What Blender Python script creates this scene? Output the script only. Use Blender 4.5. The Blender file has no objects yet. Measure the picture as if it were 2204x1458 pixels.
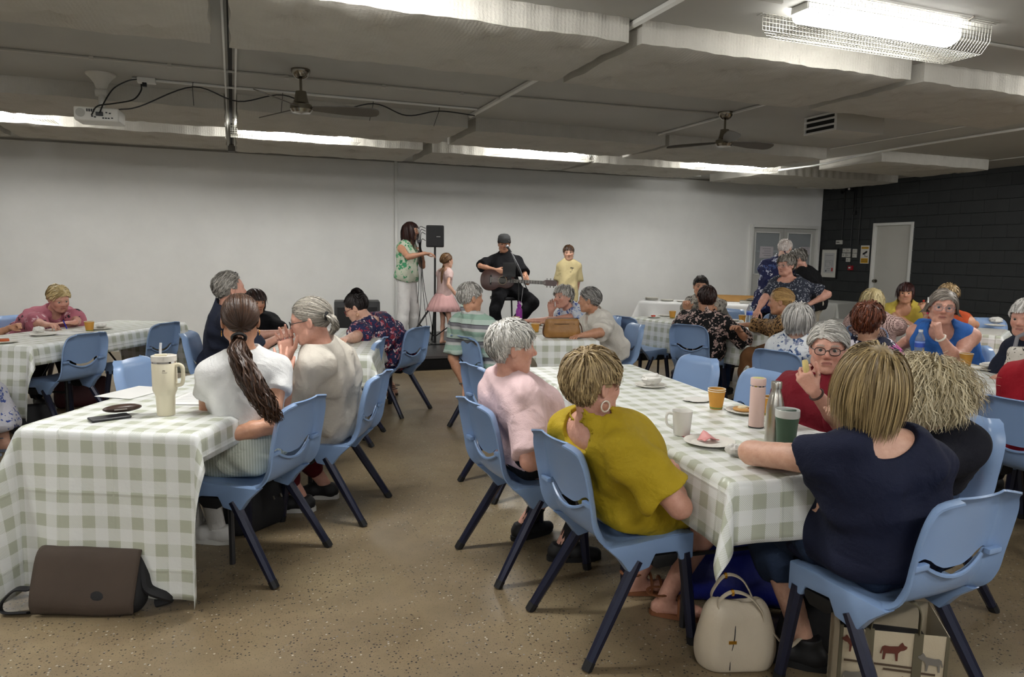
import bpy, bmesh, math, random
import numpy as np
from mathutils import Vector, Matrix

# ------------------------------------------------------------------ camera, world, exposure
SC = bpy.context.scene
COL = SC.collection
IW, IH, FPX, CAMH = 2204, 1458, 1543.0, 1.475
def _cam_axes(yaw=21.2, pitch=-6.8, roll=0.8):
    y, p, r = (math.radians(a) for a in (yaw, pitch, roll))
    F = np.array([math.sin(y)*math.cos(p), math.cos(y)*math.cos(p), math.sin(p)])
    R = np.array([math.cos(y), -math.sin(y), 0.0]); U = np.cross(R, F)
    R2 = R*math.cos(r) + U*math.sin(r)
    return R2, np.cross(R2, F), F
CR, CU, CF = _cam_axes()
cam = bpy.data.objects.new('camera', bpy.data.cameras.new('camera'))
COL.objects.link(cam)
cam.data.sensor_width = 36.0
cam.data.lens = FPX/IW*36.0
cam.data.clip_start = 0.05
cam.matrix_world = Matrix(((CR[0], CU[0], -CF[0], 0), (CR[1], CU[1], -CF[1], 0), (CR[2], CU[2], -CF[2], CAMH), (0, 0, 0, 1)))
SC.camera = cam
SC.view_settings.view_transform = 'Standard'
SC.view_settings.look = 'None'
SC.view_settings.gamma = 1.0
SC.view_settings.use_curve_mapping = False
SC.view_settings.exposure = 0.52
LAMP_STRENGTH = 62.0
wd = bpy.data.worlds.new('world'); SC.world = wd; wd.use_nodes = True
wd.node_tree.nodes['Background'].inputs[0].default_value = (0.86, 0.93, 1.0, 1)
wd.node_tree.nodes['Background'].inputs[1].default_value = 0.4   # daylight from the open front of the hall behind the camera

def pd(x, y, d):
    """world point on the ray through pixel (x,y) at distance d along the camera axis"""
    return np.array((CF + CR*((x-IW/2)/FPX) - CU*((y-IH/2)/FPX))*d + np.array([0, 0, CAMH]))
def pz(x, y, z):
    r = CF + CR*((x-IW/2)/FPX) - CU*((y-IH/2)/FPX)
    t = (z-CAMH)/r[2]
    return np.array([r[0]*t, r[1]*t, z])

# ------------------------------------------------------------------ helpers
def lin(c):
    if isinstance(c, str):
        c = tuple(int(c[i:i+2], 16)/255 for i in (1, 3, 5))
    return tuple((v/12.92 if v <= 0.04045 else ((v+0.055)/1.055)**2.4) for v in c[:3]) + (1.0,)

class NT:
    """tiny node helper around one material"""
    def __init__(s, name, rough=0.5, metal=0.0, col='#808080', spec=None):
        s.m = bpy.data.materials.new(name); s.m.use_nodes = True
        s.t = s.m.node_tree; s.b = s.t.nodes['Principled BSDF']
        s.b.inputs['Base Color'].default_value = lin(col)
        s.b.inputs['Roughness'].default_value = rough
        s.b.inputs['Metallic'].default_value = metal
        if spec is not None: s.b.inputs['Specular IOR Level'].default_value = spec
        s._c = None
    def n(s, typ, **kw):
        nd = s.t.nodes.new(typ)
        for k, v in kw.items():
            if k.startswith('i_'):
                key = k[2:]
                key = int(key) if key.isdigit() else key.replace('_', ' ')
                s.set(nd.inputs[key], v)
            else: setattr(nd, k, v)
        return nd
    def set(s, inp, v):
        if isinstance(v, bpy.types.NodeSocket): s.t.links.new(v, inp)
        else: inp.default_value = v
    def obj(s):
        if s._c is None: s._c = s.n('ShaderNodeTexCoord')
        return s._c.outputs['Object']
    def uv(s):
        if s._c is None: s._c = s.n('ShaderNodeTexCoord')
        return s._c.outputs['UV']
    def mapv(s, v, scale=(1, 1, 1), loc=(0, 0, 0), rot=(0, 0, 0)):
        return s.n('ShaderNodeMapping', i_Vector=v, i_Scale=scale, i_Location=loc, i_Rotation=rot).outputs[0]
    def noise(s, v, scale, detail=3, rough=0.55, dist=0.0):
        return s.n('ShaderNodeTexNoise', i_Vector=v, i_Scale=scale, i_Detail=detail, i_Roughness=rough, i_Distortion=dist).outputs[0]
    def voro(s, v, scale, feature='F1', out='Distance', rnd=1.0):
        nd = s.n('ShaderNodeTexVoronoi', i_Vector=v, i_Scale=scale, i_Randomness=rnd); nd.feature = feature
        return nd.outputs[out]
    def math(s, op, a, b=0.0, clamp=False):
        nd = s.n('ShaderNodeMath', operation=op, use_clamp=clamp); s.set(nd.inputs[0], a); s.set(nd.inputs[1], b)
        return nd.outputs[0]
    def ramp(s, fac, stops, interp='LINEAR'):
        nd = s.n('ShaderNodeValToRGB', i_0=fac); cr = nd.color_ramp; cr.interpolation = interp
        while len(cr.elements) < len(stops): cr.elements.new(0.5)
        for e, (p, c) in zip(cr.elements, stops):
            e.position = p; e.color = lin(c) if isinstance(c, (str, tuple)) else (c, c, c, 1)
        return nd.outputs[0]
    def mix(s, fac, a, b, blend='MIX'):
        nd = s.n('ShaderNodeMix', data_type='RGBA', blend_type=blend)
        s.set(nd.inputs[0], fac)
        for i, v in ((6, a), (7, b)):
            if isinstance(v, (str, tuple)) and not isinstance(v, bpy.types.NodeSocket): v = lin(v)
            s.set(nd.inputs[i], v)
        return nd.outputs[2]
    def sep(s, v):
        return s.n('ShaderNodeSeparateXYZ', i_0=v).outputs
    def color(s, v): s.set(s.b.inputs['Base Color'], v); return s
    def bump(s, h, strength=0.3, dist=0.01):
        bn = s.n('ShaderNodeBump', i_Height=h, i_Strength=strength, i_Distance=dist)
        s.t.links.new(bn.outputs[0], s.b.inputs['Normal']); return s

MATS = {}
def M(name, col='#808080', rough=0.5, metal=0.0, bump=None, var=0.0, spec=None, emit=None, alpha=None, trans=None):
    if name in MATS: return MATS[name]
    k = NT(name, rough, metal, col, spec)
    if var:
        c = lin(col)
        f = k.noise(k.obj(), 6.0, 4)
        k.color(k.mix(f, tuple(max(0, v*(1-var)) for v in hexrgb(col)), tuple(min(1, v*(1+var)) for v in hexrgb(col))))
    if bump: k.bump(k.noise(k.obj(), bump[0], 4), bump[1], bump[2] if len(bump) > 2 else 0.004)
    if emit:
        k.b.inputs['Emission Color'].default_value = lin(col); k.b.inputs['Emission Strength'].default_value = emit
    if alpha is not None: k.b.inputs['Alpha'].default_value = alpha
    if trans is not None: k.b.inputs['Transmission Weight'].default_value = trans
    MATS[name] = k.m
    return k.m
def hexrgb(c): return tuple(int(c[i:i+2], 16)/255 for i in (1, 3, 5)) if isinstance(c, str) else c

def link(o, parent=None):
    COL.objects.link(o)
    if parent is not None: o.parent = parent
    return o
def tag(o, label=None, cat=None, group=None, kind=None):
    if label: o['label'] = label
    if cat: o['category'] = cat
    if group: o['group'] = group
    if kind: o['kind'] = kind
    return o
def thing(name, label, cat, loc=(0, 0, 0), rz=0.0, group=None):
    o = bpy.data.objects.new(name, None); o.empty_display_size = 0.1
    COL.objects.link(o); o.location = tuple(loc); o.rotation_euler = (0, 0, rz)
    return tag(o, label, cat, group)
def copy_tree(o, parent=None):
    c = o.copy(); COL.objects.link(c); c.parent = parent
    if parent is not None: c.matrix_parent_inverse = Matrix()
    for ch in [x for x in o.children]: copy_tree(ch, c)
    return c

class MB:
    def __init__(s): s.v = []; s.f = []; s.uv = None
    def add(s, vs, fs):
        o = len(s.v); s.v += [tuple(map(float, p)) for p in vs]; s.f += [tuple(i+o for i in f) for f in fs]; return s
    def box(s, c, d, rz=0.0, M4=None):
        x, y, z = d[0]/2, d[1]/2, d[2]/2
        ps = [(-x, -y, -z), (x, -y, -z), (x, y, -z), (-x, y, -z), (-x, -y, z), (x, -y, z), (x, y, z), (-x, y, z)]
        cr, sr = math.cos(rz), math.sin(rz)
        ps = [(p[0]*cr-p[1]*sr+c[0], p[0]*sr+p[1]*cr+c[1], p[2]+c[2]) for p in ps]
        if M4 is not None: ps = [tuple(M4 @ Vector(p)) for p in ps]
        return s.add(ps, [(0, 3, 2, 1), (4, 5, 6, 7), (0, 1, 5, 4), (1, 2, 6, 5), (2, 3, 7, 6), (3, 0, 4, 7)])
    def tube(s, pts, r, n=8, cap=True, flat=1.0, up=None, closed=False):
        pts = np.array(pts, float); k = len(pts); rr = np.broadcast_to(np.array(r, float), (k,))
        tang = np.gradient(pts, axis=0) if not closed else np.roll(pts, -1, 0)-np.roll(pts, 1, 0)
        tang /= np.linalg.norm(tang, axis=1)[:, None]+1e-12
        ref = np.array(up if up is not None else ((0, 0, 1) if abs(tang[0][2]) < 0.9 else (1, 0, 0)), float)
        vs = []; a = None
        for i in range(k):
            if a is None or up is not None: a = np.cross(tang[i], ref)
            else: a = a-tang[i]*(a@tang[i])
            a = a/(np.linalg.norm(a)+1e-12); b = np.cross(tang[i], a)
            for j in range(n):
                t = 2*math.pi*(j+0.5)/n
                vs.append(pts[i]+rr[i]*(a*math.cos(t)+b*math.sin(t)*flat))
        fs = []
        for i in range(k if closed else k-1):
            i2 = (i+1) % k
            for j in range(n): fs.append((i*n+j, i*n+(j+1) % n, i2*n+(j+1) % n, i2*n+j))
        if cap and not closed: fs += [tuple(range(n-1, -1, -1)), tuple((k-1)*n+j for j in range(n))]
        return s.add(vs, fs)
    def lathe(s, prof, n=20, c=(0, 0, 0), M4=None, sx=1.0, sy=1.0):
        vs = []; fs = []; k = len(prof)
        for (r, z) in prof:
            for j in range(n):
                t = 2*math.pi*j/n; p = (c[0]+r*math.cos(t)*sx, c[1]+r*math.sin(t)*sy, c[2]+z)
                vs.append(tuple(M4 @ Vector(p)) if M4 is not None else p)
        for i in range(k-1):
            for j in range(n): fs.append((i*n+j, i*n+(j+1) % n, (i+1)*n+(j+1) % n, (i+1)*n+j))
        if prof[0][0] > 1e-5: fs.append(tuple(range(n-1, -1, -1)))
        if prof[-1][0] > 1e-5: fs.append(tuple((k-1)*n+j for j in range(n)))
        return s.add(vs, fs)
    def ball(s, c, r, n=12, m=8):
        r = (r, r, r) if np.isscalar(r) else r
        vs = []; fs = []
        for i in range(m+1):
            a = math.pi*i/m
            for j in range(n):
                t = 2*math.pi*j/n; vs.append((c[0]+r[0]*math.sin(a)*math.cos(t), c[1]+r[1]*math.sin(a)*math.sin(t), c[2]-r[2]*math.cos(a)))
        for i in range(m):
            for j in range(n): fs.append((i*n+j, i*n+(j+1) % n, (i+1)*n+(j+1) % n, (i+1)*n+j))
        return s.add(vs, fs)
    def prism(s, poly, z0, z1, M4=None):
        """polygon (x,y) extruded between z0 and z1"""
        n = len(poly); vs = [(x, y, z0) for x, y in poly]+[(x, y, z1) for x, y in poly]
        if M4 is not None: vs = [tuple(M4 @ Vector(p)) for p in vs]
        return s.add(vs, [tuple(range(n-1, -1, -1)), tuple(range(n, 2*n))]+[(i, (i+1) % n, n+(i+1) % n, n+i) for i in range(n)])
    def grid(s, fn, nu, nv):
        vs = [fn(i/nu, j/nv) for j in range(nv+1) for i in range(nu+1)]
        w = nu+1
        return s.add(vs, [(j*w+i, j*w+i+1, (j+1)*w+i+1, (j+1)*w+i) for j in range(nv) for i in range(nu)])
    def xf(s, M4): s.v = [tuple(M4 @ Vector(p)) for p in s.v]; return s
    def mesh(s, name='mesh', smooth=True, ang=35, bevel=0, segs=2, weld=False):
        me = bpy.data.meshes.new(name); me.from_pydata(s.v, [], s.f); me.update()
        bm = bmesh.new(); bm.from_mesh(me)
        if weld: bmesh.ops.remove_doubles(bm, verts=bm.verts, dist=1e-5)
        if bevel:
            es = [e for e in bm.edges if len(e.link_faces) == 2 and e.calc_face_angle(0) > 0.5]
            bmesh.ops.bevel(bm, geom=es, offset=bevel, segments=segs, profile=0.6, affect='EDGES', clamp_overlap=True)
        bmesh.ops.recalc_face_normals(bm, faces=bm.faces)
        bm.to_mesh(me); bm.free()
        if smooth:
            me.polygons.foreach_set('use_smooth', [True]*len(me.polygons))
            if ang < 180: me.set_sharp_from_angle(angle=math.radians(ang))
        return me
    def build(s, name, mat, parent=None, loc=None, **kw):
        o = bpy.data.objects.new(name, s.mesh(name, **kw))
        if mat is not None: o.data.materials.append(mat)
        link(o, parent)
        if loc is not None: o.location = tuple(loc)
        return o
def struct(o): o['kind'] = 'structure'; return o
def newobj(name, me, parent=None, loc=None):
    o = bpy.data.objects.new(name, me); link(o, parent)
    if loc is not None: o.location = tuple(loc)
    return o
def arc(c, r, a0, a1, n, plane='xz'):
    out = []
    for i in range(n+1):
        a = math.radians(a0+(a1-a0)*i/n); u, w = r*math.cos(a), r*math.sin(a)
        out.append((c[0]+u, c[1], c[2]+w) if plane == 'xz' else ((c[0], c[1]+u, c[2]+w) if plane == 'yz' else (c[0]+u, c[1]+w, c[2])))
    return out
def spline(pts, n=8):
    """Catmull-Rom through the points"""
    P = [np.array(p, float) for p in pts]; P = [2*P[0]-P[1]]+P+[2*P[-1]-P[-2]]; out = []
    for i in range(1, len(P)-2):
        for k in range(n):
            t = k/n; a, b, c, d = P[i-1:i+3]
            out.append(0.5*((2*b)+(-a+c)*t+(2*a-5*b+4*c-d)*t*t+(-a+3*b-3*c+d)*t**3))
    out.append(P[-2]); return out
# ------------------------------------------------------------------ the hall
YB, XR, ZC = 11.50, 11.18, 2.90          # back wall, dark block wall, ceiling
XL, YN = -6.5, -5.0                       # left wall and open front, outside the frame

def floor_mat():
    k = NT('polished_concrete', 0.33)
    v = k.obj()
    big = k.noise(v, 0.9, 5, 0.6)
    base = k.ramp(big, [(0.3, '#6c5e47'), (0.5, '#827258'), (0.72, '#968768')])
    mid = k.noise(v, 7.0, 5, 0.7)
    base = k.mix(k.math('MULTIPLY', mid, 0.45), base, '#554a38', 'MIX')
    cell = k.voro(v, 75.0, out='Color'); dist = k.voro(v, 75.0)
    r = k.sep(cell)
    chip = k.math('MULTIPLY', k.math('LESS_THAN', dist, 0.30), k.math('GREATER_THAN', r[0], 0.52))
    patch = k.math('GREATER_THAN', k.noise(v, 2.2, 3), 0.40)
    chip = k.math('MULTIPLY', chip, patch)
    ccol = k.ramp(r[1], [(0.0, '#1d1c1c'), (0.45, '#3b3530'), (0.7, '#5d4632'), (0.85, '#7d7c77'), (1.0, '#b7b0a0')])
    c = k.mix(chip, base, ccol)
    d2 = k.voro(v, 190.0); c2 = k.sep(k.voro(v, 190.0, out='Color'))
    fine = k.math('MULTIPLY', k.math('LESS_THAN', d2, 0.30), k.math('GREATER_THAN', c2[0], 0.70))
    c = k.mix(k.math('MULTIPLY', fine, 0.7), c, '#2b2824')
    k.color(c)
    k.set(k.b.inputs['Roughness'], k.math('ADD', k.math('MULTIPLY', k.noise(v, 3.0, 4), 0.30), 0.22))
    return k.m
def plaster(name, col, var=0.05, bump=0.12):
    k = NT(name, 0.75, 0, col); v = k.obj()
    a = hexrgb(col)
    f = k.noise(v, 1.6, 5, 0.6)
    k.color(k.mix(f, tuple(x*(1-var) for x in a), tuple(min(1, x*(1+var)) for x in a)))
    k.bump(k.noise(v, 60.0, 4), bump, 0.003)
    return k.m
m_floor = floor_mat()
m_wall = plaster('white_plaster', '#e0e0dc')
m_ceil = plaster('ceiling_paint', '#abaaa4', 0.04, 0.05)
m_white = M('white_paint', '#d9d9d4', 0.45)
m_offw = M('off_white_plastic', '#cfcdc4', 0.4)
m_black = M('black_plastic', '#0c0c0d', 0.45)
m_steel = M('brushed_steel', '#b9b6ae', 0.28, 1.0)
m_chrome = M('chrome', '#dcdcdc', 0.08, 1.0)
m_dark = M('dark_recess', '#15140f', 0.8)
m_gold = M('gold', '#d9a441', 0.25, 1.0)

struct(MB().box(((XL+XR+0.3)/2, (YN+YB)/2, -0.05), (XR-XL+0.3, YB-YN+0.6, 0.1)).build('floor', m_floor))
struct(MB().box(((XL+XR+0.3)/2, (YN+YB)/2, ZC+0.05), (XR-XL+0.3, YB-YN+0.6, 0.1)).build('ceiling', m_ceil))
# saw cut joints in the slab: thin dark strips let into the surface
# back wall with an opening for the double door
DX0, DX1, DZ = 9.40, 11.12, 2.10
b = MB()
b.box(((XL+DX0)/2, YB+0.1, ZC/2), (DX0-XL, 0.2, ZC)); b.box(((DX0+DX1)/2, YB+0.1, (DZ+ZC)/2), (DX1-DX0, 0.2, ZC-DZ)); b.box(((DX1+XR)/2, YB+0.1, ZC/2), (XR-DX1, 0.2, ZC))
wb = struct(b.build('wall_back', m_wall))
struct(MB().box((XL-0.1, (YN+YB)/2, ZC/2), (0.2, YB-YN, ZC)).build('wall_left', m_wall))
bb = struct(MB().box(((XL+DX0)/2, YB-0.006, 0.065), (DX0-XL, 0.012, 0.13)).build('baseboard_back', m_white, bevel=0.003))
struct(MB().box(((XL+XR)/2, YB-0.012, ZC-0.012), (XR-XL, 0.024, 0.024)).build('trim_1', M('grey_trim', '#8f8e88', 0.7)))  # plain grey strip where back wall meets ceiling
# vertical cable duct on the back wall
t = struct(MB().box((2.44, YB-0.015, ZC/2+0.05), (0.045, 0.03, ZC-0.12)).build('trim_2', m_white, bevel=0.003))

# dark painted block wall, every block a part
def block_mat():
    k = NT('charcoal_block', 0.62, 0, '#26292a'); v = k.obj()
    f = k.noise(v, 3.0, 4)
    k.color(k.mix(f, '#212425', '#2c2f30'))
    k.bump(k.noise(v, 45.0, 5), 0.35, 0.004)
    return k.m
m_block = block_mat()
EY0, EY1, EZ = 9.344, 10.20, 2.12
b = MB()
b.box((XR+0.16, (YN+EY0)/2, ZC/2), (0.3, EY0-YN, ZC)); b.box((XR+0.16, (EY1+YB+0.2)/2, ZC/2), (0.3, YB+0.2-EY1, ZC)); b.box((XR+0.16, (EY0+EY1)/2, (EZ+ZC)/2), (0.3, EY1-EY0, ZC-EZ))
wr = struct(b.build('wall_right', m_block))
bcache = {}
def block(y0, y1, z0, z1):
    key = (round(y1-y0, 3), round(z1-z0, 3))
    if key not in bcache:
        me = MB().box((0, 0, 0), (0.022, key[0]-0.003, key[1]-0.005)).mesh('block', bevel=0.002, segs=1)
        me.materials.append(m_block); bcache[key] = me
    newobj('block', bcache[key], wr, (XR+0.0, (y0+y1)/2, (z0+z1)/2))
for ci in range(15):
    z0 = ci*0.2+0.02; z1 = min(z0+0.2, ZC)
    if z1-z0 < 0.05: continue
    y = YB-(0.2 if ci % 2 else 0.0)
    edges = [YB]+([YB-0.2] if ci % 2 else [])
    while edges[-1] > 6.9: edges.append(edges[-1]-0.4)
    for a, c in zip(edges[1:], edges[:-1]):
        if z0 < EZ-0.05 and c > EY0 and a < EY1:
            if c > EY1+0.03: block(EY1, c, z0, z1)
            if a < EY0-0.03: block(a, EY0, z0, z1)
        else: block(a, c, z0, z1)

# single door in the block wall
d2 = thing('door_2', 'white flush door in the dark block wall', 'door', (XR, (EY0+EY1)/2, 0)); d2['kind'] = 'structure'
b = MB()
for s in (-1, 1): b.box((0.03, s*((EY1-EY0)/2-0.025), EZ/2), (0.12, 0.05, EZ))
b.box((0.03, 0, EZ-0.025), (0.12, EY1-EY0-0.1, 0.05)); b.build('door_frame', m_white, d2, bevel=0.003)
lf = MB().box((0.045, 0, (EZ-0.05)/2+0.004), (0.04, EY1-EY0-0.108, EZ-0.06)).build('door_leaf', plaster('door_paint', '#bdbcb4', 0.03, 0.03), d2, bevel=0.002)
R90 = Matrix.Rotation(math.radians(-90), 4, 'Y')
k = MB().lathe([(0.034, 0), (0.034, 0.008), (0.014, 0.012), (0.014, 0.035), (0.026, 0.045), (0.028, 0.06), (0.018, 0.072), (0, 0.074)], 20, M4=Matrix.Translation((0.025, 0.33, 1.05)) @ R90)
k.build('door_knob', M('knob_metal', '#6f6a60', 0.25, 1.0), lf)
for z in (0.3, 1.2, 1.8): MB().box((0.022, -0.372, z), (0.012, 0.02, 0.1)).build('hinge', M('hinge_metal', '#4a4740', 0.4, 0.8), lf)

# double door in the back wall
d1 = thing('door_1', 'white double door with frosted glass panes in the back wall', 'door', ((DX0+DX1)/2, YB, 0)); d1['kind'] = 'structure'
W2 = (DX1-DX0)/2
b = MB()
for s in (-1, 1): b.box((s*(W2-0.03), 0.02, DZ/2), (0.06, 0.14, DZ))
b.box((0, 0.02, DZ-0.03), (2*W2-0.12, 0.14, 0.06)); b.build('door_frame', m_white, d1, bevel=0.003)
m_leaf = plaster('leaf_paint', '#b4b4ae', 0.03, 0.03)
kf = NT('frosted_glass', 0.45, 0, '#aeb4b6'); kf.b.inputs['Transmission Weight'].default_value = 0.35; m_frost = kf.m
for s, w0, w1 in ((-1, -W2+0.065, -0.004), (1, 0.004, W2-0.065)):
    g0, g1 = (w0+0.10, w1-0.095); gz0, gz1 = 1.13, 1.95
    b = MB(); H = DZ-0.065
    b.box(((w0+g0)/2, 0.05, H/2), (g0-w0, 0.04, H)); b.box(((g1+w1)/2, 0.05, H/2), (w1-g1, 0.04, H))
    b.box(((g0+g1)/2, 0.05, gz0/2), (g1-g0, 0.04, gz0)); b.box(((g0+g1)/2, 0.05, (gz1+H)/2), (g1-g0, 0.04, H-gz1))
    lf = b.build('door_leaf', m_leaf, d1, weld=True)
    MB().box(((g0+g1)/2, 0.055, (gz0+gz1)/2), (g1-g0, 0.008, gz1-gz0)).build('pane', m_frost, lf)
    b = MB()
    for x in (g0, g1): b.box((x, 0.027, (gz0+gz1)/2), (0.022, 0.014, gz1-gz0+0.02))
    for z in (gz0, gz1): b.box(((g0+g1)/2, 0.027, z), (g1-g0, 0.014, 0.022))
    b.build('glazing_bead', m_white, lf)
    MB().box(((g0+g1)/2, 0.046, 1.58), (g1-g0-0.02, 0.003, 0.05)).build('visibility_strip', M('strip_film', '#9da3a6', 0.5), lf)
for px, pzc, w, h in ((9.86, 1.56, 0.33, 0.23), (10.84, 1.60, 0.22, 0.16)):
    n = tag(MB().box((px, YB+0.038, pzc), (w, 0.004, h)).build('paper_notice', M('notice_paper', '#b9b4b8', 0.8)), 'printed paper notice taped to the %s glass door pane' % ('left' if px < 10 else 'right'), 'notice')
    for i in range(4): MB().box((px+0.02*(i % 2), YB+0.0352, pzc+h*0.3-i*h*0.19), (w*(0.62-0.12*(i % 2)), 0.002, h*0.045)).build('printed_line', M('grey_ink', '#7d7a80', 0.8), n)
# pale backing panel behind the frosted panes
tag(MB().box((10.25, YB+0.21, 1.5), (1.9, 0.02, 3.0)).build('backing_panel', M('pale_panel', '#c9cdd0', 0.8)), 'pale wall glimpsed behind the frosted door panes', 'panel')

# insulation batts under the ceiling
def batt_mat():
    k = NT('insulation_fleece', 0.95, 0, '#c4c1b8'); v = k.obj()
    f = k.noise(v, 5.0, 5, 0.65)
    k.color(k.mix(f, '#aba89e', '#c2bfb6'))
    w = k.n('ShaderNodeTexWave', i_Vector=v, i_Scale=13.0, i_Distortion=1.2, i_Detail=2.0); w.bands_direction = 'X'
    h = k.math('ADD', k.math('MULTIPLY', w.outputs[1], 0.22), k.noise(v, 70.0, 4))
    k.bump(h, 0.35, 0.012); return k.m
m_batt = batt_mat()
rng = random.Random(4)
def batt(x0, x1, y0, y1, label, zb=2.76, sag=0.0):
    w, d = x1-x0, y1-y0; nu, nv = max(8, int(w/0.036)), max(6, int(d/0.036))
    pins = []
    for i in range(max(1, int(w/0.55))):
        for j in range(2): pins.append((x0+w*(i+0.5+rng.uniform(-.15, .15))/max(1, int(w/0.55)), y0+d*(0.28+0.46*j)+rng.uniform(-.05, .05)))
    P = np.array(pins); H = ZC-zb
    def bot(u, v):
        x, y = x0+u*w, y0+v*d
        e = min(u, 1-u)*w; f = min(v, 1-v)*d
        bul = 0.028*(1-math.exp(-min(e, f)/0.12))
        r2 = ((P-[x, y])**2).sum(1); k = r2.argmin(); r = math.sqrt(r2[k])
        a = math.atan2(y-P[k][1], x-P[k][0])
        dim = 0.050*math.exp(-(r/0.075)**2)+0.016*math.exp(-r/0.15)*math.sin(a*7+k)*min(1, r/0.04)
        z = zb-bul+dim-sag*math.sin(math.pi*u)*math.sin(math.pi*v)+0.004*math.sin(9*x+7*y)
        rag = 0.006*math.sin(41*x+13*y)
        return (x+(rag if u in (0, 1) else 0), y+(rag if v in (0, 1) else 0), z)
    b = MB().grid(bot, nu, nv); n1 = nu+1
    ring = [(i, 0) for i in range(nu)]+[(nu, j) for j in range(nv)]+[(i, nv) for i in range(nu, 0, -1)]+[(0, j) for j in range(nv, 0, -1)]
    idx = [j*n1+i for i, j in ring]; o = len(b.v)
    for q in idx: b.v.append((b.v[q][0], b.v[q][1], ZC))
    m = len(idx)
    for q in range(m): b.f.append((idx[q], idx[(q+1) % m], o+(q+1) % m, o+q))
    b.f.append(tuple(range(o, o+m)))
    ob = b.build('insulation_batt', m_batt, ang=60)
    ob.data.set_sharp_from_angle(angle=math.radians(50))
    return tag(ob, label, 'insulation batt', 'white insulation batts under the ceiling')
batt(-2.3, -0.09, 3.99, 5.09, 'white insulation batt at the top left corner, left of the ceiling slot')
batt(0.02, 2.28, 3.99, 5.12, 'large white insulation batt at top centre between slot and cable tray')
batt(2.37, 4.61, 3.98, 5.11, 'white insulation batt behind the nearest caged light')
batt(4.74, 7.00, 3.98, 5.11, 'white insulation batt at the right edge above the ceiling vent')
batt(-4.6, -2.40, 7.35, 8.45, 'white insulation batt at the far left edge of the second row')
batt(-2.3, -0.04, 7.35, 8.42, 'white insulation batt behind the projector')
batt(0.08, 2.31, 7.32, 8.50, 'white insulation batt behind the left ceiling fan')
batt(2.44, 4.80, 7.45, 8.52, 'white insulation batt between cable tray and right ceiling fan')
batt(4.88, 7.30, 7.50, 8.60, 'white insulation batt behind the right ceiling fan')
batt(8.10, 10.15, 7.35, 8.45, 'white insulation batt nearest the dark wall')
batt(-4.6, -2.40, 9.15, 10.2, 'white insulation batt at the left end of the row along the back wall')
batt(-2.3, -0.04, 9.10, 10.2, 'white insulation batt along the back wall below the projector')
batt(0.08, 2.29, 9.12, 10.35, 'white insulation batt along the back wall below the left caged light')
batt(2.44, 4.72, 9.25, 10.35, 'white insulation batt along the back wall below the middle caged light')
batt(4.82, 7.05, 9.25, 10.35, 'white insulation batt along the back wall below the right caged light')
batt(7.75, 10.6, 9.25, 10.6, 'white insulation batt in the far corner above the double door')

# caged fluorescent lights
m_cage = M('galvanised_wire', '#9a988f', 0.4, 0.6)
def lamp_mat(k_):
    m = NT('lamp_diffuser', 0.4, 0, '#ffffff'); m.b.inputs['Emission Color'].default_value = (1.0, 0.99, 0.975, 1); m.b.inputs['Emission Strength'].default_value = LAMP_STRENGTH*k_; return m.m
m_lamp = lamp_mat(0.36)      # nearest fixture set dimmer than the rest so cage and ceiling don't blow out
def make_light():
    root = thing('caged_light', 'x', 'light', group='caged fluorescent ceiling lights')
    L = 1.22
    MB().box((0, 0, -0.02), (L, 0.13, 0.04)).build('lamp_base', m_white, root, bevel=0.004)
    b = MB(); n = 12
    prof = [(0.085*math.cos(math.pi*i/n), -0.038-0.060*math.sin(math.pi*i/n)) for i in range(n+1)]
    xs = [-L/2+0.01, -L/2+0.03, L/2-0.03, L/2-0.01]; sc = [0.75, 1, 1, 0.75]
    vs = [(x, p[0]*s, -0.038+(p[1]+0.038)*s) for x, s in zip(xs, sc) for p in prof]
    m = n+1; fs = [(i*m+j, i*m+j+1, (i+1)*m+j+1, (i+1)*m+j) for i in range(3) for j in range(n)]
    fs += [tuple(range(n, -1, -1)), tuple(3*m+j for j in range(m))]
    b.add(vs, fs); b.build('lamp_diffuser', m_lamp, root)
    LC = 1.42; prof = [(-0.235, -0.004), (-0.185, -0.004), (-0.18, -0.10), (-0.13, -0.16), (0.13, -0.16), (0.18, -0.10), (0.185, -0.004), (0.235, -0.004)]
    seg = []; b = MB()
    for i in range(58):
        x = -LC/2+LC*i/57; b.tube([(x, p[0], p[1]) for p in prof], 0.0016, 4, cap=False)
    for a, c in zip(prof[:-1], prof[1:]):
        L2 = math.dist(a, c); k = max(1, round(L2/0.026))
        for j in range(k): 
            p = (a[0]+(c[0]-a[0])*j/k, a[1]+(c[1]-a[1])*j/k); b.tube([(-LC/2, p[0], p[1]), (LC/2, p[0], p[1])], 0.0016, 4, cap=False)
    b.build('wire_cage', m_cage, root, smooth=False)
    for sx in (-0.45, 0.45):
        for sy in (-1, 1): MB().tube([(sx, sy*0.26, -0.004), (sx+0.01, sy*0.22, -0.012), (sx+0.05, sy*0.2, -0.008)], 0.005, 5).build('cage_clip', m_steel, root)
    return root
LG = make_light()
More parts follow.
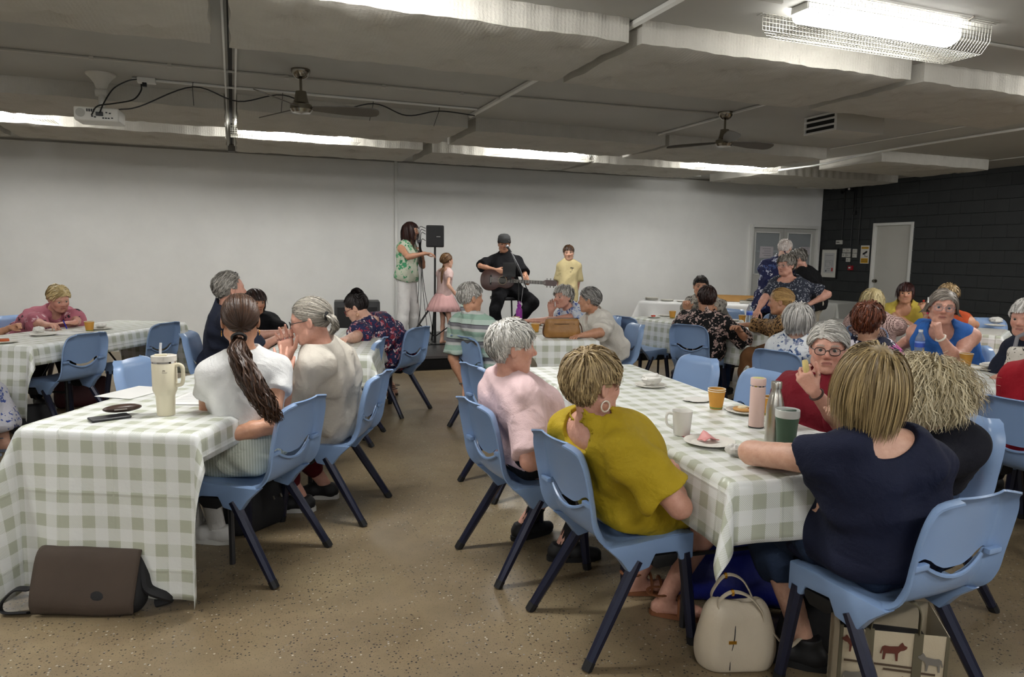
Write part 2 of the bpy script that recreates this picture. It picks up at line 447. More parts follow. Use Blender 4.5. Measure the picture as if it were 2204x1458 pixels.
lamps = [((3.65, 3.40), 'large caged fluorescent light at the top right, nearest the camera'), ((0.72, 8.82), 'caged fluorescent light right of the ceiling slot, above the left wall'),
         ((3.90, 8.98), 'caged fluorescent light in the middle of the far row'), ((6.98, 8.98), 'caged fluorescent light at the right end of the far row, behind a batt'),
         ((-2.36, 8.72), 'caged fluorescent light cut by the left edge, left of the projector'),
         ((0.5, 3.40), 'caged fluorescent light above the frame, near centre'), ((6.9, 3.4), 'caged fluorescent light beyond the right edge'), ((-2.6, 3.4), 'caged fluorescent light beyond the left edge'),
         ((9.9, 3.4), 'caged fluorescent light far beyond the right edge'), ((0.5, -1.2), 'caged fluorescent light behind the camera'), ((3.65, -1.2), 'caged fluorescent light behind the camera to the right'), ((6.9, -1.2), 'caged fluorescent light behind the camera far right'), ((-2.6, -1.2), 'caged fluorescent light behind the camera to the left')]
for i, ((x, y), lab) in enumerate(lamps):
    o = LG if i == 0 else copy_tree(LG)
    o.location = (x, y, ZC-0.001); o['label'] = lab
    if i in (1, 5):
        me_ = [c for c in LG.children if c.name.startswith('lamp_diffuser')][0].data.copy(); me_.materials.clear(); me_.materials.append(lamp_mat(0.8 if i == 1 else 1.25))
    if i: [c for c in o.children if c.name.startswith('lamp_diffuser')][0].data = me_

# conduits, cable tray, slot
m_cond = M('conduit', '#b5b3ab', 0.5)
def conduit(pts, r, label, name='conduit', mat=None):
    return tag(MB().tube(pts, r, 6).build(name, mat or m_cond), label, 'conduit')
c1 = conduit([(-4.5, 6.36, ZC-0.014), (2.36, 6.36, ZC-0.014)], 0.011, 'thin grey conduit across the ceiling passing the left fan')
for x in (-0.95, -0.42, 0.45, 1.25, 1.95): MB().box((x, 6.36, ZC-0.014), (0.03, 0.03, 0.027)).build('saddle_clip', m_cond, c1)
conduit([(-0.75, 6.98, ZC-0.012), (2.30, 6.98, ZC-0.012)], 0.012, 'white cable duct running right from the projector outlet', 'cable_duct', m_white)
conduit([(2.335, y, ZC-0.02) for y in (-1, 3.0, 5.5, 7.3)], 0.024, 'white cable tray running away along the ceiling, batts on both sides', 'cable_tray', m_white)
conduit([(4.66, y, ZC-0.016) for y in (5.1, 5.8, 6.1)], 0.013, 'white conduit leading to the right ceiling fan from the camera side', mat=m_white)
conduit([(4.70, 6.1, ZC-0.016), (4.70, 7.45, ZC-0.016)], 0.013, 'white conduit leading from the right ceiling fan to the batts', mat=m_white)
conduit([(2.36, 6.30, ZC-0.014), (4.55, 6.16, ZC-0.014)], 0.011, 'thin grey conduit between cable tray and right ceiling fan')
conduit(spline([(7.90, 1.0, ZC-0.03), (7.90, 5.3, ZC-0.03), (7.92, 7.2, ZC-0.04), (7.84, 8.1, ZC-0.11), (7.75, 8.9, ZC-0.12)], 4), 0.014, 'white pipe running along the right of the ceiling to the far light', mat=m_white)
conduit([(7.35, 4.0, ZC-0.008), (7.35, 7.5, ZC-0.008)], 0.007, 'thin pale strip line on the right of the ceiling', 'cover_strip', m_white)
conduit([(10.2, 5.0, ZC-0.008), (10.2, 7.6, ZC-0.008)], 0.007, 'thin pale strip near the dark wall', 'cover_strip', m_white)
conduit([(1.25, 3.38, ZC-0.012), (2.9, 3.38, ZC-0.012)], 0.012, 'conduit feeding the nearest caged light from the left')
conduit([(4.35, 3.46, ZC-0.012), (6.3, 3.46, ZC-0.012)], 0.010, 'conduit leaving the nearest caged light to the right')
for i, (xa, ya, xb, yb) in enumerate(((6.1, 10.75, 7.2, 10.42), (6.6, 10.95, 7.6, 10.65), (10.35, 11.35, 11.0, 11.0), (10.5, 11.42, 11.1, 11.2))):
    conduit([(xa, ya, ZC-0.05-0.02*(i > 1)), (xb, yb, ZC-0.05-0.02*(i > 1))], 0.012, ['short white pipe end by the far batts, left of two', 'short white pipe end by the far batts, right of two', 'short white pipe at the corner above the dark wall', 'short white pipe below another at the corner of the walls'][i], mat=m_white)
sl = thing('ceiling_slot', 'dark slot in a white channel running away along the ceiling', 'ceiling track', (0.02, 7.6, ZC))
for s in (-1, 1): MB().box((s*0.040, 0, -0.012), (0.014, 6.6, 0.024)).build('channel_edge', m_white, sl)
MB().box((0, -1.2 if False else 0, -0.004), (0.030, 6.5, 0.008)).build('slot_gap', m_dark, sl)
MB().box((0, 3.22, -0.05), (0.09, 0.16, 0.09)).build('end_box', M('grey_plastic', '#6f6e69', 0.5), sl)

# cable ties hanging from the duct and the black cable festoon
loop = []
tx = [(-0.28, 6.97), (0.46, 6.99), (1.28, 7.03), (1.93, 7.05)]
m_cable = M('black_cable', '#101010', 0.5)
fest = spline([(-0.86, 6.95, 2.62), (-0.70, 6.95, 2.66), (-0.28, 6.96, 2.86), (0.08, 6.96, 2.77), (0.46, 6.97, 2.86), (0.85, 6.99, 2.75), (1.28, 7.0, 2.86), (1.6, 7.02, 2.78), (1.93, 7.03, 2.85), (2.30, 7.05, 2.84)], 7)
tag(MB().tube(fest, 0.006, 5).build('black_cable', m_cable), 'black cable festooned along the ceiling from projector to cable tray', 'cable')
for i, (x, y) in enumerate(tx):
    tag(MB().tube([(x, y-0.01, ZC-0.002), (x-0.005, y-0.02, 2.85), (x-0.02*i, y-0.025, 2.70)], 0.0035, 4).build('cable_tie', m_cable), ['black cable tie nearest the projector', 'black cable tie just left of the left fan', 'black cable tie just right of the left fan', 'black cable tie nearest the cable tray'][i]+', holding the festooned cable', 'cable tie')

# ceiling fans
m_fanblade = M('fan_blade', '#5b564d', 0.5)
m_nickel = M('brushed_nickel', '#8f897d', 0.22, 1.0)
def make_fan():
    root = thing('ceiling_fan', 'x', 'ceiling fan', group='ceiling fans')
    MB().lathe([(0.0, 0), (0.075, 0), (0.075, -0.02), (0.055, -0.055), (0.03, -0.075), (0.0, -0.078)], 24).build('canopy', m_nickel, root)
    MB().lathe([(0.011, -0.07), (0.011, -0.18)], 12).build('down_rod', m_nickel, root)
    MB().lathe([(0.0, -0.165), (0.042, -0.17), (0.05, -0.22), (0.062, -0.26), (0.085, -0.275), (0.088, -0.31), (0.07, -0.335), (0.0, -0.345)], 28).build('motor_housing', m_nickel, root)
    for i in range(3):
        a = math.radians(8+120*i)
        bl = MB()
        prof = [(0.09, 0.03), (0.2, 0.045), (0.35, 0.062), (0.55, 0.062), (0.60, 0.045), (0.615, 0.015)]
        vs = []; 
        for (r, w) in prof:
            for (sw, sz) in ((-1, 0.004), (1, 0.004), (1, -0.004), (-1, -0.004)): vs.append((r, sw*w, -sw*w*0.35+sz-0.295))
        n = len(prof); fs = [(i2*4+j, i2*4+(j+1) % 4, (i2+1)*4+(j+1) % 4, (i2+1)*4+j) for i2 in range(n-1) for j in range(4)]+[(3, 2, 1, 0), tuple((n-1)*4+j for j in range(4))]
        bl.add(vs, fs).xf(Matrix.Rotation(a, 4, 'Z')).build('fan_blade', m_fanblade, root)
    return root
fan = make_fan()
fan['label'] = 'brushed nickel ceiling fan at upper left, near the projector'; fan.location = (0.541, 6.12, ZC); fan.rotation_euler = (0, 0, math.radians(-12))
f2 = copy_tree(fan); f2['label'] = 'brushed nickel ceiling fan at upper right, beside the ceiling vent'; f2.location = (4.62, 6.11, ZC); f2.rotation_euler = (0, 0, math.radians(-6))

# projector on its mount
pr = thing('projector', 'white projector hanging on a ceiling mount at upper left', 'projector', (-0.98, 6.97, ZC), math.radians(-4))
MB().lathe([(0.0, 0), (0.115, 0), (0.112, -0.012), (0.085, -0.035), (0.055, -0.075), (0.04, -0.12), (0.03, -0.125), (0, -0.125)], 24).build('mount_cone', m_offw, pr)
MB().tube([(-0.045, 0, -0.15), (0.045, 0, -0.15)], 0.032, 14).build('swivel', m_offw, pr, bevel=0.004)
MB().lathe([(0.028, -0.12), (0.028, -0.27)], 14).build('mount_pole', m_offw, pr)
bd = MB().box((-0.02, 0, -0.345), (0.33, 0.26, 0.11)).build('projector_body', m_offw, pr, bevel=0.018, segs=3)
MB().lathe([(0.035, 0), (0.035, 0.004), (0, 0.004)], 20, M4=Matrix.Translation((-0.135, -0.129, -0.34)) @ Matrix.Rotation(math.radians(90), 4, 'X')).build('speaker_grille', M('grille_grey', '#a9a79e', 0.6), bd)
for i in range(4): MB().box((-0.085+i*0.016, -0.131, -0.318), (0.011, 0.004, 0.022)).build('vent_slot', m_black, bd)
for i, (x, z) in enumerate(((-0.05, -0.365), (-0.03, -0.37), (0.0, -0.345), (0.03, -0.375), (0.05, -0.375), (0.07, -0.375), (0.055, -0.33), (0.08, -0.335), (0.02, -0.33), (0.095, -0.372))):
    MB().box((x, -0.131, z), (0.014, 0.005, 0.010)).build('port', m_black, bd)
MB().box((0.005, -0.138, -0.345), (0.05, 0.02, 0.03)).build('plug', m_black, bd)
for i, pts in enumerate(([(0.01, -0.15, -0.34), (0.04, -0.12, -0.25), (0.10, -0.05, -0.12), (0.20, -0.02, -0.045), (0.27, 0.0, -0.02)], [(-0.05, -0.15, -0.36), (0.0, -0.17, -0.29), (0.1, -0.1, -0.25), (0.24, -0.05, -0.20), (0.30, -0.03, -0.12), (0.305, -0.02, -0.06)])):
    MB().tube(spline(pts, 5), 0.006, 5).build('lead', m_cable, pr)
po = tag(MB().box((-0.64, 6.97, ZC-0.022), (0.14, 0.07, 0.044)).build('ceiling_outlet', m_white, bevel=0.005), 'white ceiling power outlet right of the projector mount', 'outlet')
MB().box((-0.655, 6.95, ZC-0.06), (0.035, 0.035, 0.035)).build('plug', m_black, po, bevel=0.006)

# box vent on the ceiling
ve = thing('ceiling_vent', 'white box vent with open slats on the ceiling at right', 'vent', (5.50, 5.80, ZC))
MB().box((0.36, 0, -0.09), (0.62, 0.40, 0.18)).build('vent_box', plaster('vent_paint', '#b4b2aa', 0.03, 0.02), ve, bevel=0.003)
MB().box((0.046, 0, -0.09), (0.012, 0.37, 0.155)).build('vent_opening', m_dark, ve)
for z in (-0.012, -0.06, -0.12, -0.172): MB().box((0.034, 0, z), (0.016, 0.42, 0.018)).build('slat', m_white, ve)
for y in (-0.2, 0.2): MB().box((0.036, y, -0.09), (0.014, 0.018, 0.17)).build('vent_frame', m_white, ve)
tag(MB().box((6.5, 5.42, ZC-0.005), (0.012, 0.24, 0.01)).build('ceiling_mark', m_dark), 'small dark bracket mark on the ceiling beside the vent', 'bracket')

# fittings on the dark wall
hs = thing('horn_speaker', 'black horn loudspeaker high on the dark wall corner', 'speaker', (XR-0.02, 10.74, 2.78))
MB().lathe([(0.0, 0.02), (0.02, 0.02), (0.022, 0.10), (0.05, 0.16), (0.085, 0.20), (0.09, 0.20), (0.088, 0.19), (0.04, 0.13), (0.0, 0.12)], 22, M4=Matrix.Translation((0, 0, 0)) @ Matrix.Rotation(math.radians(-90), 4, 'Y') @ Matrix.Rotation(math.radians(-25), 4, 'X')).build('horn', m_black, hs)
MB().ball((-0.16, -0.06, 0.0), 0.022).build('horn_plug', m_white, hs)
MB().box((0.0, 0, -0.0), (0.05, 0.03, 0.06)).build('bracket', m_black, hs)
for i, (y, z0) in enumerate(((10.93, 1.70), (10.70, 1.70), (10.655, 2.35), (10.52, 1.72))):
    conduit([(XR-0.02, y, 2.86), (XR-0.02, y, z0)], 0.011, ['black conduit leftmost of four on the dark wall', 'black conduit above the switch plates, second from left', 'short black conduit with a junction box on the dark wall', 'black conduit rightmost of four on the dark wall'][i], mat=m_black)
tag(MB().box((XR-0.025, 10.655, 2.33), (0.045, 0.07, 0.07)).build('junction_box', m_black, bevel=0.006), 'small black junction box on the conduit of the dark wall', 'junction box')
m_sw = M('switch_plastic', '#b9b8b0', 0.45)
sw = [(10.83, 1.615), (10.735, 1.615), (10.585, 1.605), (10.84, 1.525), (10.735, 1.525), (10.585, 1.52), (10.735, 1.435)]
names = ['top left', 'top middle', 'top right', 'middle left', 'middle', 'middle right', 'bottom']
for (y, z), nm in zip(sw, names):
    s_ = thing('switch_plate', 'white square switch plate, %s of the cluster on the dark wall' % nm, 'switch', (XR-0.012, y, z), group='switch plates on the dark wall')
    MB().box((-0.014, 0, 0), (0.03, 0.088, 0.08)).build('plate', m_sw, s_, bevel=0.004)
    MB().box((-0.032, 0, 0), (0.008, 0.012, 0.022)).build('rocker', M('switch_rocker', '#8f8d86', 0.4), s_)
eb = tag(MB().box((XR-0.03, 10.98, 1.775), (0.04, 0.14, 0.08)).build('sensor_box', m_sw, bevel=0.006), 'small white sensor box above the switch cluster', 'sensor')
MB().box((XR-0.052, 10.99, 1.775), (0.004, 0.07, 0.014)).build('label_strip', m_black, eb)
conduit([(XR-0.02, 10.70, 1.40), (XR-0.02, 10.66, 1.30)], 0.008, 'thin dark lead to the red call point', mat=m_black)
cp = thing('call_point', 'red fire call point on the dark wall', 'call point', (XR-0.03, 10.66, 1.28))
MB().box((0, 0, 0), (0.05, 0.10, 0.09)).build('housing', M('fire_red', '#8e1420', 0.4), cp, bevel=0.006)
MB().box((-0.027, 0.0, 0.004), (0.006, 0.045, 0.03)).build('glass_tab', m_white, cp)
# framed plan
fr = thing('framed_plan', 'framed evacuation plan in a black frame on the dark wall', 'framed plan', (XR-0.012, 11.215, 1.355))
b = MB(); FW, FH = 0.44, 0.60
for s in (-1, 1): b.box((-0.012, s*(FW/2-0.012), 0), (0.03, 0.024, FH)); b.box((-0.012, 0, s*(FH/2-0.012)), (0.03, FW-0.048, 0.024))
b.build('frame', m_black, fr)
MB().box((-0.008, 0, 0), (0.006, FW-0.04, FH-0.04)).build('mat_board', M('mat_board', '#d4d2c9', 0.7), fr)
pl = MB().box((-0.012, 0.0, 0.01), (0.003, 0.26, 0.40)).build('plan_sheet', M('plan_paper', '#b9b9b8', 0.6), fr)
ink = M('plan_ink', '#5a5a60', 0.7)
for (y, z, w, h) in ((0, 0.06, 0.17, 0.004), (0.085, 0.0, 0.004, 0.12), (-0.085, 0.0, 0.004, 0.12), (0.03, -0.06, 0.11, 0.004), (0.02, 0.03, 0.1, 0.004), (-0.03, 0.0, 0.004, 0.06), (0, -0.10, 0.09, 0.006), (0, 0.16, 0.2, 0.006), (0.07, -0.15, 0.03, 0.03), (0.02, -0.13, 0.12, 0.003), (0.02, -0.145, 0.12, 0.003)):
    MB().box((-0.0145, y, z), (0.002, w, h)).build('plan_line', ink, pl)
MB().box((-0.0145, -0.09, -0.12), (0.002, 0.04, 0.07)).build('red_panel', M('plan_red', '#a83434', 0.6), pl)
# camera sign
sg = thing('camera_sign', 'white and yellow security camera sign on the dark wall', 'sign', (XR-0.012, 10.355, 1.54))
MB().box((-0.004, 0, 0), (0.006, 0.20, 0.34)).build('sign_plate', M('sign_white', '#cfcdc6', 0.5), sg, bevel=0.002)
m_yel = M('sign_yellow', '#c99a1e', 0.5)
MB().box((-0.008, 0, 0.125), (0.003, 0.165, 0.04)).build('yellow_band', m_yel, sg)
MB().box((-0.008, 0, -0.115), (0.003, 0.165, 0.09)).build('yellow_band', m_yel, sg)
b = MB().prism([(-0.05, -0.01), (-0.04, -0.04), (0.05, 0.0), (0.06, 0.03), (0.04, 0.04)], -0.001, 0.001)
RX = Matrix(((0, 0, -1, -0.0085), (-1, 0, 0, 0.0), (0, 1, 0, 0.03), (0, 0, 0, 1)))
b.xf(RX).build('camera_icon', m_black, sg, smooth=False)
MB().prism([(-0.005, -0.02), (0.005, -0.02), (0.012, -0.062), (0.055, -0.062), (0.055, -0.055), (0.065, -0.055), (0.065, -0.078), (0.055, -0.078), (0.055, -0.07), (0.004, -0.07)], -0.001, 0.001).xf(RX).build('camera_arm', m_black, sg, smooth=False)
def text(body, size, mat, parent, M4, name='lettering'):
    cu = bpy.data.curves.new(name, 'FONT'); cu.body = body; cu.size = size; cu.extrude = 0.0006; cu.align_x = 'CENTER'; cu.align_y = 'CENTER'
    o = bpy.data.objects.new(name+'_tmp', cu); COL.objects.link(o)
    bpy.context.view_layer.update()
    me = bpy.data.meshes.new_from_object(o.evaluated_get(bpy.context.evaluated_depsgraph_get())); bpy.data.objects.remove(o)
    me.transform(M4); me.materials.clear(); me.materials.append(mat)
    return newobj(name, me, parent)
def TX(x, y, z): return Matrix(((0, 0, -1, x), (-1, 0, 0, y), (0, 1, 0, z), (0, 0, 0, 1)))
text('SECURITY NOTICE', 0.018, m_black, sg, TX(-0.0105, 0, 0.125))
text('SURVEILLANCE', 0.020, m_black, sg, TX(-0.0105, 0, -0.10))
text('CAMERAS IN USE', 0.020, m_black, sg, TX(-0.0105, 0, -0.13))

# ------------------------------------------------------------------ stage and its gear
SZ = 0.18
st = thing('stage', 'low black stage platform along the back wall', 'stage', (3.62, 10.0, 0))
MB().box((0, 0, SZ-0.02), (4.7, 2.7, 0.04)).build('deck', M('stage_deck', '#2a2a2b', 0.38, bump=(40, 0.1)), st, bevel=0.004)
MB().box((0, 0, (SZ-0.04)/2), (4.64, 2.64, SZ-0.04)).build('skirt', M('stage_skirt', '#070708', 0.9), st)
MB().box((0, -1.352, SZ-0.018), (4.7, 0.006, 0.032)).build('edge_trim', M('edge_metal', '#77767a', 0.35, 0.8), st)
# ------------------------------------------------------------------ chairs
m_chair = NT('blue_polypropylene', 0.30, 0, '#7f99be'); m_chair.bump(m_chair.noise(m_chair.obj(), 220.0, 2), 0.06, 0.001); m_chair = m_chair.m
m_chleg = M('navy_steel', '#1c1f33', 0.30, 0.3)
m_chcap = M('black_rubber', '#08080a', 0.6)
def make_chair():
    root = thing('stacking_chair', 'x', 'chair')
    # side profile of the shell: front lip -> seat -> back
    prof = spline([(0.225, 0.405), (0.205, 0.438), (0.12, 0.445), (0.0, 0.432), (-0.09, 0.428), (-0.155, 0.45), (-0.19, 0.51), (-0.205, 0.585), (-0.222, 0.67), (-0.24, 0.75), (-0.252, 0.80)], 6)
    prof = np.array(prof); s = np.r_[0, np.cumsum(np.linalg.norm(np.diff(prof, axis=0), axis=1))]; s /= s[-1]
    NU, NV = 30, 62
    vv = np.linspace(0, 1, NV+1); py = np.interp(vv, s, prof[:, 0]); pzz = np.interp(vv, s, prof[:, 1])
    ty = np.gradient(py); tz = np.gradient(pzz); tl = np.hypot(ty, tz); ny, nz = -tz/tl, ty/tl     # normal points up / forward is -n on the back
    hw = np.interp(pzz*0+vv, [0, 0.1, 0.38, 0.55, 0.8, 1.0], [0.20, 0.213, 0.205, 0.205, 0.208, 0.20])
    verts = np.zeros((NV+1, NU+1, 3))
    for j in range(NV+1):
        w = hw[j]; top = max(0, (vv[j]-0.86)/0.14)
        if top > 0: w = w-0.075*(1-math.sqrt(max(0, 1-top**2)))       # rounded top corners
        back = min(1, max(0, (vv[j]-0.42)/0.14))
        for i in range(NU+1):
            u = -1+2*i/NU; e = max(0, (abs(u)-0.80)/0.20)
            x = u*w
            seatdip = -0.014*(1-u*u)*(1-back)
            wrap = 0.022*(u*u)*back                                   # back wraps forward
            flange = -0.036*e**1.5*(0.25+0.75*back)                   # rim turned away from the sitter
            topf = -0.030*max(0, (vv[j]-0.955)/0.045)**1.6
            off = wrap*(1-e)+flange+topf+(0.022*0.64*e*back)
            # on the back (nz small) forward is +y; on the seat flange goes down
            verts[j, i] = (x, py[j]+(off*back), pzz[j]+seatdip+(flange*0.9*(1-back))+(-0.008*top*0))
    def zmid(u): return 0.545+0.05*(u/0.62)**2-0.012
    faces_b, faces_s = [], []
    n1 = NU+1
    for j in range(NV):
        for i in range(NU):
            u = -1+2*(i+0.5)/NU; v = (vv[j]+vv[j+1])/2; z = np.interp(v, vv, pzz)
            f = (j*n1+i, j*n1+i+1, (j+1)*n1+i+1, (j+1)*n1+i)
            if v > 0.45:
                zm = zmid(min(abs(u), 0.62))
                if abs(u) < 0.64 and zm-0.010 < z < zm+0.022: continue
                (faces_b if z > zm+(0.0 if abs(u) < 0.64 else 0.012) else faces_s).append(f)
            else: faces_s.append(f)
    def shell(fs, name):
        me = bpy.data.meshes.new(name); me.from_pydata(verts.reshape(-1, 3).tolist(), [], fs)
        bm = bmesh.new(); bm.from_mesh(me)
        bmesh.ops.delete(bm, geom=[v for v in bm.verts if not v.link_faces], context='VERTS')
        # ease the stepped edge of the slot
        for _ in range(3):
            bv = [v for v in bm.verts if v.is_boundary and 0.5 < v.co.z < 0.63 and abs(v.co.x) < 0.15]
            new = {}
            for v in bv:
                nb = [e.other_vert(v) for e in v.link_edges if e.is_boundary]
                if len(nb) == 2: new[v] = (v.co*2+nb[0].co+nb[1].co)/4
            for v, c in new.items(): v.co = c
        bm.to_mesh(me); bm.free()
        o = bpy.data.objects.new('tmp', me); COL.objects.link(o)
        md = o.modifiers.new('s', 'SOLIDIFY'); md.thickness = 0.0065; md.offset = 0
        bpy.context.view_layer.update()
        m2 = bpy.data.meshes.new_from_object(o.evaluated_get(bpy.context.evaluated_depsgraph_get()))
        bpy.data.objects.remove(o)
        m2.polygons.foreach_set('use_smooth', [True]*len(m2.polygons)); m2.set_sharp_from_angle(angle=math.radians(60))
        m2.materials.append(m_chair); m2.name = name
        return newobj(name, m2, root)
    bk = shell(faces_b, 'backrest')
    # scooped lower lip of the slot and the hinge blocks at the sides
    lip = [(0.128*u, -0.205-0.006+0.022*u*u*0.4, 0.530+0.045*u*u) for u in np.linspace(-1, 1, 13)]
    sb = shell(faces_s, 'seat')
    MB().tube(lip, 0.007, 6).build('slot_lip', m_chair, sb)
    for sx in (-1, 1):
        MB().box((sx*0.165, -0.214, 0.585), (0.060, 0.020, 0.018)).build('hinge_block', m_chair, bk, bevel=0.004)
        # apron along the side of the seat carrying the leg sockets
        b = MB(); y = sx*0.0
        outl = [(0.222, 0.437), (0.222, 0.335), (0.165, 0.335), (0.15, 0.372), (0.05, 0.378), (0.025, 0.33), (-0.055, 0.315), (-0.10, 0.375), (-0.16, 0.43), (-0.05, 0.432), (0.1, 0.438)]
        M4 = Matrix(((0, 0, 1, sx*0.196), (1, 0, 0, 0), (0, 1, 0, 0), (0, 0, 0, 1)))
        b.prism(outl, -0.021, 0.021, M4).build('side_apron', m_chair, sb, bevel=0.007)
        o = MB().prism([(0.155, 0.366), (0.155, 0.34), (0.13, 0.318), (0.06, 0.318), (0.04, 0.335), (0.045, 0.37)], -0.017, 0.017, M4).build('link_block', m_chcap, sb, bevel=0.006)
        for nm, top, bot in (('front', (sx*0.198, 0.193, 0.36), (sx*0.235, 0.222, 0.0)), ('rear', (sx*0.198, -0.02, 0.36), (sx*0.235, -0.245, 0.0))):
            top, bot = np.array(top), np.array(bot)
            p = lambda t: tuple(top+(bot-top)*t)
            lg = MB().tube([p(0), p(0.5), p(0.93)], [0.0245, 0.0225, 0.0195], 8).build('leg', m_chleg, root)
            MB().tube([p(0.915), p(0.999)], [0.0215, 0.0200], 8).build('foot_cap', m_chcap, lg)
    MB().tube([(-0.19, 0.06, 0.405), (0.19, 0.06, 0.405)], 0.012, 6).build('cross_rail', m_chleg, root)
    return root
CH = make_chair()
chairs = [
 (0.07, 3.49, -54, 'blue plastic chair of the ponytailed woman in white, nearest on the left table'),
 (0.51, 4.07, -62, 'blue plastic chair of the grey-haired woman in the beige dress'),
 (1.27, 3.09, 85, 'blue plastic chair of the woman in the pale pink shirt'),
 (1.36, 2.38, 87, 'blue plastic chair of the woman in the mustard yellow top'),
 (1.985, 1.645, -3, 'blue plastic chair of the woman in navy, nearest at the lower right'),
 (2.73, 2.19, -85, 'blue plastic chair of the curly blonde woman in dark blue'),
 (2.70, 2.76, -98, 'blue plastic chair of the woman in the dark red top with glasses'),
 (2.64, 3.96, -98, 'empty blue chair at the far end of the right front table'),
 (2.68, 3.33, -100, 'empty blue chair behind the pink flask'),
 (3.91, 4.19, 74, 'blue chair of the woman in the white and blue floral top'),
 (4.38, 6.06, 58, 'blue chair of the man in the black floral shirt'),
 (4.25, 6.94, 77, 'empty blue chair at the left end of the table with the black-floral-shirt man'),
 (3.42, 6.15, -83, 'blue chair of the woman in the white top with cropped grey hair'),
 (3.62, 6.95, -90, 'blue chair of the curly grey-haired woman in the blue and white top'),
 (-1.30, 6.62, -51, 'blue chair with its back to the camera at the far left table'),
 (-0.81, 7.36, -55, 'blue chair at the right end of the far left table, dark seat towards the legs'),
 (-0.36, 4.78, 117, 'empty blue chair behind the cream tumbler'),
 (-0.10, 6.28, 103, 'blue chair of the man in the navy shirt'),
 (1.36, 6.50, -43, 'blue chair of the woman with the dark bun'),
 (0.80, 5.62, -68, 'narrow-looking empty blue chair between beige dress and bun'),
 (1.97, 5.60, 72, 'blue chair of the man in the striped shirt'),
 (1.60, 4.12, 82, 'empty blue chair behind the pale pink shirt at the right front table'),
 (3.95, 2.87, 88, 'empty blue chair behind the curly blonde woman'),
 (3.80, 2.36, 84, 'blue chair of the person in bright red at the right edge'),
 (3.98, 3.50, 78, 'blue chair of the auburn-haired woman'),
 (5.20, 3.90, -109, 'blue chair of the woman in the bright blue sleeveless top'),
 (8.05, 5.55, -147, 'empty blue chair against the dark wall at the far right'),
 (5.71, 7.50, -100, 'blue chair of the man with sunglasses on his head'),
 (5.72, 6.70, -100, 'empty blue chair behind the water bottle'),
 (6.10, 5.50, 60, 'blue chair of the blonde woman in the checked top'),
 (7.55, 6.35, -120, 'blue chair of the woman in the yellow top'),
 (6.62, 4.98, 60, 'blue chair of the woman in the orange top'),
 (4.98, 5.30, -20, 'blue chair of the woman in the leopard print top'),
 (-1.85, 8.10, 140, 'blue chair of the woman in the pink floral blouse'),
 (-2.30, 7.05, 118, 'blue chair of the person in the white shirt at the left edge'),
 (-1.06, 3.72, 117, 'blue chair cut by the left edge, near the front cloth'),
 (0.20, 7.62, 170, 'blue chair of the dark-fringed woman behind the navy shirt'),
 (-1.92, 5.28, 88, 'blue chair of the person in the palm print skirt at the left edge'),
 (4.95, 2.95, -92, 'blue chair of the white-haired woman at the right edge'),
]
for i, (x, y, a, lab) in enumerate(chairs):
    o = CH if i == 0 else copy_tree(CH)
    o.location = (x, y, 0); o.rotation_euler = (0, 0, -math.radians(a)); o['label'] = lab; o['group'] = 'blue stacking chairs'

# ------------------------------------------------------------------ tables and cloths
def cloth_mat(name, sage='#aeb2a0', white='#dcdedb', pitch=0.104, faint=1.0):
    k = NT(name, 0.38, 0, white); uv = k.uv(); u = k.sep(uv)
    def stripe(c):
        f = k.math('FRACT', k.math('MULTIPLY', c, 1/pitch)); return k.math('LESS_THAN', f, 0.5)
    a, b2 = stripe(u[0]), stripe(u[1])
    both = k.math('MULTIPLY', a, b2); one = k.math('SUBTRACT', k.math('MAXIMUM', a, b2), both)
    diag = k.math('LESS_THAN', k.math('FRACT', k.math('MULTIPLY', k.math('ADD', u[0], u[1]), 1/0.0072)), 0.42)
    h = k.math('MULTIPLY', one, k.math('MULTIPLY', diag, 0.72*faint))
    fac = k.math('ADD', k.math('MULTIPLY', both, faint), h, clamp=True)
    k.color(k.mix(fac, white, sage))
    # fold creases of the packed plastic sheet
    def crease(c, p):
        f = k.math('FRACT', k.math('ADD', k.math('MULTIPLY', c, 1/p), 0.37)); return k.math('SUBTRACT', 1.0, k.math('MULTIPLY', k.math('ABSOLUTE', k.math('SUBTRACT', f, 0.5)), 30.0), clamp=True)
    cr = k.math('MAXIMUM', crease(u[0], 0.23), crease(u[1], 0.31))
    hgt = k.math('ADD', k.math('MULTIPLY', cr, 0.5), k.math('ADD', k.noise(uv, 7.0, 4, 0.6), k.math('MULTIPLY', k.noise(uv, 30.0, 3), 0.25)))
    k.bump(hgt, 0.32, 0.012)
    k.b.inputs['Subsurface Weight'].default_value = 0.0
    return k.m
m_cloth = cloth_mat('gingham_plastic')
m_clothw = NT('white_cloth', 0.6, 0, '#cfcfcc'); m_clothw.bump(m_clothw.noise(m_clothw.obj(), 9.0, 4), 0.3, 0.01); m_clothw = m_clothw.m
m_clothg = NT('grey_cloth', 0.7, 0, '#8e8e89'); m_clothg.bump(m_clothg.noise(m_clothg.obj(), 9.0, 4), 0.2, 0.01); m_clothg = m_clothg.m
m_ttop = M('table_plastic', '#b9b7b0', 0.5)
m_tleg = M('table_leg_grey', '#3a3a3c', 0.4, 0.5)
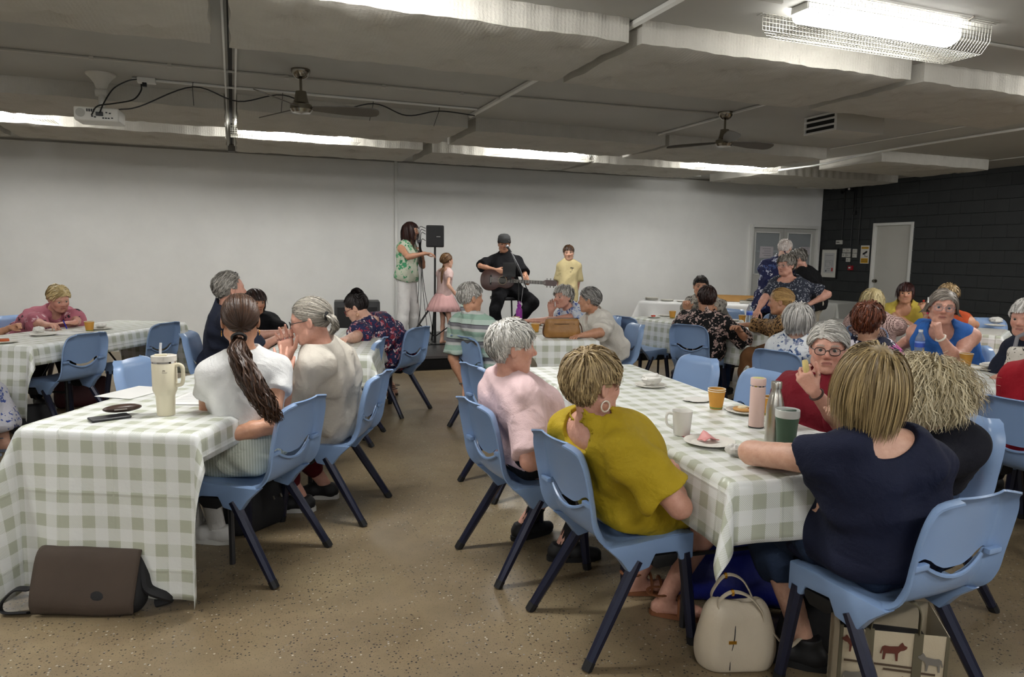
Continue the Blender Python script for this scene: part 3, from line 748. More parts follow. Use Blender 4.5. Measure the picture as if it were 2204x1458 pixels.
def table(N, d, L, W, label, z=0.735, leg=None):
    """folding table: N = middle of the near short edge, d = unit long direction"""
    d = np.array(d, float); d /= np.linalg.norm(d); a = -math.atan2(d[0], d[1])
    root = thing('folding_table', label, 'table', (N[0], N[1], 0), a)
    MB().box((0, L/2, z-0.025), (W-0.02, L-0.02, 0.045)).build('tabletop', m_ttop, root, bevel=0.006)
    ml = leg or m_tleg
    for y in (0.42, L-0.42):
        for sx in (-1, 1): MB().tube([(sx*(W/2-0.08), y, z-0.048), (sx*(W/2-0.08), y, 0.0)], 0.0135, 8).build('leg', ml, root)
        MB().tube([(-(W/2-0.08), y, 0.30), (W/2-0.08, y, 0.30)], 0.009, 6).build('leg_brace', ml, root)
        MB().tube([(0, y, 0.30), (0, y+(0.34 if y < L/2 else -0.34), z-0.055)], 0.009, 6).build('folding_stay', ml, root)
    return root
def cloth(N, d, L, W, over, label, z=0.738, mat=None, seed=1, flare=0.10, cornerpk=0.5, step=0.026, wav=1.0, name='tablecloth', cat='tablecloth'):
    """over = overhang (left, right, near, far); drapes over the table and hangs"""
    d = np.array(d, float); d /= np.linalg.norm(d); a = -math.atan2(d[0], d[1])
    rg = np.random.RandomState(seed); oL, oR, oN, oF = over
    us = np.linspace(-W/2-oL, W/2+oR, int((W+oL+oR)/step)+1); vs = np.linspace(-oN, L+oF, int((L+oN+oF)/step)+1)
    U, V = np.meshgrid(us, vs)
    hx = W/2; cu = np.clip(U, -hx, hx); cv = np.clip(V, 0, L)
    du, dv = U-cu, V-cv; s = np.hypot(du, dv); ang = np.arctan2(np.abs(dv), np.abs(du)+1e-9)
    ph = rg.uniform(0, 6.28, 6)
    t = np.where(np.abs(du) > np.abs(dv), V, U)
    wave = np.sin(t*9+ph[0])*0.5+np.sin(t*17+ph[1])*0.35+np.sin(t*31+ph[2])*0.15
    corner = np.sin(2*ang)**2
    r = 0.018
    arcl = r*math.pi/2
    th = np.clip(s/r, 0, math.pi/2)
    out = r*np.sin(th); down = r*(1-np.cos(th))
    rest = np.clip(s-arcl, 0, None)
    # straight sides hang nearly vertical with shallow waves, corners swing out into a point
    fl = flare*(1-corner)+cornerpk*corner + wav*0.10*wave*(1-corner)*np.clip(rest/0.25, 0, 1)
    fl = np.clip(fl, 0.015, 0.9)
    out = out+rest*fl; down = down+rest*np.sqrt(1-fl**2)
    dn = s+1e-9
    X = cu+du/dn*out; Y = cv+dv/dn*out
    Z = z-down+0.0035*np.sin(U*23+ph[3])*np.sin(V*19+ph[4])*0.35*(s < 1e-6)
    low = Z < 0.006                                   # cloth that reaches the floor spreads outwards
    ex = np.where(low, 0.006-Z, 0); X = X+du/dn*ex*0.8; Y = Y+dv/dn*ex*0.8; Z = np.where(low, 0.006+0.004*np.sin(U*40), Z)
    nv, nu = U.shape
    co = np.stack([X, Y, Z], -1).reshape(-1, 3)
    idx = np.arange(nv*nu).reshape(nv, nu)
    fs = np.stack([idx[:-1, :-1], idx[:-1, 1:], idx[1:, 1:], idx[1:, :-1]], -1).reshape(-1, 4)
    me = bpy.data.meshes.new(name); me.from_pydata(co.tolist(), [], fs.tolist())
    uvl = me.uv_layers.new(name='UVMap'); li = np.zeros(len(me.loops), np.int32); me.loops.foreach_get('vertex_index', li)
    uvs = np.stack([U.reshape(-1)[li], V.reshape(-1)[li]], -1).astype(np.float32); uvl.data.foreach_set('uv', uvs.reshape(-1))
    me.polygons.foreach_set('use_smooth', [True]*len(me.polygons)); me.materials.append(mat or m_cloth)
    o = newobj(name, me); o.location = (N[0], N[1], 0); o.rotation_euler = (0, 0, a)
    md = o.modifiers.new('thick', 'SOLIDIFY'); md.thickness = 0.0012; md.offset = 1
    return tag(o, label, cat)
def near_mid(cl, cr): return ((cl[0]+cr[0])/2, (cl[1]+cr[1])/2)
GT = 'grey-green gingham plastic cloth '
# T1 front left
d1v = (0.455, 0.89); N1 = (-0.50, 3.245)
table(N1, d1v, 1.8, 0.75, 'folding table under the gingham cloth at the lower left')
cloth(N1, d1v, 1.8, 0.76, (0.34, 0.13, 0.70, 0.25), GT+'hanging to the floor on the front left table', flare=0.03, cornerpk=0.42, seed=3, wav=0.5)
# T1b behind it
N1b = (0.52, 5.20); d1b = (0.26, 0.965)
table(N1b, d1b, 1.8, 0.75, 'folding table between the navy shirt man and the woman with the bun')
cloth(N1b, d1b, 1.8, 0.76, (0.25, 0.25, 0.25, 0.25), GT+'on the table between navy shirt and dark bun', seed=5)
# T2 far left
d2v = (0.50, 0.866); N2 = (-1.76, 6.42)
table(N2, d2v, 1.9, 0.75, 'folding table with black legs at the far left', leg=m_black)
cloth(N2, d2v, 1.9, 0.76, (0.2, 0.16, 0.55, 0.55), GT+'on the far left table with black legs showing', seed=8, cornerpk=0.45)
# T3 centre
d3v = (0.25, 0.968); N3 = (2.53, 5.53)
table(N3, d3v, 1.8, 0.75, 'folding table in the middle under the tan handbag')
cloth(N3, d3v, 1.8, 0.76, (0.25, 0.12, 0.42, 0.2), GT+'on the middle table with the tan handbag', seed=11, flare=0.02, wav=0.3)
# T4 front right
d4v = (0.095, 0.995); N4 = (1.885, 1.83)
table(N4, d4v, 2.4, 0.75, 'long folding table under the gingham cloth at the front right')
cloth(N4, d4v, 2.4, 0.76, (0.24, 0.2, 0.22, 0.24), GT+'with a pointed corner on the front right table', seed=17, flare=0.05, cornerpk=0.40, wav=0.6)
# T5
d5v = (-0.185, 0.983); N5 = (5.10, 5.81)
table(N5, d5v, 1.75, 0.75, 'folding table with the water bottle behind the front tables')
cloth(N5, d5v, 1.75, 0.76, (0.36, 0.25, 0.30, 0.3), GT+'on the table with the labelled water bottle', seed=21, cornerpk=0.55)
# T6 buffet
d6v = (0.787, -0.617); N6 = (6.26, 10.24)
table(N6, d6v, 2.15, 0.75, 'buffet table under a white cloth near the back wall')
cloth(N6, d6v, 2.15, 0.76, (0.45, 0.55, 0.50, 0.55), 'white cloth draped over the buffet table', mat=m_clothw, seed=25, wav=1.6)
# grey covered table in front of the double door
N6b = (9.45, 9.0)
table(N6b, (-0.25, 0.968), 1.5, 0.75, 'table under a grey cloth by the dark wall corner')
cloth(N6b, (-0.25, 0.968), 1.5, 0.76, (0.4, 0.4, 0.4, 0.4), 'plain grey cloth on the table by the dark wall corner', mat=m_clothg, seed=27, z=0.74)
# T7 by the dark wall
d7v = (-0.50, 0.866); N7 = (7.43, 5.04)
table(N7, d7v, 1.8, 0.75, 'folding table by the dark wall under the shiny cloth')
cloth(N7, d7v, 1.8, 0.76, (0.3, 0.3, 0.35, 0.3), GT+'with a knotted corner on the table by the dark wall', seed=31, cornerpk=0.7, z=0.722)
# T8 right
d8v = (0.06, 0.998); N8 = (4.36, 1.75)
table(N8, d8v, 2.7, 0.78, 'long folding table at the right edge')
cloth(N8, d8v, 2.7, 0.80, (0.16, 0.2, 0.2, 0.2), 'pale gingham cloth on the table at the right edge', seed=37, flare=0.05, mat=cloth_mat('pale_gingham', '#c2c6ba', '#d9dbd9', 0.104, 0.85))
# ------------------------------------------------------------------ people: bodies grown from blended distance fields
def nrm(v): v = np.array(v, float); return v/(np.linalg.norm(v)+1e-12)
class Field:
    def __init__(s, lo, hi, coarse, fine=None, boxes=()):
        s.h = coarse; s.ax = []
        for i in range(3):
            xs = [lo[i]]; iv = [(b[0][i], b[1][i]) for b in boxes]
            while xs[-1] < hi[i]:
                x = xs[-1]; st = fine if (fine and any(a-1e-6 <= x < c for a, c in iv)) else coarse
                nx = x+st
                if st == coarse and fine:
                    for a, c in iv:
                        if x < a < nx: nx = max(a, x+fine*0.5)
                xs.append(nx)
            s.ax.append(np.array(xs, np.float32))
        s.D = np.full([len(a) for a in s.ax], 0.4, np.float32)
    def blk(s, lo, hi):
        sl = []
        for i in range(3):
            a = max(0, np.searchsorted(s.ax[i], lo[i])-1); b = min(len(s.ax[i]), np.searchsorted(s.ax[i], hi[i])+1)
            if b <= a: return None
            sl.append(slice(a, b))
        X = s.ax[0][sl[0]][:, None, None]; Y = s.ax[1][sl[1]][None, :, None]; Z = s.ax[2][sl[2]][None, None, :]
        return tuple(sl), X, Y, Z
    @staticmethod
    def dist(p, X, Y, Z):
        if p[0] == 'c' or p[0] == 'k':
            a, b, ra, rb = p[1:5]; ba = b-a; L2 = float(ba@ba)+1e-12
            dx, dy, dz = X-a[0], Y-a[1], Z-a[2]
            t = np.clip((dx*ba[0]+dy*ba[1]+dz*ba[2])/L2, 0, 1)
            d = np.sqrt((dx-t*ba[0])**2+(dy-t*ba[1])**2+(dz-t*ba[2])**2)-(ra+(rb-ra)*t)
            if p[0] == 'k':
                n = ba/math.sqrt(L2); d = np.maximum(d, (X-b[0])*n[0]+(Y-b[1])*n[1]+(Z-b[2])*n[2])
            return d
        c, r, R = p[1:4]
        dx, dy, dz = X-c[0], Y-c[1], Z-c[2]
        if R is None: q = (dx, dy, dz)
        else: q = tuple(dx*R[0, i]+dy*R[1, i]+dz*R[2, i] for i in range(3))
        k0 = np.sqrt((q[0]/r[0])**2+(q[1]/r[1])**2+(q[2]/r[2])**2); k1 = np.sqrt((q[0]/r[0]**2)**2+(q[1]/r[1]**2)**2+(q[2]/r[2]**2)**2)
        return k0*(k0-1)/(k1+1e-9)
    @staticmethod
    def bounds(p, pad):
        if p[0] in 'ck':
            a, b, ra, rb = p[1:5]; m = max(ra, rb)+pad; return np.minimum(a, b)-m, np.maximum(a, b)+m
        m = max(p[2])+pad; return p[1]-m, p[1]+m
    def add(s, p, k=0.02):
        lo, hi = s.bounds(p, k+2.2*s.h); B = s.blk(lo, hi)
        if B is None: return
        sl, X, Y, Z = B; d = s.dist(p, X, Y, Z); D = s.D[sl]
        h = np.clip(k-np.abs(D-d), 0, None)/k
        s.D[sl] = np.minimum(D, d)-h*h*k*0.25
    def sub(s, p, k=0.008):
        lo, hi = s.bounds(p, k+2.2*s.h); B = s.blk(lo, hi)
        if B is None: return
        sl, X, Y, Z = B; d = -s.dist(p, X, Y, Z); D = s.D[sl]
        h = np.clip(k-np.abs(D-d), 0, None)/k
        s.D[sl] = np.maximum(D, d)+h*h*k*0.25
    def plane(s, o, n):
        n = nrm(n)
        d = (s.ax[0][:, None, None]-o[0])*n[0]+(s.ax[1][None, :, None]-o[1])*n[1]+(s.ax[2][None, None, :]-o[2])*n[2]
        s.D = np.maximum(s.D, d.astype(np.float32))
    def folds(s, amp, seed, freq=(22, 48), squash=(1, 1, 0.55)):
        rg = np.random.RandomState(seed); m = np.abs(s.D) < 0.05
        idx = np.nonzero(m); P = np.stack([s.ax[i][idx[i]] for i in range(3)], -1)
        w = np.zeros(len(P), np.float32)
        for i in range(5):
            dr = rg.normal(size=3)*np.array(squash); dr /= np.linalg.norm(dr); f = rg.uniform(*freq)
            warp = 0.9*np.sin(P@(rg.normal(size=3)*9)+rg.uniform(0, 6))
            w += np.sin(P@dr*f+rg.uniform(0, 6.28)+warp)
        s.D[idx] += (amp*np.clip(w/2.4-0.55, -2.2, 0.22)).astype(np.float32)
    def mesh(s):
        D = s.D; ax = s.ax; ins = D < 0
        c = ins.astype(np.int8)
        c = c[:-1]+c[1:]; c = c[:, :-1]+c[:, 1:]; c = c[:, :, :-1]+c[:, :, 1:]
        act = (c > 0) & (c < 8); I, J, K = np.nonzero(act); n = len(I)
        vid = np.full(act.shape, -1, np.int32); vid[I, J, K] = np.arange(n)
        acc = np.zeros((n, 3)); cnt = np.zeros(n)
        cor = [(i, j, k) for i in (0, 1) for j in (0, 1) for k in (0, 1)]
        for a in range(8):
            for b in range(a+1, 8):
                A, B = cor[a], cor[b]
                if sum(abs(x-y) for x, y in zip(A, B)) != 1: continue
                d0 = D[I+A[0], J+A[1], K+A[2]]; d1 = D[I+B[0], J+B[1], K+B[2]]
                m = (d0 < 0) != (d1 < 0)
                if not m.any(): continue
                t = d0[m]/(d0[m]-d1[m])
                p0 = np.stack([ax[0][I[m]+A[0]], ax[1][J[m]+A[1]], ax[2][K[m]+A[2]]], -1); p1 = np.stack([ax[0][I[m]+B[0]], ax[1][J[m]+B[1]], ax[2][K[m]+B[2]]], -1)
                acc[m] += p0+(p1-p0)*t[:, None]; cnt[m] += 1
        V = acc/np.maximum(cnt, 1)[:, None]
        Q = []
        def quads(e, cells, flip):
            i, j, k = np.nonzero(e)
            return i, j, k
        e = ins[:-1, 1:-1, 1:-1] != ins[1:, 1:-1, 1:-1]; i, j, k = np.nonzero(e); j += 1; k += 1
        q = np.stack([vid[i, j-1, k-1], vid[i, j, k-1], vid[i, j, k], vid[i, j-1, k]], -1); f = ins[i, j, k]; q[~f] = q[~f][:, ::-1]; Q.append(q)
        e = ins[1:-1, :-1, 1:-1] != ins[1:-1, 1:, 1:-1]; i, j, k = np.nonzero(e); i += 1; k += 1
        q = np.stack([vid[i-1, j, k-1], vid[i-1, j, k], vid[i, j, k], vid[i, j, k-1]], -1); f = ins[i, j, k]; q[~f] = q[~f][:, ::-1]; Q.append(q)
        e = ins[1:-1, 1:-1, :-1] != ins[1:-1, 1:-1, 1:]; i, j, k = np.nonzero(e); i += 1; j += 1
        q = np.stack([vid[i-1, j-1, k], vid[i, j-1, k], vid[i, j, k], vid[i-1, j, k]], -1); f = ins[i, j, k]; q[~f] = q[~f][:, ::-1]; Q.append(q)
        Q = np.concatenate(Q); Q = Q[(Q >= 0).all(1)]
        return V, Q
def qmesh(name, V, Q, mat):
    """mesh from quads; a quad may repeat one corner, then it is a triangle"""
    me = bpy.data.meshes.new(name)
    rep = np.stack([Q[:, i] == Q[:, (i+1) % 4] for i in range(4)], 1); nr = rep.sum(1)
    q4 = Q[nr == 0]; q4 = q4[(q4[:, 0] != q4[:, 2]) & (q4[:, 1] != q4[:, 3])]
    t = nr == 1; keep = ~rep[t]; tri = Q[t][keep].reshape(-1, 3); tri = tri[(tri[:, 0] != tri[:, 1]) & (tri[:, 1] != tri[:, 2]) & (tri[:, 0] != tri[:, 2])]
    nq, nt_ = len(q4), len(tri)
    me.vertices.add(len(V)); me.vertices.foreach_set('co', np.ascontiguousarray(V, np.float32).ravel())
    me.loops.add(nq*4+nt_*3); me.loops.foreach_set('vertex_index', np.concatenate([q4.ravel(), tri.ravel()]).astype(np.int32))
    me.polygons.add(nq+nt_); me.polygons.foreach_set('loop_start', np.concatenate([np.arange(0, 4*nq, 4), 4*nq+np.arange(0, 3*nt_, 3)]).astype(np.int32))
    me.update(calc_edges=True); me.validate()
    me.polygons.foreach_set('use_smooth', [True]*len(me.polygons))
    if mat is not None: me.materials.append(mat)
    return me
def thin(V, Q, cell, boxes):
    """merge vertices cell by cell outside the detailed boxes (head, hands)"""
    keep = np.zeros(len(V), bool)
    for lo, hi in boxes: keep |= ((V > lo-0.004) & (V < hi+0.004)).all(1)
    k = np.floor(V/cell).astype(np.int64); key = (k[:, 0]+4096)*(1 << 28)+(k[:, 1]+4096)*(1 << 14)+(k[:, 2]+4096)
    key[keep] = -1-np.arange(keep.sum())
    u, inv, cnt = np.unique(key, return_inverse=True, return_counts=True); inv = inv.ravel()
    W = np.stack([np.bincount(inv, V[:, i], len(u)) for i in range(3)], 1)/cnt[:, None]
    return W, inv[Q]
def relax(V, Q, it=1, lam=0.5):
    e = np.concatenate([Q[:, [0, 1]], Q[:, [1, 2]], Q[:, [2, 3]], Q[:, [3, 0]]])
    for _ in range(it):
        S = np.zeros_like(V); c = np.zeros(len(V))
        for a in range(3):
            S[:, a] = np.bincount(e[:, 0], V[e[:, 1], a], len(V))+np.bincount(e[:, 1], V[e[:, 0], a], len(V))
        c = np.bincount(e[:, 0], minlength=len(V))+np.bincount(e[:, 1], minlength=len(V))
        V = V*(1-lam)+lam*S/np.maximum(c, 1)[:, None]
    return V

# ---- materials for people
def skin_mat(name, col):
    if name in MATS: return MATS[name]
    k = NT(name, 0.48, 0, col); v = k.obj(); a = hexrgb(col)
    f = k.noise(v, 34.0, 5, 0.65)
    c = k.mix(f, tuple(x*y for x, y in zip(a, (0.84, 0.74, 0.70))), tuple(min(1, x*y) for x, y in zip(a, (1.05, 1.04, 1.03))))
    at = k.n('ShaderNodeAttribute', attribute_name='tint')
    c = k.mix(at.outputs['Alpha'], c, at.outputs['Color'])
    k.color(c); k.b.inputs['Subsurface Weight'].default_value = 0.0
    k.bump(k.noise(v, 75.0, 6, 0.65), 0.35, 0.004); MATS[name] = k.m; return k.m
def hair_mat(name, c1, c2):
    if name in MATS: return MATS[name]
    k = NT(name, 0.42, 0, c1); at = k.n('ShaderNodeAttribute', attribute_name='lock')
    k.color(k.mix(at.outputs['Fac'], c1, c2)); k.b.inputs['Specular IOR Level'].default_value = 0.35
    k.bump(k.noise(k.obj(), 320.0, 2), 0.3, 0.002); MATS[name] = k.m; return k.m
def fabric(name, col, rough=0.8, weave=260.0, **kw):
    if name in MATS: return MATS[name]
    k = NT(name, rough, 0, col, 0.25); v = k.obj()
    a = hexrgb(col)
    c = k.mix(k.noise(v, 9.0, 4), tuple(x*0.93 for x in a), tuple(min(1, x*1.05) for x in a))
    pat = kw.get('pat')
    if pat: c = pat(k, v, c)
    k.color(c); w_ = k.noise(v, 9.0, 3, 0.5, 0.5); k.bump(k.math('ADD', k.math('MULTIPLY', k.noise(v, weave, 2), 0.12), k.math('MULTIPLY', w_, 1.6)), kw.get('bump', 0.65), 0.018); MATS[name] = k.m; return k.m
def floral(cols, s1=22.0, s2=60.0, thr=0.42, warp=0.10):
    """blossoms and leaves: thresholded cells with petal edges, over the ground colour"""
    def f(k, v, base):
        w = k.n('ShaderNodeVectorMath', operation='ADD'); wn = k.n('ShaderNodeTexNoise', i_Vector=v, i_Scale=26.0, i_Detail=2.0)
        sc = k.n('ShaderNodeVectorMath', operation='SCALE', i_Scale=warp); k.t.links.new(wn.outputs['Color'], sc.inputs[0])
        k.t.links.new(v, w.inputs[0]); k.t.links.new(sc.outputs[0], w.inputs[1]); vv = w.outputs[0]
        d = k.voro(vv, s1); rc = k.sep(k.voro(vv, s1, out='Color'))
        pet = k.math('ADD', d, k.math('MULTIPLY', k.math('SUBTRACT', k.noise(vv, s2, 2), 0.5), 0.45))
        m = k.math('LESS_THAN', pet, thr)
        n = len(cols); col = k.ramp(rc[0], [(i/n, c) for i, c in enumerate(cols)], 'CONSTANT')
        c = k.mix(m, base, col)
        hole = k.math('LESS_THAN', d, 0.10)
        return k.mix(k.math('MULTIPLY', hole, 0.8), c, cols[-1])
    return f
def stripes(bands, per, axis=2):
    def f(k, v, base):
        t = k.math('FRACT', k.math('MULTIPLY', k.sep(v)[axis], 1/per)); return k.ramp(t, bands, 'CONSTANT')
    return f
def dots(c2, s=70.0, thr=0.36):
    def f(k, v, base): return k.mix(k.math('LESS_THAN', k.voro(v, s, rnd=0.12), thr), base, c2)
    return f
def leopard(k, v, base):
    d = k.voro(v, 42.0); n = k.noise(v, 60.0, 2)
    a = k.math('ADD', d, k.math('MULTIPLY', n, 0.25))
    return k.ramp(a, [(0.0, '#6b4a2a'), (0.27, '#17110c'), (0.52, '#8a6a44'), (0.8, '#a58459')], 'CONSTANT')

# ---- a person
EYE = {}
def eye_mesh(iris):
    if iris in EYE: return EYE[iris]
    b = MB().ball((0, 0, 0), 0.0122, 16, 24)
    b.v = [(x, z, y) for x, y, z in b.v]          # poles along y
    me = b.mesh('eye', ang=180)
    for m in (M('eye_white', '#b3aaa2', 0.25), M('iris_'+iris, {'blue': '#4b5f70', 'brown': '#2d1d12', 'grey': '#4d5350'}[iris], 0.15), M('pupil', '#050505', 0.1)): me.materials.append(m)
    for p in me.polygons:
        y = p.center.y
        if p.normal.y > 0 or True: p.material_index = 2 if y > 0.0119 else (1 if y > 0.0099 else 0)
    EYE[iris] = me; return me
def ik(a, c, l1, l2, hint):
    v = c-a; L = np.linalg.norm(v)
    if L > (l1+l2)*0.995: c = a+v/L*(l1+l2)*0.995; v = c-a; L = np.linalg.norm(v)
    if L < abs(l1-l2)+0.02: L = abs(l1-l2)+0.02
    u = v/np.linalg.norm(v); x = (l1*l1-l2*l2+L*L)/(2*L); h = math.sqrt(max(0, l1*l1-x*x))
    p = np.array(hint, float); p = p-u*(p@u); p = nrm(p)
    return a+u*x+p*h, c
def headR(yaw, pitch, roll):
    y, p, r = (math.radians(t) for t in (yaw, pitch, roll))
    f = np.array([math.sin(y)*math.cos(p), math.cos(y)*math.cos(p), math.sin(p)]); rt = np.array([math.cos(y), -math.sin(y), 0]); up = np.cross(rt, f)
    rt2 = rt*math.cos(r)-up*math.sin(r); return np.stack([rt2, f, np.cross(rt2, f)], 1)     # columns: right, fwd, up
CURL = {'flat': (4, 6, 4, 12), 'relax': (22, 28, 18, 15), 'fist': (75, 95, 55, 40), 'pinch': (48, 46, 22, 30), 'spread': (8, 10, 8, 10), 'grip': (55, 62, 40, 35)}
def hand_prims(wr, d, pn, side, pose, s):
    """d finger direction, pn palm normal, side = +1 right hand / -1 left hand; thumb leaves the side of the palm"""
    d = nrm(d); pn = nrm(pn-d*(pn@d)); ac = np.cross(pn, d)*(-side)      # ac points to the thumb side
    if side > 0: ac = np.cross(d, pn)*1.0
    else: ac = -np.cross(d, pn)*1.0
    out = []; kn = []
    cu = CURL[pose]; spread = 0.22 if pose == 'spread' else 0.05
    for i, (o, l) in enumerate(((0.030, 0.072), (0.010, 0.080), (-0.010, 0.075), (-0.029, 0.058))):
        k = wr+(d*(0.083-0.004*abs(i-1))+ac*o)*s; kn.append(k)
        out.append((('c', wr+(d*0.012+ac*o*0.55)*s, k, 0.0165*s, 0.0125*s), 0.012))
        f = nrm(d+ac*(o/0.03)*spread); p = k; cur = 0.0; r = 0.0095 if i < 3 else 0.0082
        for j, fr in enumerate((0.45, 0.31, 0.24)):
            cur += cu[j]*(1+0.12*i)*(0.75 if pose == 'pinch' and i > 1 else 1.0); a = math.radians(min(cur, 235))
            q = p+(f*math.cos(a)+pn*math.sin(a))*l*fr*s*1.12
            out.append((('c', p, q, r*s, (r-0.0012)*s), 0.004)); r -= 0.0011; p = q
    b0 = wr+(d*0.022+ac*0.024+pn*0.006)*s; sw = math.radians(cu[3])
    t1 = nrm(d*0.62+ac*(0.78-0.5*math.sin(sw))+pn*(0.25+0.7*math.sin(sw)))
    b1 = b0+t1*0.042*s; t2 = nrm(t1*0.7+d*0.6+pn*0.15); b2 = b1+t2*0.034*s; b3 = b2+nrm(t2+d*0.3)*0.026*s
    out += [(('c', b0, b1, 0.0150*s, 0.0115*s), 0.012), (('c', b1, b2, 0.0112*s, 0.0100*s), 0.004), (('c', b2, b3, 0.0100*s, 0.0075*s), 0.004)]
    return out
def person(label, hip, face, head, hyaw, hpitch=0, hroll=0, g=1.0, s=1.0, sw=0.165, syaw=None, fem=True, bust=1.0, belly=0.0,
           L=None, R=None, legs=None, skin='fair', hair=None, clothes=(), shoes='sneaker', near=1, eyes=None, seated=True, floor=0.0, brow=None, lip='#a2605a', nose=1.0, extra=None, hump=0.0, hs=1.0, jaw=1.0, name='person', hint=None):
    hip = np.array(hip, float); head = np.array(head, float); base = np.array([hip[0], hip[1], floor])
    hip = hip-base; head = head-base
    a = math.radians(face); F = np.array([math.sin(a), math.cos(a), 0.0]); Rt = np.array([math.cos(a), -math.sin(a), 0.0]); Up = np.array([0, 0, 1.0])
    sa = math.radians(face if syaw is None else syaw); SR = np.array([math.cos(sa), -math.sin(sa), 0.0]); SF = np.array([math.sin(sa), math.cos(sa), 0.0])
    HR = headR(hyaw, hpitch, hroll); hs = hs*s; root = thing(name, label, 'person', base)
    tdir = nrm(head-hip)
    nb = head-(tdir*0.55+HR[:, 2]*0.45)*0.185*s-HR[:, 1]*0.018*s-SF*0.01*s
    # spine
    P1 = hip+(Up*0.62+nrm(nb-hip)*0.38)*0.17*s-F*0.015; P2 = nb-(nrm(nb-hip)*0.75+Up*0.25)*0.15*s-SF*(0.015+hump)
    bez = lambda t: hip*(1-t)**3+3*P1*t*(1-t)**2+3*P2*t*t*(1-t)+nb*t**3
    def bt(t):
        q = nrm(bez(min(t+0.02, 1))-bez(max(t-0.02, 0))); r = nrm(Rt*(1-t)+SR*t); return q, r, nrm(np.cross(q, r))
    wv = np.interp
    def torso(inf, t0=0.0, t1=1.0, fat=1.0):
        out = []
        for t in np.linspace(0, 0.94, 8):
            if t < t0-1e-6 or t > t1+1e-6: continue
            q, r, f = bt(t); c = bez(t)
            w = wv(t, [0, .2, .4, .6, .8, .94], [.084, .070, .060, .068, sw*0.56, sw*0.48])*s*(g if t < 0.7 else 1+0.4*(g-1))
            rd = wv(t, [0, .2, .4, .6, .8, .94], [.108, .102, .096, .100, .086, .060])*s*(g*fat if t < 0.75 else 1+0.5*(g-1))
            c = c+f*(0.012*s*math.sin(math.pi*t)+belly*0.05*math.exp(-((t-.3)/.22)**2))
            out.append((('c', c-r*w, c+r*w, rd+inf, rd+inf), 0.06))
        if fem and t1 > 0.6:
            q, r, f = bt(0.64)
            for sx in (-1, 1): out.append((('e', bez(0.64)+f*0.088*s*(1+0.3*(g-1))+r*sx*0.072*s-q*0.01, np.array([0.068, 0.060, 0.072])*s*bust*(0.7+0.3*g)+inf, np.stack([r, f, q], 1)), 0.05))
        if belly: 
            q, r, f = bt(0.3); out.append((('e', bez(0.3)+f*0.07*s, np.array([0.13, 0.09+0.05*belly, 0.13])*s*g+inf, np.stack([r, f, q], 1)), 0.06))
        if t1 > 0.95: out.append((('c', nb-SR*0.07*s-bt(0.9)[0]*0.03, nb+SR*0.07*s-bt(0.9)[0]*0.03, 0.042*s+inf+(0.011 if inf > 0 else 0), 0.042*s+inf+(0.011 if inf > 0 else 0)), 0.05))
        if t0 < 0.1: 
            out.append((('c', hip-F*0.045*s-Rt*0.075*s*g-Up*0.01, hip-F*0.045*s+Rt*0.075*s*g-Up*0.01, 0.100*s*g+inf, 0.100*s*g+inf), 0.05))
        return out
    q9, r9, f9 = bt(0.90); sc = bez(0.90)-f9*0.005
    arms = {}
    for side, spec in ((-1, L), (1, R)):
        sh = sc+SR*side*sw*s-q9*0.015*s
        spec = dict(spec or {})
        tgt = spec.get('to')
        tgt = (np.array(tgt, float)-base) if tgt is not None else sh+SR*side*0.05-Up*0.50*s+F*0.06
        hint_ = spec.get('hint'); hv = np.array(hint_, float) if hint_ is not None else SR*side*0.6-Up*0.8-SF*0.45
        fd = spec.get('fd'); 
        el, wr = ik(sh, tgt, 0.285*s, 0.245*s, hv)
        if spec.get('el') is not None:
            e_ = np.array(spec['el'], float)-base; el = sh+nrm(e_-sh)*0.285*s; wr = el+nrm(tgt-el)*0.245*s
        d = nrm(np.array(fd, float)) if fd is not None else nrm(wr-el)
        pn = np.array(spec.get('pn', (0, 0, -1)), float)
        if abs(nrm(pn)@d) > 0.95: pn = np.array([-SR[0]*side, -SR[1]*side, 0.0])
        arms[side] = (sh, el, wr, d, pn, spec.get('pose', 'relax'), spec.get('hide', False))
    ag = 1+0.75*(g-1)
    def arm(side, inf, frac=2.0, flat=False, loose=0.0):
        sh, el, wr = arms[side][:3]; out = []
        ra, rb, rc, rw = (0.051*ag*s, 0.041*ag*s, 0.039*ag*s, 0.0255*s)
        inn = sc+(sh-sc)*0.5
        out.append((('c', inn, sh, 0.058*s+inf, ra*1.06+inf), 0.05))
        if frac >= 1: out.append((('c', sh, el, ra+inf, rb+inf+loose), 0.03))
        else: out.append((('k' if flat else 'c', sh, sh+(el-sh)*frac, ra+inf, ra+(rb-ra)*frac+inf+loose), 0.02))
        if frac > 1:
            f = min(frac-1, 1.0); mid = el+(wr-el)*0.3
            if f > 0.3: out.append((('c', el, mid, rc+inf+loose*0.5, rc*1.02+inf+loose*0.5), 0.02)); out.append((('k' if flat else 'c', mid, el+(wr-el)*f, rc*1.02+inf+loose*0.5, rc+(rw-rc)*(f-0.3)/0.7+inf+loose), 0.02))
            else: out.append((('k' if flat else 'c', el, el+(wr-el)*f, rc+inf+loose*0.5, rc+inf+loose), 0.02))
        return out
    # legs
    hj = {sd: hip+Rt*sd*0.085*s*g-Up*0.015 for sd in (-1, 1)}
    legs = legs or {}
    joints = {}
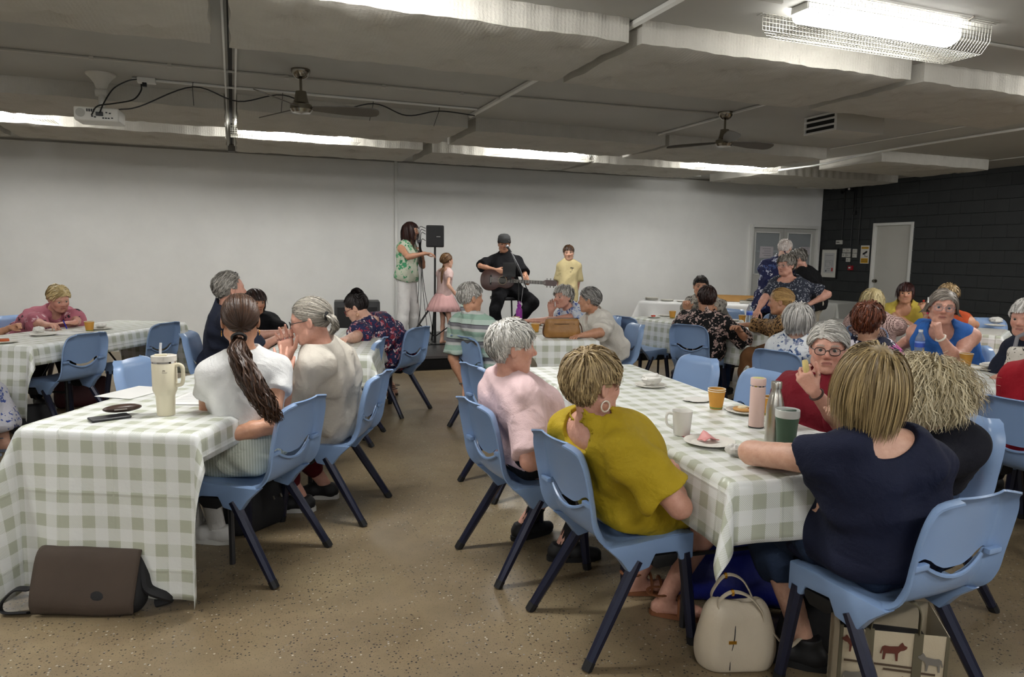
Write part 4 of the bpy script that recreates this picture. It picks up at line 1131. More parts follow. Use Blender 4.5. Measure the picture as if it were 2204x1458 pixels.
    for sd in (-1, 1):
        key = 'L' if sd < 0 else 'R'
        if seated:
            kn = legs.get('k'+key); kn = (np.array(kn)-base) if kn is not None else hj[sd]+F*0.40*s+Rt*sd*0.03-Up*0.025
            ft = legs.get('f'+key); ft = (np.array(ft)-base) if ft is not None else np.array([kn[0], kn[1], 0.0])+F*0.02
        else:
            ft = legs.get('f'+key); ft = (np.array(ft)-base) if ft is not None else np.array([hj[sd][0], hj[sd][1], 0.0])+Rt*sd*0.02
            kn = (hj[sd]+ft)/2+F*0.025+Up*0.03
        an = np.array([ft[0], ft[1], ft[2]+0.085*s])
        fdv = legs.get('d'+key); fdv = nrm(np.array([*fdv, 0.0])) if fdv is not None else nrm(F+Rt*sd*0.15)
        joints[sd] = (hj[sd], kn, an, fdv)
    lg_ = 1+0.8*(g-1)
    def leg(sd, inf, frac=2.0, flat=True, loose=0.0):
        h, k, an, fdv = joints[sd]; out = []
        rh, rk, rm, ra = 0.082*s*lg_, 0.056*s*lg_, 0.053*s*lg_, 0.036*s
        if frac < 1: return [(('k' if flat else 'c', h, h+(k-h)*frac, rh+inf, rh+(rk-rh)*frac+inf+loose), 0.03)]
        out.append((('c', h, k, rh+inf, rk+inf+loose*0.5), 0.03))
        if frac > 1:
            f = frac-1; mid = k+(an-k)*0.35
            if f <= 0.35: out.append((('k' if flat else 'c', k, k+(an-k)*f, rk+inf+loose*0.5, rm+inf+loose), 0.02))
            else:
                out.append((('c', k, mid, rk*0.95+inf+loose*0.5, rm+inf+loose*0.7), 0.02)); e = k+(an-k)*min(f, 1.0)
                out.append((('k' if flat else 'c', mid, e, rm+inf+loose*0.7, rm+(ra-rm)*(min(f, 1)-0.35)/0.65+inf+loose), 0.02))
        return out
    W = lambda x, y, z: head+HR@(np.array([x, y, z])*hs)
    def E(x, y, z, rx, ry, rz): return ('e', W(x, y, z), np.array([rx, ry, rz])*hs, HR)
    def CC(p, q, r1, r2): return ('c', W(*p), W(*q), r1*hs, r2*hs)
    coarse = {1: 0.011, 2: 0.016, 3: 0.022}[near]; fine = {1: 0.0038, 2: 0.0060, 3: 0.0074}[near]
    skinm = skin_mat('skin_'+skin, {'fair': '#cfa994', 'tan': '#bf9377', 'pale': '#d9b8a8', 'rosy': '#cda08e', 'olive': '#b08a70', 'child': '#dcb49c'}[skin])
    # ---- body mesh
    hb = [(head-0.135*hs/s*1.0-np.array([0, 0, 0.02]), head+0.135*hs/s)]
    hands = []
    for sd in (-1, 1):
        sh, el, wr, d, pn, pose, hide = arms[sd]
        if not hide: hands.append((sd, wr, d, pn, pose)); c = wr+d*0.09*s; hb.append((c-0.105*s, c+0.105*s))
    pts = [hip, nb, head]+[arms[x][i] for x in arms for i in (0, 1, 2)]+[joints[x][i] for x in joints for i in (0, 1, 2)]+[c for b in hb for c in b]
    lo = np.min(pts, 0)-0.20; hi = np.max(pts, 0)+0.20; lo[2] = min(joints[-1][2][2], joints[1][2][2], lo[2]+0.1)-0.12
    D = Field(lo, hi, coarse, fine, hb)
    for p, k in torso(0.0): D.add(p, k)
    for sd in (-1, 1):
        for p, k in arm(sd, 0.0)+leg(sd, 0.0, flat=False): D.add(p, k)
        h, kn, an, fdv = joints[sd]
        D.add(('c', an-Up*0.05*s-fdv*0.035*s, an-Up*0.048*s+fdv*0.13*s, 0.032*s, 0.026*s), 0.03)
        D.add(('c', an-Up*0.06*s+fdv*0.10*s+np.cross(fdv, Up)*0.016, an-Up*0.06*s+fdv*0.165*s, 0.024*s, 0.019*s), 0.02)
    nk = 0.052*s*(1 if fem else 1.12)
    D.add(('c', nb-tdir*0.02, W(0, -0.022, -0.045), nk*1.16, nk*0.96), 0.045)
    D.add(('c', nb-SR*0.07*s-q9*0.03, nb+SR*0.07*s-q9*0.03, 0.042*s, 0.042*s), 0.05)
    # head
    D.add(E(0, -0.014, 0.030, 0.075, 0.096, 0.088), 0.02)
    D.add(E(0, 0.030, -0.015, 0.064*jaw, 0.062, 0.090), 0.03)
    D.add(CC((-0.026*jaw, 0.050, -0.082), (0.026*jaw, 0.050, -0.082), 0.028, 0.028), 0.03)
    D.add(CC((-0.048*jaw, 0.005, -0.060), (0.048*jaw, 0.005, -0.060), 0.024, 0.024), 0.03)
    for sx in (-1, 1):
        D.add(E(sx*0.038, 0.060, -0.022, 0.022, 0.022, 0.024), 0.022)
        D.add(CC((sx*0.012, 0.083, 0.026), (sx*0.048, 0.066, 0.026), 0.009, 0.008), 0.014)
        D.sub(E(sx*0.031, 0.094, 0.008, 0.017, 0.016, 0.012), 0.012)
    D.add(CC((0, 0.084, 0.012), (0, 0.103*nose, -0.018), 0.0085, 0.0125), 0.012)
    D.add(CC((-0.011, 0.093, -0.026), (0.011, 0.093, -0.026), 0.0085, 0.0085), 0.008)
    D.add(CC((-0.017, 0.084, -0.050), (0.017, 0.084, -0.050), 0.0070, 0.0070), 0.008)
    D.add(CC((-0.015, 0.083, -0.061), (0.015, 0.083, -0.061), 0.0075, 0.0075), 0.008)
    D.sub(CC((-0.020, 0.094, -0.0555), (0.020, 0.094, -0.0555), 0.0035, 0.0035), 0.004)
    D.add(E(0, 0.070, -0.094, 0.022, 0.018, 0.018), 0.016)
    if eyes:
        for sx in (-1, 1): D.sub(E(sx*0.031, 0.090, 0.007, 0.0138, 0.022, 0.0031), 0.003)
    for sx in (-1, 1):
        ec = W(sx*0.077, -0.012, -0.004); RR = HR@np.array([[math.cos(0.35*sx), -math.sin(0.35*sx), 0], [math.sin(0.35*sx), math.cos(0.35*sx), 0], [0, 0, 1]])
        D.add(('e', ec, np.array([0.0085, 0.019, 0.033])*hs, RR), 0.006); D.sub(('e', ec+HR[:, 0]*sx*0.009*hs+HR[:, 1]*0.003*hs, np.array([0.006, 0.011, 0.021])*hs, RR), 0.004)
    for sd, wr, d, pn, pose in hands:
        for p, k in hand_prims(wr, d, pn, sd, pose, s*(1.0 if fem else 1.08)): D.add(p, k)
    V, Q = D.mesh(); V = relax(V, Q, 1, 0.4)
    V, Q = thin(V, Q, {1: 0.0165, 2: 0.022, 3: 0.026}[near], hb)
    me = qmesh('body', V, Q, skinm)
    # natural colouring of lips, cheeks, brows, plus painted shade between the lips
    ql = (V-head)@HR/hs; tint = np.zeros((len(V), 4), np.float32)
    front = ql[:, 1] > 0.045
    def paint(mask, col, al):
        tint[mask, :3] = lin(col)[:3]; tint[mask, 3] = al
    paint(front & (np.hypot((np.abs(ql[:, 0])-0.040)/0.022, (ql[:, 2]+0.024)/0.02) < 1), '#bb7564', 0.35)
    paint(front & (np.hypot(ql[:, 0]/0.018, (ql[:, 2]+0.022)/0.016) < 1) & (ql[:, 1] > 0.09), '#b86f5c', 0.4)
    paint(front & (np.hypot(ql[:, 0]/0.023, (ql[:, 2]+0.0555)/0.0085) < 1), lip, 0.8)
    paint(front & (np.abs(ql[:, 0]) < 0.024) & (np.abs(ql[:, 2]+0.0555) < 0.0022), '#4a221e', 0.8)  # dark line painted in for the shade where the lips meet
    if brow:
        bx = np.abs(ql[:, 0]); paint(front & (bx > 0.014) & (bx < 0.05) & (np.abs(ql[:, 2]-(0.031-0.0035*((bx-0.032)/0.018)**2)) < 0.0045), brow, 0.75)
    at = me.attributes.new('tint', 'FLOAT_COLOR', 'POINT'); at.data.foreach_set('color', tint.ravel())
    newobj('body', me, root)
    if eyes:
        for sx in (-1, 1):
            o = newobj('eye', eye_mesh(eyes), root); RM = Matrix([list(HR[i]) for i in range(3)]).to_4x4()
            o.matrix_local = Matrix.Translation(tuple(W(sx*0.031, 0.0712, 0.007))) @ RM @ Matrix.Scale(hs, 4)
    # ---- clothes
    ctx = dict(root=root, base=base, hip=hip, head=head, nb=nb, F=F, Rt=Rt, Up=Up, SR=SR, SF=SF, HR=HR, hs=hs, s=s, W=W, arms=arms, joints=joints, bez=bez, bt=bt, near=near)
    for ci, cl in enumerate(clothes):
        kind = cl['kind']; mat = cl['mat']; inf = cl.get('inf', 0.014 if kind == 'trousers' else 0.010)
        ps = []; lo2, hi2 = lo.copy(), hi.copy(); loose = cl.get('loose', 0.008)
        res = {1: 0.0084, 2: 0.0145, 3: 0.018}[near]*(1.45 if kind in ('trousers', 'skirt') else 1.0)
        if kind in ('top', 'dress'):
            ps += torso(inf+0.004+cl.get('ease', 0.0))
            ps.append((('c', nb-tdir*0.02, W(0, -0.022, -0.045), nk*1.16+inf, nk*0.96+inf), 0.045))
            for sd in (-1, 1): ps.append((('c', hj[sd], hj[sd]+(joints[sd][1]-hj[sd])*0.45, 0.082*s*lg_+inf+0.018, 0.074*s*lg_+inf+0.018), 0.04))
            sl = cl.get('sleeve', 0.6)
            for sd in (-1, 1):
                if sl > 0: ps += arm(sd, inf, sl, True, loose)
                else: ps.append((('c', sc+(arms[sd][0]-sc)*0.35, sc+(arms[sd][0]-sc)*0.72, 0.056*s+inf, 0.046*s+inf), 0.04))
        if kind in ('trousers', 'shorts', 'dress', 'skirt'):
            fr = cl.get('len', 2.0 if kind == 'trousers' else 1.0)
            if kind in ('trousers', 'shorts'): ps += torso(0.001, 0, 0.20)
            if kind == 'skirt': ps += torso(inf, 0, 0.20)
            for sd in (-1, 1): ps += leg(sd, inf, fr, True, loose)
            if kind in ('dress', 'skirt'):
                a1, b1 = joints[-1], joints[1]; m0 = (a1[0]+b1[0])/2; m1 = (a1[1]+b1[1])/2
                e0 = m0+(m1-m0)*min(fr, 1.0); ps.append((('k', m0, e0, 0.085*s*lg_+inf, 0.07*s*lg_+inf), 0.07))
                if fr > 1:
                    m2 = (a1[2]+b1[2])/2; ps.append((('k', m1, m1+(m2-m1)*(fr-1), 0.075*s*lg_+inf+loose, 0.085*s*lg_+inf+loose*2), 0.08))
        bl = np.min([Field.bounds(p, 0.03)[0] for p, k in ps], 0); bh = np.max([Field.bounds(p, 0.03)[1] for p, k in ps], 0)
        G = Field(bl, bh, res)
        for p, k in ps: G.add(p, k)
        if cl.get('fold', 0.0125): G.folds(cl.get('fold', 0.0125), abs(hash(label)) % 9999 if False else sum(map(ord, label))+ci, cl.get('freq', (24, 58)))
        if kind in ('top', 'dress'):
            nk_ = cl.get('neck', 'crew'); up = nrm(W(0, -0.02, -0.05)-nb)
            hc = cl.get('hc', 0.024); rc_ = 0.080*s*cl.get('collar', 1.0); G.sub(('c', nb+up*(hc*s+rc_), nb+up*(hc*s+rc_+0.16), rc_, rc_*1.15), 0.004)
            if nk_ == 'scoop': G.sub(('e', nb+SF*0.075*s-up*0.015*s, np.array([0.082, 0.075, 0.095])*s, np.stack([SR, SF, Up], 1)), 0.006)
            if nk_ == 'vee': G.sub(('c', nb+SF*0.06*s, nb+SF*0.13*s-Up*0.11*s, 0.055*s, 0.012*s), 0.006)
            if nk_ == 'wide': G.sub(('e', nb+SF*0.03*s+up*0.01, np.array([0.125, 0.10, 0.060])*s, np.stack([SR, SF, nrm(q9)], 1)), 0.006)
            if nk_ == 'back': nr_ = cl.get('nr', 1.0); G.sub(('e', nb-SF*0.015*s+up*0.022*s, np.array([0.108, 0.100, 0.062])*s*nr_, np.stack([SR, SF, nrm(q9)], 1)), 0.006)
            if kind == 'top': 
                hm = cl.get('hem', 0.10); G.plane(hip-Up*hm, -Up+F*cl.get('hemt', -0.25))
        if kind in ('trousers', 'shorts', 'skirt'): G.plane(bez(0.0)+Up*cl.get('rise', 0.15), bt(0.1)[0])
        V, Q = G.mesh(); V = relax(V, Q, 3, 0.4)
        o = newobj(cl.get('name', kind), qmesh(kind, V, Q, mat), root)
        if cl.get('label'): o['label'] = cl['label']
    # ---- shoes
    if shoes and shoes != 'none':
        sp = shoes if isinstance(shoes, dict) else {'kind': shoes}
        sm = sp.get('mat') or M('shoe_black', '#131315', 0.6); so = sp.get('sole') or M('shoe_sole', '#0d0d0e', 0.7)
        for sd in (-1, 1):
            an, fdv = joints[sd][2:4]; sdv = np.cross(fdv, Up); z0 = an[2]-0.085*s
            A = lambda f, l, z: np.array([an[0], an[1], z0])+fdv*f*s+sdv*l*s+Up*z*s
            if sp['kind'] == 'sandal':
                b = MB(); pts_ = [A(f, w, 0) for f, w in ((-0.06, -0.02), (-0.07, 0.0), (-0.06, 0.02), (0.0, 0.032), (0.09, 0.042), (0.15, 0.036), (0.19, 0.0), (0.15, -0.036), (0.09, -0.042), (0.0, -0.032))]
                n = len(pts_); b.add([p+Up*0.002 for p in pts_]+[p+Up*0.022*s for p in pts_], [tuple(range(n-1, -1, -1)), tuple(range(n, 2*n))]+[(i, (i+1) % n, n+(i+1) % n, n+i) for i in range(n)])
                o = b.build('sandal', sm, root, ang=40)
                for f0, hgt in ((0.10, 0.055), (0.055, 0.075)): MB().tube([A(f0, 0.042*math.cos(t), 0.02+hgt*math.sin(t)) for t in np.linspace(0, math.pi, 11)], 0.010*s, 6, flat=0.35).build('strap', sm, o)
                MB().tube([A(-0.035+0.045*math.cos(t), 0.044*math.sin(t), 0.105) for t in np.linspace(0, 2*math.pi, 17)], 0.008*s, 6, flat=0.5).build('ankle_strap', sm, o)
            else:
                lo3, hi3 = np.array([an[0], an[1], z0])-0.24*s, np.array([an[0], an[1], z0])+0.24*s; lo3[2] = z0-0.02
                G = Field(lo3, hi3, {1: 0.0075, 2: 0.013, 3: 0.016}[near])
                G.add(('c', A(-0.04, 0, 0.045), A(0.07, 0, 0.048), 0.042*s, 0.042*s), 0.02); G.add(('c', A(0.07, 0.0, 0.036), A(0.165, 0.004, 0.030), 0.042*s, 0.032*s), 0.03)
                top = 0.115 if sp['kind'] == 'boot' else 0.085
                G.add(('k', A(-0.015, 0, 0.05), A(-0.012, 0, top), 0.042*s, 0.046*s), 0.02); G.plane(A(0, 0, 0.002), -Up)
                V, Q = G.mesh(); o = newobj('shoe', qmesh('shoe', V, Q, sm), root)
                b = MB(); ou = [(-0.078, -0.022), (-0.086, 0), (-0.078, 0.022), (-0.02, 0.040), (0.07, 0.046), (0.15, 0.040), (0.195, 0.012), (0.196, -0.010), (0.15, -0.038), (0.07, -0.044), (-0.02, -0.040)]
                pts_ = [A(f, w, 0) for f, w in ou]; n = len(pts_); b.add([p+Up*0.001 for p in pts_]+[p+Up*0.026*s for p in pts_], [tuple(range(n-1, -1, -1)), tuple(range(n, 2*n))]+[(i, (i+1) % n, n+(i+1) % n, n+i) for i in range(n)])
                b.build('sole', so, o, ang=40)
            if sp.get('sock'):
                k_, an_ = joints[sd][1:3]; MB().tube([an_-Up*0.02, an_+(k_-an_)*sp.get('sockh', 0.22)], [0.042*s, 0.046*s], 14, cap=True).build('sock', sp['sock'], root)
    if hair: build_hair(ctx, hair)
    for fn in (extra or []): fn(ctx)
    return ctx

# ---- hair
SCC, SCR = np.array([0, -0.014, 0.032]), np.array([0.0785, 0.0990, 0.0905])
def hairline(y, kind='full'):
    if kind == 'recede': return np.interp(y, [-.115, -.05, -.025, .015, .03, .05, .10], [-.075, -.060, 0.0, .015, .06, .09, .12])
    return np.interp(y, [-.115, -.05, -.025, .015, .045, .065, .10], [-.085, -.072, -.004, .006, .030, .062, .074])
def tubes(P, rad, n=5, flat=0.55, nrmc=None):
    """P (N,S,3) polylines -> one quad soup of flattened tubes"""
    N, S, _ = P.shape
    T = np.gradient(P, axis=1); T /= np.linalg.norm(T, axis=2, keepdims=True)+1e-9
    O = P-(nrmc if nrmc is not None else P.mean((0, 1))); O = O-T*(O*T).sum(2, keepdims=True); O /= np.linalg.norm(O, axis=2, keepdims=True)+1e-9
    B = np.cross(T, O)
    if n == 2:                     # flat ribbons lying on the head, each tilted a little
        tl = np.random.RandomState(N).uniform(-0.7, 0.7, (N, 1, 1)); B2 = B*np.cos(tl)+O*np.sin(tl)
        V = np.stack([P-B2*rad[..., None], P+B2*rad[..., None]], 2); idx = np.arange(N*S*2).reshape(N, S, 2)
        Q = np.stack([idx[:, :-1, 0], idx[:, :-1, 1], idx[:, 1:, 1], idx[:, 1:, 0]], -1).reshape(-1, 4); return V.reshape(-1, 3), Q
    th = 2*np.pi*(np.arange(n)+0.5)/n
    V = P[:, :, None, :]+rad[:, :, None, None]*(B[:, :, None, :]*np.cos(th)[None, None, :, None]+O[:, :, None, :]*np.sin(th)[None, None, :, None]*flat)
    idx = np.arange(N*S*n).reshape(N, S, n); j2 = np.roll(idx, -1, 2)
    Q = np.stack([idx[:, :-1], j2[:, :-1], j2[:, 1:], idx[:, 1:]], -1).reshape(-1, 4)
    return V.reshape(-1, 3), Q
def build_hair(ctx, h):
    rg = np.random.RandomState(h.get('seed', 7)); near = ctx['near']; W, hs, HR, head = ctx['W'], ctx['hs'], ctx['HR'], ctx['head']
    style = h.get('style', 'short'); n = int(h.get('n', {1: 3700, 2: 1300, 3: 600}[near])); S = h.get('S', {1: 8, 2: 6, 3: 6}[near])
    line = h.get('line', 'full'); mat = hair_mat('hair_'+h['cols'][0][1:]+h['cols'][1][1:], *h['cols'])
    vol = h.get('vol', 0.010); ln = h.get('len', 0.08); lw = h.get('w', {1: 0.0023, 2: 0.0036, 3: 0.0052}[near])
    Vs, Qs, As = [], [], []
    # scalp cap
    b = []; nu, nv = (56, 40) if near == 1 else (36, 26)
    th = np.linspace(0, 2*np.pi, nu+1); ph = np.linspace(0, np.pi, nv+1)
    X = SCC+SCR*(1+vol*0.45/0.09)*np.stack([np.outer(np.sin(ph), np.cos(th)), np.outer(np.sin(ph), np.sin(th)), np.outer(np.cos(ph), np.ones_like(th))], -1)
    X = X+rg.normal(size=X.shape)*0.0006; idx = np.arange((nv+1)*(nu+1)).reshape(nv+1, nu+1)
    cen = (X[:-1, :-1]+X[1:, 1:])/2; keep = cen[..., 2] > hairline(cen[..., 1], line)-0.002
    q = np.stack([idx[:-1, :-1], idx[1:, :-1], idx[1:, 1:], idx[:-1, 1:]], -1)[keep]
    Vs.append(X.reshape(-1, 3)); Qs.append(q); As.append(np.clip(rg.normal(0.35, 0.15, X.reshape(-1, 3).shape[0]), 0, 1))
    # roots
    R = rg.normal(size=(n*6, 3)); R /= np.linalg.norm(R, axis=1)[:, None]; P = SCC+R*SCR
    ok = P[:, 2] > hairline(P[:, 1], line)+0.003; P = P[ok][:n]; N = len(P)
    crown = np.array(h.get('crown', (0.012, -0.055, 0.115))); part = h.get('flow', 'crown')
    lens = ln*rg.uniform(0.7, 1.15, N)
    if style == 'short': lens = lens*np.where((np.abs(P[:, 0]) > 0.055) & (P[:, 2] < 0.055) & (P[:, 1] > -0.06), 0.45, 1.0)*np.where(P[:, 2] < -0.02, 0.6, 1.0)
    if style == 'bob' or style == 'long':
        lens = lens*np.clip(0.75+0.9*(P[:, 2]+0.02)/0.12, 0.45, 1.5)
    pl = [P.copy()]; p = P.copy(); cph = rg.uniform(0, 6.28, (N, 3))*0.35+np.sin(P@(rg.normal(size=(3, 3))*30))*3.0; curl = h.get('curl', 0.0); grav = h.get('grav', 0.6); cf = h.get('cfreq', 2.2)
    K1 = rg.normal(size=(3, 3))*38; wob = (rg.normal(size=(N, 3))*0.55+np.sin(P@K1+rg.uniform(0, 6, 3))*1.1)*h.get('wild', 0.12); lift = rg.uniform(0.2, 1.0, N)*vol
    for si in range(1, S):
        t = si/(S-1); nn = (p-SCC)/SCR**2; nn /= np.linalg.norm(nn, axis=1)[:, None]
        if part == 'crown': v = p-crown
        elif part == 'back': v = np.stack([p[:, 0]*0.5, -np.ones(N)*0.08, -np.full(N, 0.035)], -1)
        elif part == 'side': v = np.stack([np.sign(p[:, 0]-crown[0])*0.07, -np.full(N, 0.02), -np.full(N, 0.03)], -1)
        elif part == 'tie':
            v = np.array(h['tie'])-p
        elif part == 'front': v = np.stack([p[:, 0]*0.6, np.full(N, 0.05), -np.full(N, 0.01)], -1)
        v = v-nn*(v*nn).sum(1)[:, None]*0.85; v /= np.linalg.norm(v, axis=1)[:, None]+1e-9
        v = v+np.array([0, 0, -1])*grav*t+wob+curl*np.sin(cph+si*cf)
        v /= np.linalg.norm(v, axis=1)[:, None]
        step = lens/(S-1)
        if part == 'tie':
            dist = np.linalg.norm(np.array(h['tie'])-P, axis=1); step = np.minimum(dist*1.12, 0.20)/(S-1)
        p = p+v*step[:, None]
        m = 1+(0.004+lift*np.sin(np.pi*min(0.9, 0.25+0.6*t)))/0.088
        k = np.linalg.norm((p-SCC)/SCR, axis=1); inside = k < m
        p[inside] = SCC+(p[inside]-SCC)/k[inside][:, None]*(m[inside] if np.ndim(m) else m)[:, None]
        if style == 'short':
            k = np.linalg.norm((p-SCC)/SCR, axis=1); mx = m+0.05; o_ = k > mx; p[o_] = SCC+(p[o_]-SCC)/k[o_][:, None]*mx[o_][:, None]
        if style == 'short':
            f = (np.abs(p[:, 0]) > 0.052) & (p[:, 1] > -0.042) & (p[:, 1] < 0.035) & (p[:, 2] < h.get('ear', 0.016)); p[f] = pl[-1][f]
        if h.get('face', True):          # keep the face clear
            f = (p[:, 1] > 0.035) & (p[:, 2] < h.get('fringe', 0.052)); f &= np.abs(p[:, 0]) < np.interp(p[:, 2], [-0.12, 0.0, 0.05], [0.060, 0.070, 0.066]); p[f] = pl[-1][f]+np.array([0, 0.0006, -0.0010])
        if style in ('bob', 'long'):     # below the skull hair hangs outside neck and jaw
            f = p[:, 2] < 0.0; rr = np.hypot(p[:, 0], p[:, 1]+0.01); mn = h.get('hang', 0.082); g = f & (rr < mn); sc_ = (mn/np.maximum(rr, 1e-4))
            p[g, 0] *= sc_[g]; p[g, 1] = (p[g, 1]+0.01)*sc_[g]-0.01
        pl.append(p.copy())
    PL = np.stack(pl, 1); tt = np.linspace(0, 1, S)
    rad = lw*rg.uniform(0.7, 1.25, (N, 1))*np.interp(tt, [0, 0.15, 0.7, 1], [0.55, 1.0, 0.85, 0.15])[None]
    v, q = tubes(PL, rad, 2, 0.55, SCC); Vs.append(v); Qs.append(q); As.append(np.repeat(np.clip(rg.beta(1.6, 1.6, N), 0, 1), S*2))
    V = np.concatenate([head+(x*hs)@HR.T for x in Vs]); off = 0; QQ = []
    for x, q in zip(Vs, Qs): QQ.append(q+off); off += len(x)
    A = np.concatenate(As); Q = np.concatenate(QQ)
    # tails given in world space (ponytail, plait, long fall)
    for tl in h.get('tails', []):
        sp = np.array(spline([np.array(x, float)-ctx['base'] for x in tl['pts']], 6)); K = len(sp); nt = int(tl.get('n', 90 if near == 1 else 40)*2.6)
        wprof = np.interp(np.linspace(0, 1, K), np.linspace(0, 1, len(tl['w'])), tl['w'])
        tg = np.gradient(sp, axis=0); tg /= np.linalg.norm(tg, axis=1)[:, None]; a1 = np.cross(tg, [0.3, 0.2, 0.9]); a1 /= np.linalg.norm(a1, axis=1)[:, None]; a2 = np.cross(tg, a1)
        rr = np.sqrt(rg.uniform(0, 1, nt)); an = rg.uniform(0, 6.28, nt); tw = tl.get('twist', 0.6); wv_ = tl.get('wave', 0.012); fr = tl.get('freq', 14.0)
        u = np.linspace(0, 1, K)[None]; ang = an[:, None]+tw*u*3; ph1 = rg.uniform(0, 6.28, (nt, 1)); ph2 = rg.uniform(0, 6.28, (nt, 1)); tip = rg.uniform(0.7, 1.0, (nt, 1))
        ca = rr[:, None]*wprof[None]*np.cos(ang)+wv_*np.sin(fr*u+ph1)*u; cb = rr[:, None]*wprof[None]*np.sin(ang)*tl.get('flat', 0.6)+wv_*np.cos(fr*u+ph2)*u
        if tl.get('trim', True):
            ui = (u*tip)*(K-1); i0 = np.clip(ui.astype(int), 0, K-2); fr_ = (ui-i0)[..., None]
            SPx = sp[i0]*(1-fr_)+sp[i0+1]*fr_; A1 = a1[i0]; A2 = a2[i0]
        else: SPx = np.broadcast_to(sp, (nt, K, 3)); A1 = np.broadcast_to(a1, (nt, K, 3)); A2 = np.broadcast_to(a2, (nt, K, 3))
        PT = SPx+A1*ca[..., None]+A2*cb[..., None]
        rd = 0.62*tl.get('r', 0.0055 if near == 1 else 0.008)*rg.uniform(0.7, 1.3, (nt, 1))*np.interp(np.linspace(0, 1, K), [0, 0.1, 0.8, 1], [0.8, 1, 0.8, 0.2])[None]
        v, q = tubes(PT, rd, 2, 0.6); Q = np.concatenate([Q, q+len(V)]); V = np.concatenate([V, v]); A = np.concatenate([A, np.repeat(np.clip(rg.beta(1.6, 1.6, nt), 0, 1), K*2)])
    me = qmesh('hair', V, Q, mat); at = me.attributes.new('lock', 'FLOAT', 'POINT'); at.data.foreach_set('value', A.astype(np.float32))
    o = newobj('hair', me, ctx['root'])
    if h.get('band'):
        bp, bd, br = h['band']; bp = np.array(bp)-ctx['base']; bd = nrm(bd); a = nrm(np.cross(bd, [0.1, 0.2, 1])); c = np.cross(bd, a)
        MB().tube([bp+br*(a*math.cos(t)+c*math.sin(t)) for t in np.linspace(0, 2*math.pi, 17)[:-1]], 0.008, 6, closed=True).build('hair_tie', m_black, ctx['root'])
    return o

# ---- accessories
def glasses(frame='#141416', lens=0.12, y=0.101, w=0.024, hgt=0.0175, r=0.0019, tint='#9aa3a8', up=0.0):
    def f(c):
        W, hs = c['W'], c['hs']; mf = M('frame_'+frame[1:], frame, 0.35); g = MB()
        rims = {}
        for sx in (-1, 1):
            pts = []
            for i in range(20):
                t = 2*math.pi*i/20; cx, sx_ = math.cos(t), math.sin(t)
                pts.append(W(sx*0.0325+w*np.sign(cx)*abs(cx)**0.75, y-0.010*(abs(sx*0.0325+w*cx)/0.055)**2, 0.004+up+hgt*np.sign(sx_)*abs(sx_)**0.75))
            rims[sx] = pts; g.tube(pts, r*hs, 5, closed=True)
            g.tube([W(sx*0.0565, y-0.012, 0.010+up), W(sx*0.072, 0.055, 0.010+up), W(sx*0.079, -0.005, 0.008+up)], r*hs, 5)
        g.tube([W(-0.0095, y, 0.008+up), W(0, y+0.004, 0.011+up), W(0.0095, y, 0.008+up)], r*hs, 5)
        o = g.build('glasses', mf, c['root'])
        for sx in (-1, 1):
            b = MB(); n = len(rims[sx]); b.add(rims[sx], [tuple(range(n))]); kk = 'lens_'+tint[1:]+str(lens)
            b.build('lens', M(kk, tint, 0.05, alpha=lens), o, smooth=False)
    return f
def hoop(side, r=0.014, mat=None, z=-0.045, thick=0.0016, drop=False):
    def f(c):
        W, hs = c['W'], c['hs']; 
        if drop: MB().ball(tuple(W(side*0.082, -0.008, z-0.008)), 0.008*hs).build('earring', mat or m_gold, c['root']); return
        MB().tube([W(side*0.083, -0.008+r*math.cos(t), z-r+r*math.sin(t)) for t in np.linspace(0, 2*math.pi, 15)[:-1]], thick*hs, 5, closed=True).build('earring', mat or m_gold, c['root'])
    return f
def necklace(mat=None, drop=0.11, r=0.0022, w=0.065):
    def f(c):
        nb, SR, SF, Up, s = c['nb'], c['SR'], c['SF'], c['Up'], c['s']; pts = []
        for t in np.linspace(-1, 1, 17): pts.append(nb+SR*w*math.sin(t*1.9)*s+SF*(0.085*math.cos(t*1.5)+0.01)*s+Up*(0.045-drop*math.cos(t*1.45)**2)*s)
        MB().tube(pts, r, 5).build('necklace', mat or m_gold, c['root'])
    return f
def wristband(side, mat, w=0.010, face=False, r=0.031):
    def f(c):
        sh, el, wr, d = c['arms'][side][:4]; ax = nrm(wr-el); p = wr-ax*0.025; a = nrm(np.cross(ax, [0.2, 0.3, 1])); b = np.cross(ax, a); rr = r*c['s']
        o = MB().tube([p+rr*(a*math.cos(t)+b*math.sin(t)) for t in np.linspace(0, 2*math.pi, 17)[:-1]], w*0.45, 6, closed=True).build('watch' if face else 'bracelet', mat, c['root'])
        if face: MB().ball(tuple(p+np.array([0, 0, 1])*rr), (0.014, 0.014, 0.008)).build('watch_face', M('watch_glass', '#101114', 0.1), o)
    return f
# ------------------------------------------------------------------ who sits and stands where
def ray_yaw(x): return 21.2+math.degrees(math.atan((x-IW/2)/FPX))
IMG_L = -CR; IMG_R = CR; TOW = -CF
def seat(x, y, a, back=-0.025, z=0.548):
    r = math.radians(a); return (x-math.sin(r)*back, y-math.cos(r)*back, z)
jeans = fabric('denim_dark', '#1d2a40', 0.85); jeans_mid = fabric('denim_mid', '#33445f', 0.85); blk = fabric('black_cotton', '#0e0e11', 0.9)
wsole = M('white_sole', '#c9c7c0', 0.6)
GREYH = ('#77746e', '#d4d1ca'); WHITEH = ('#9a9790', '#efede8')

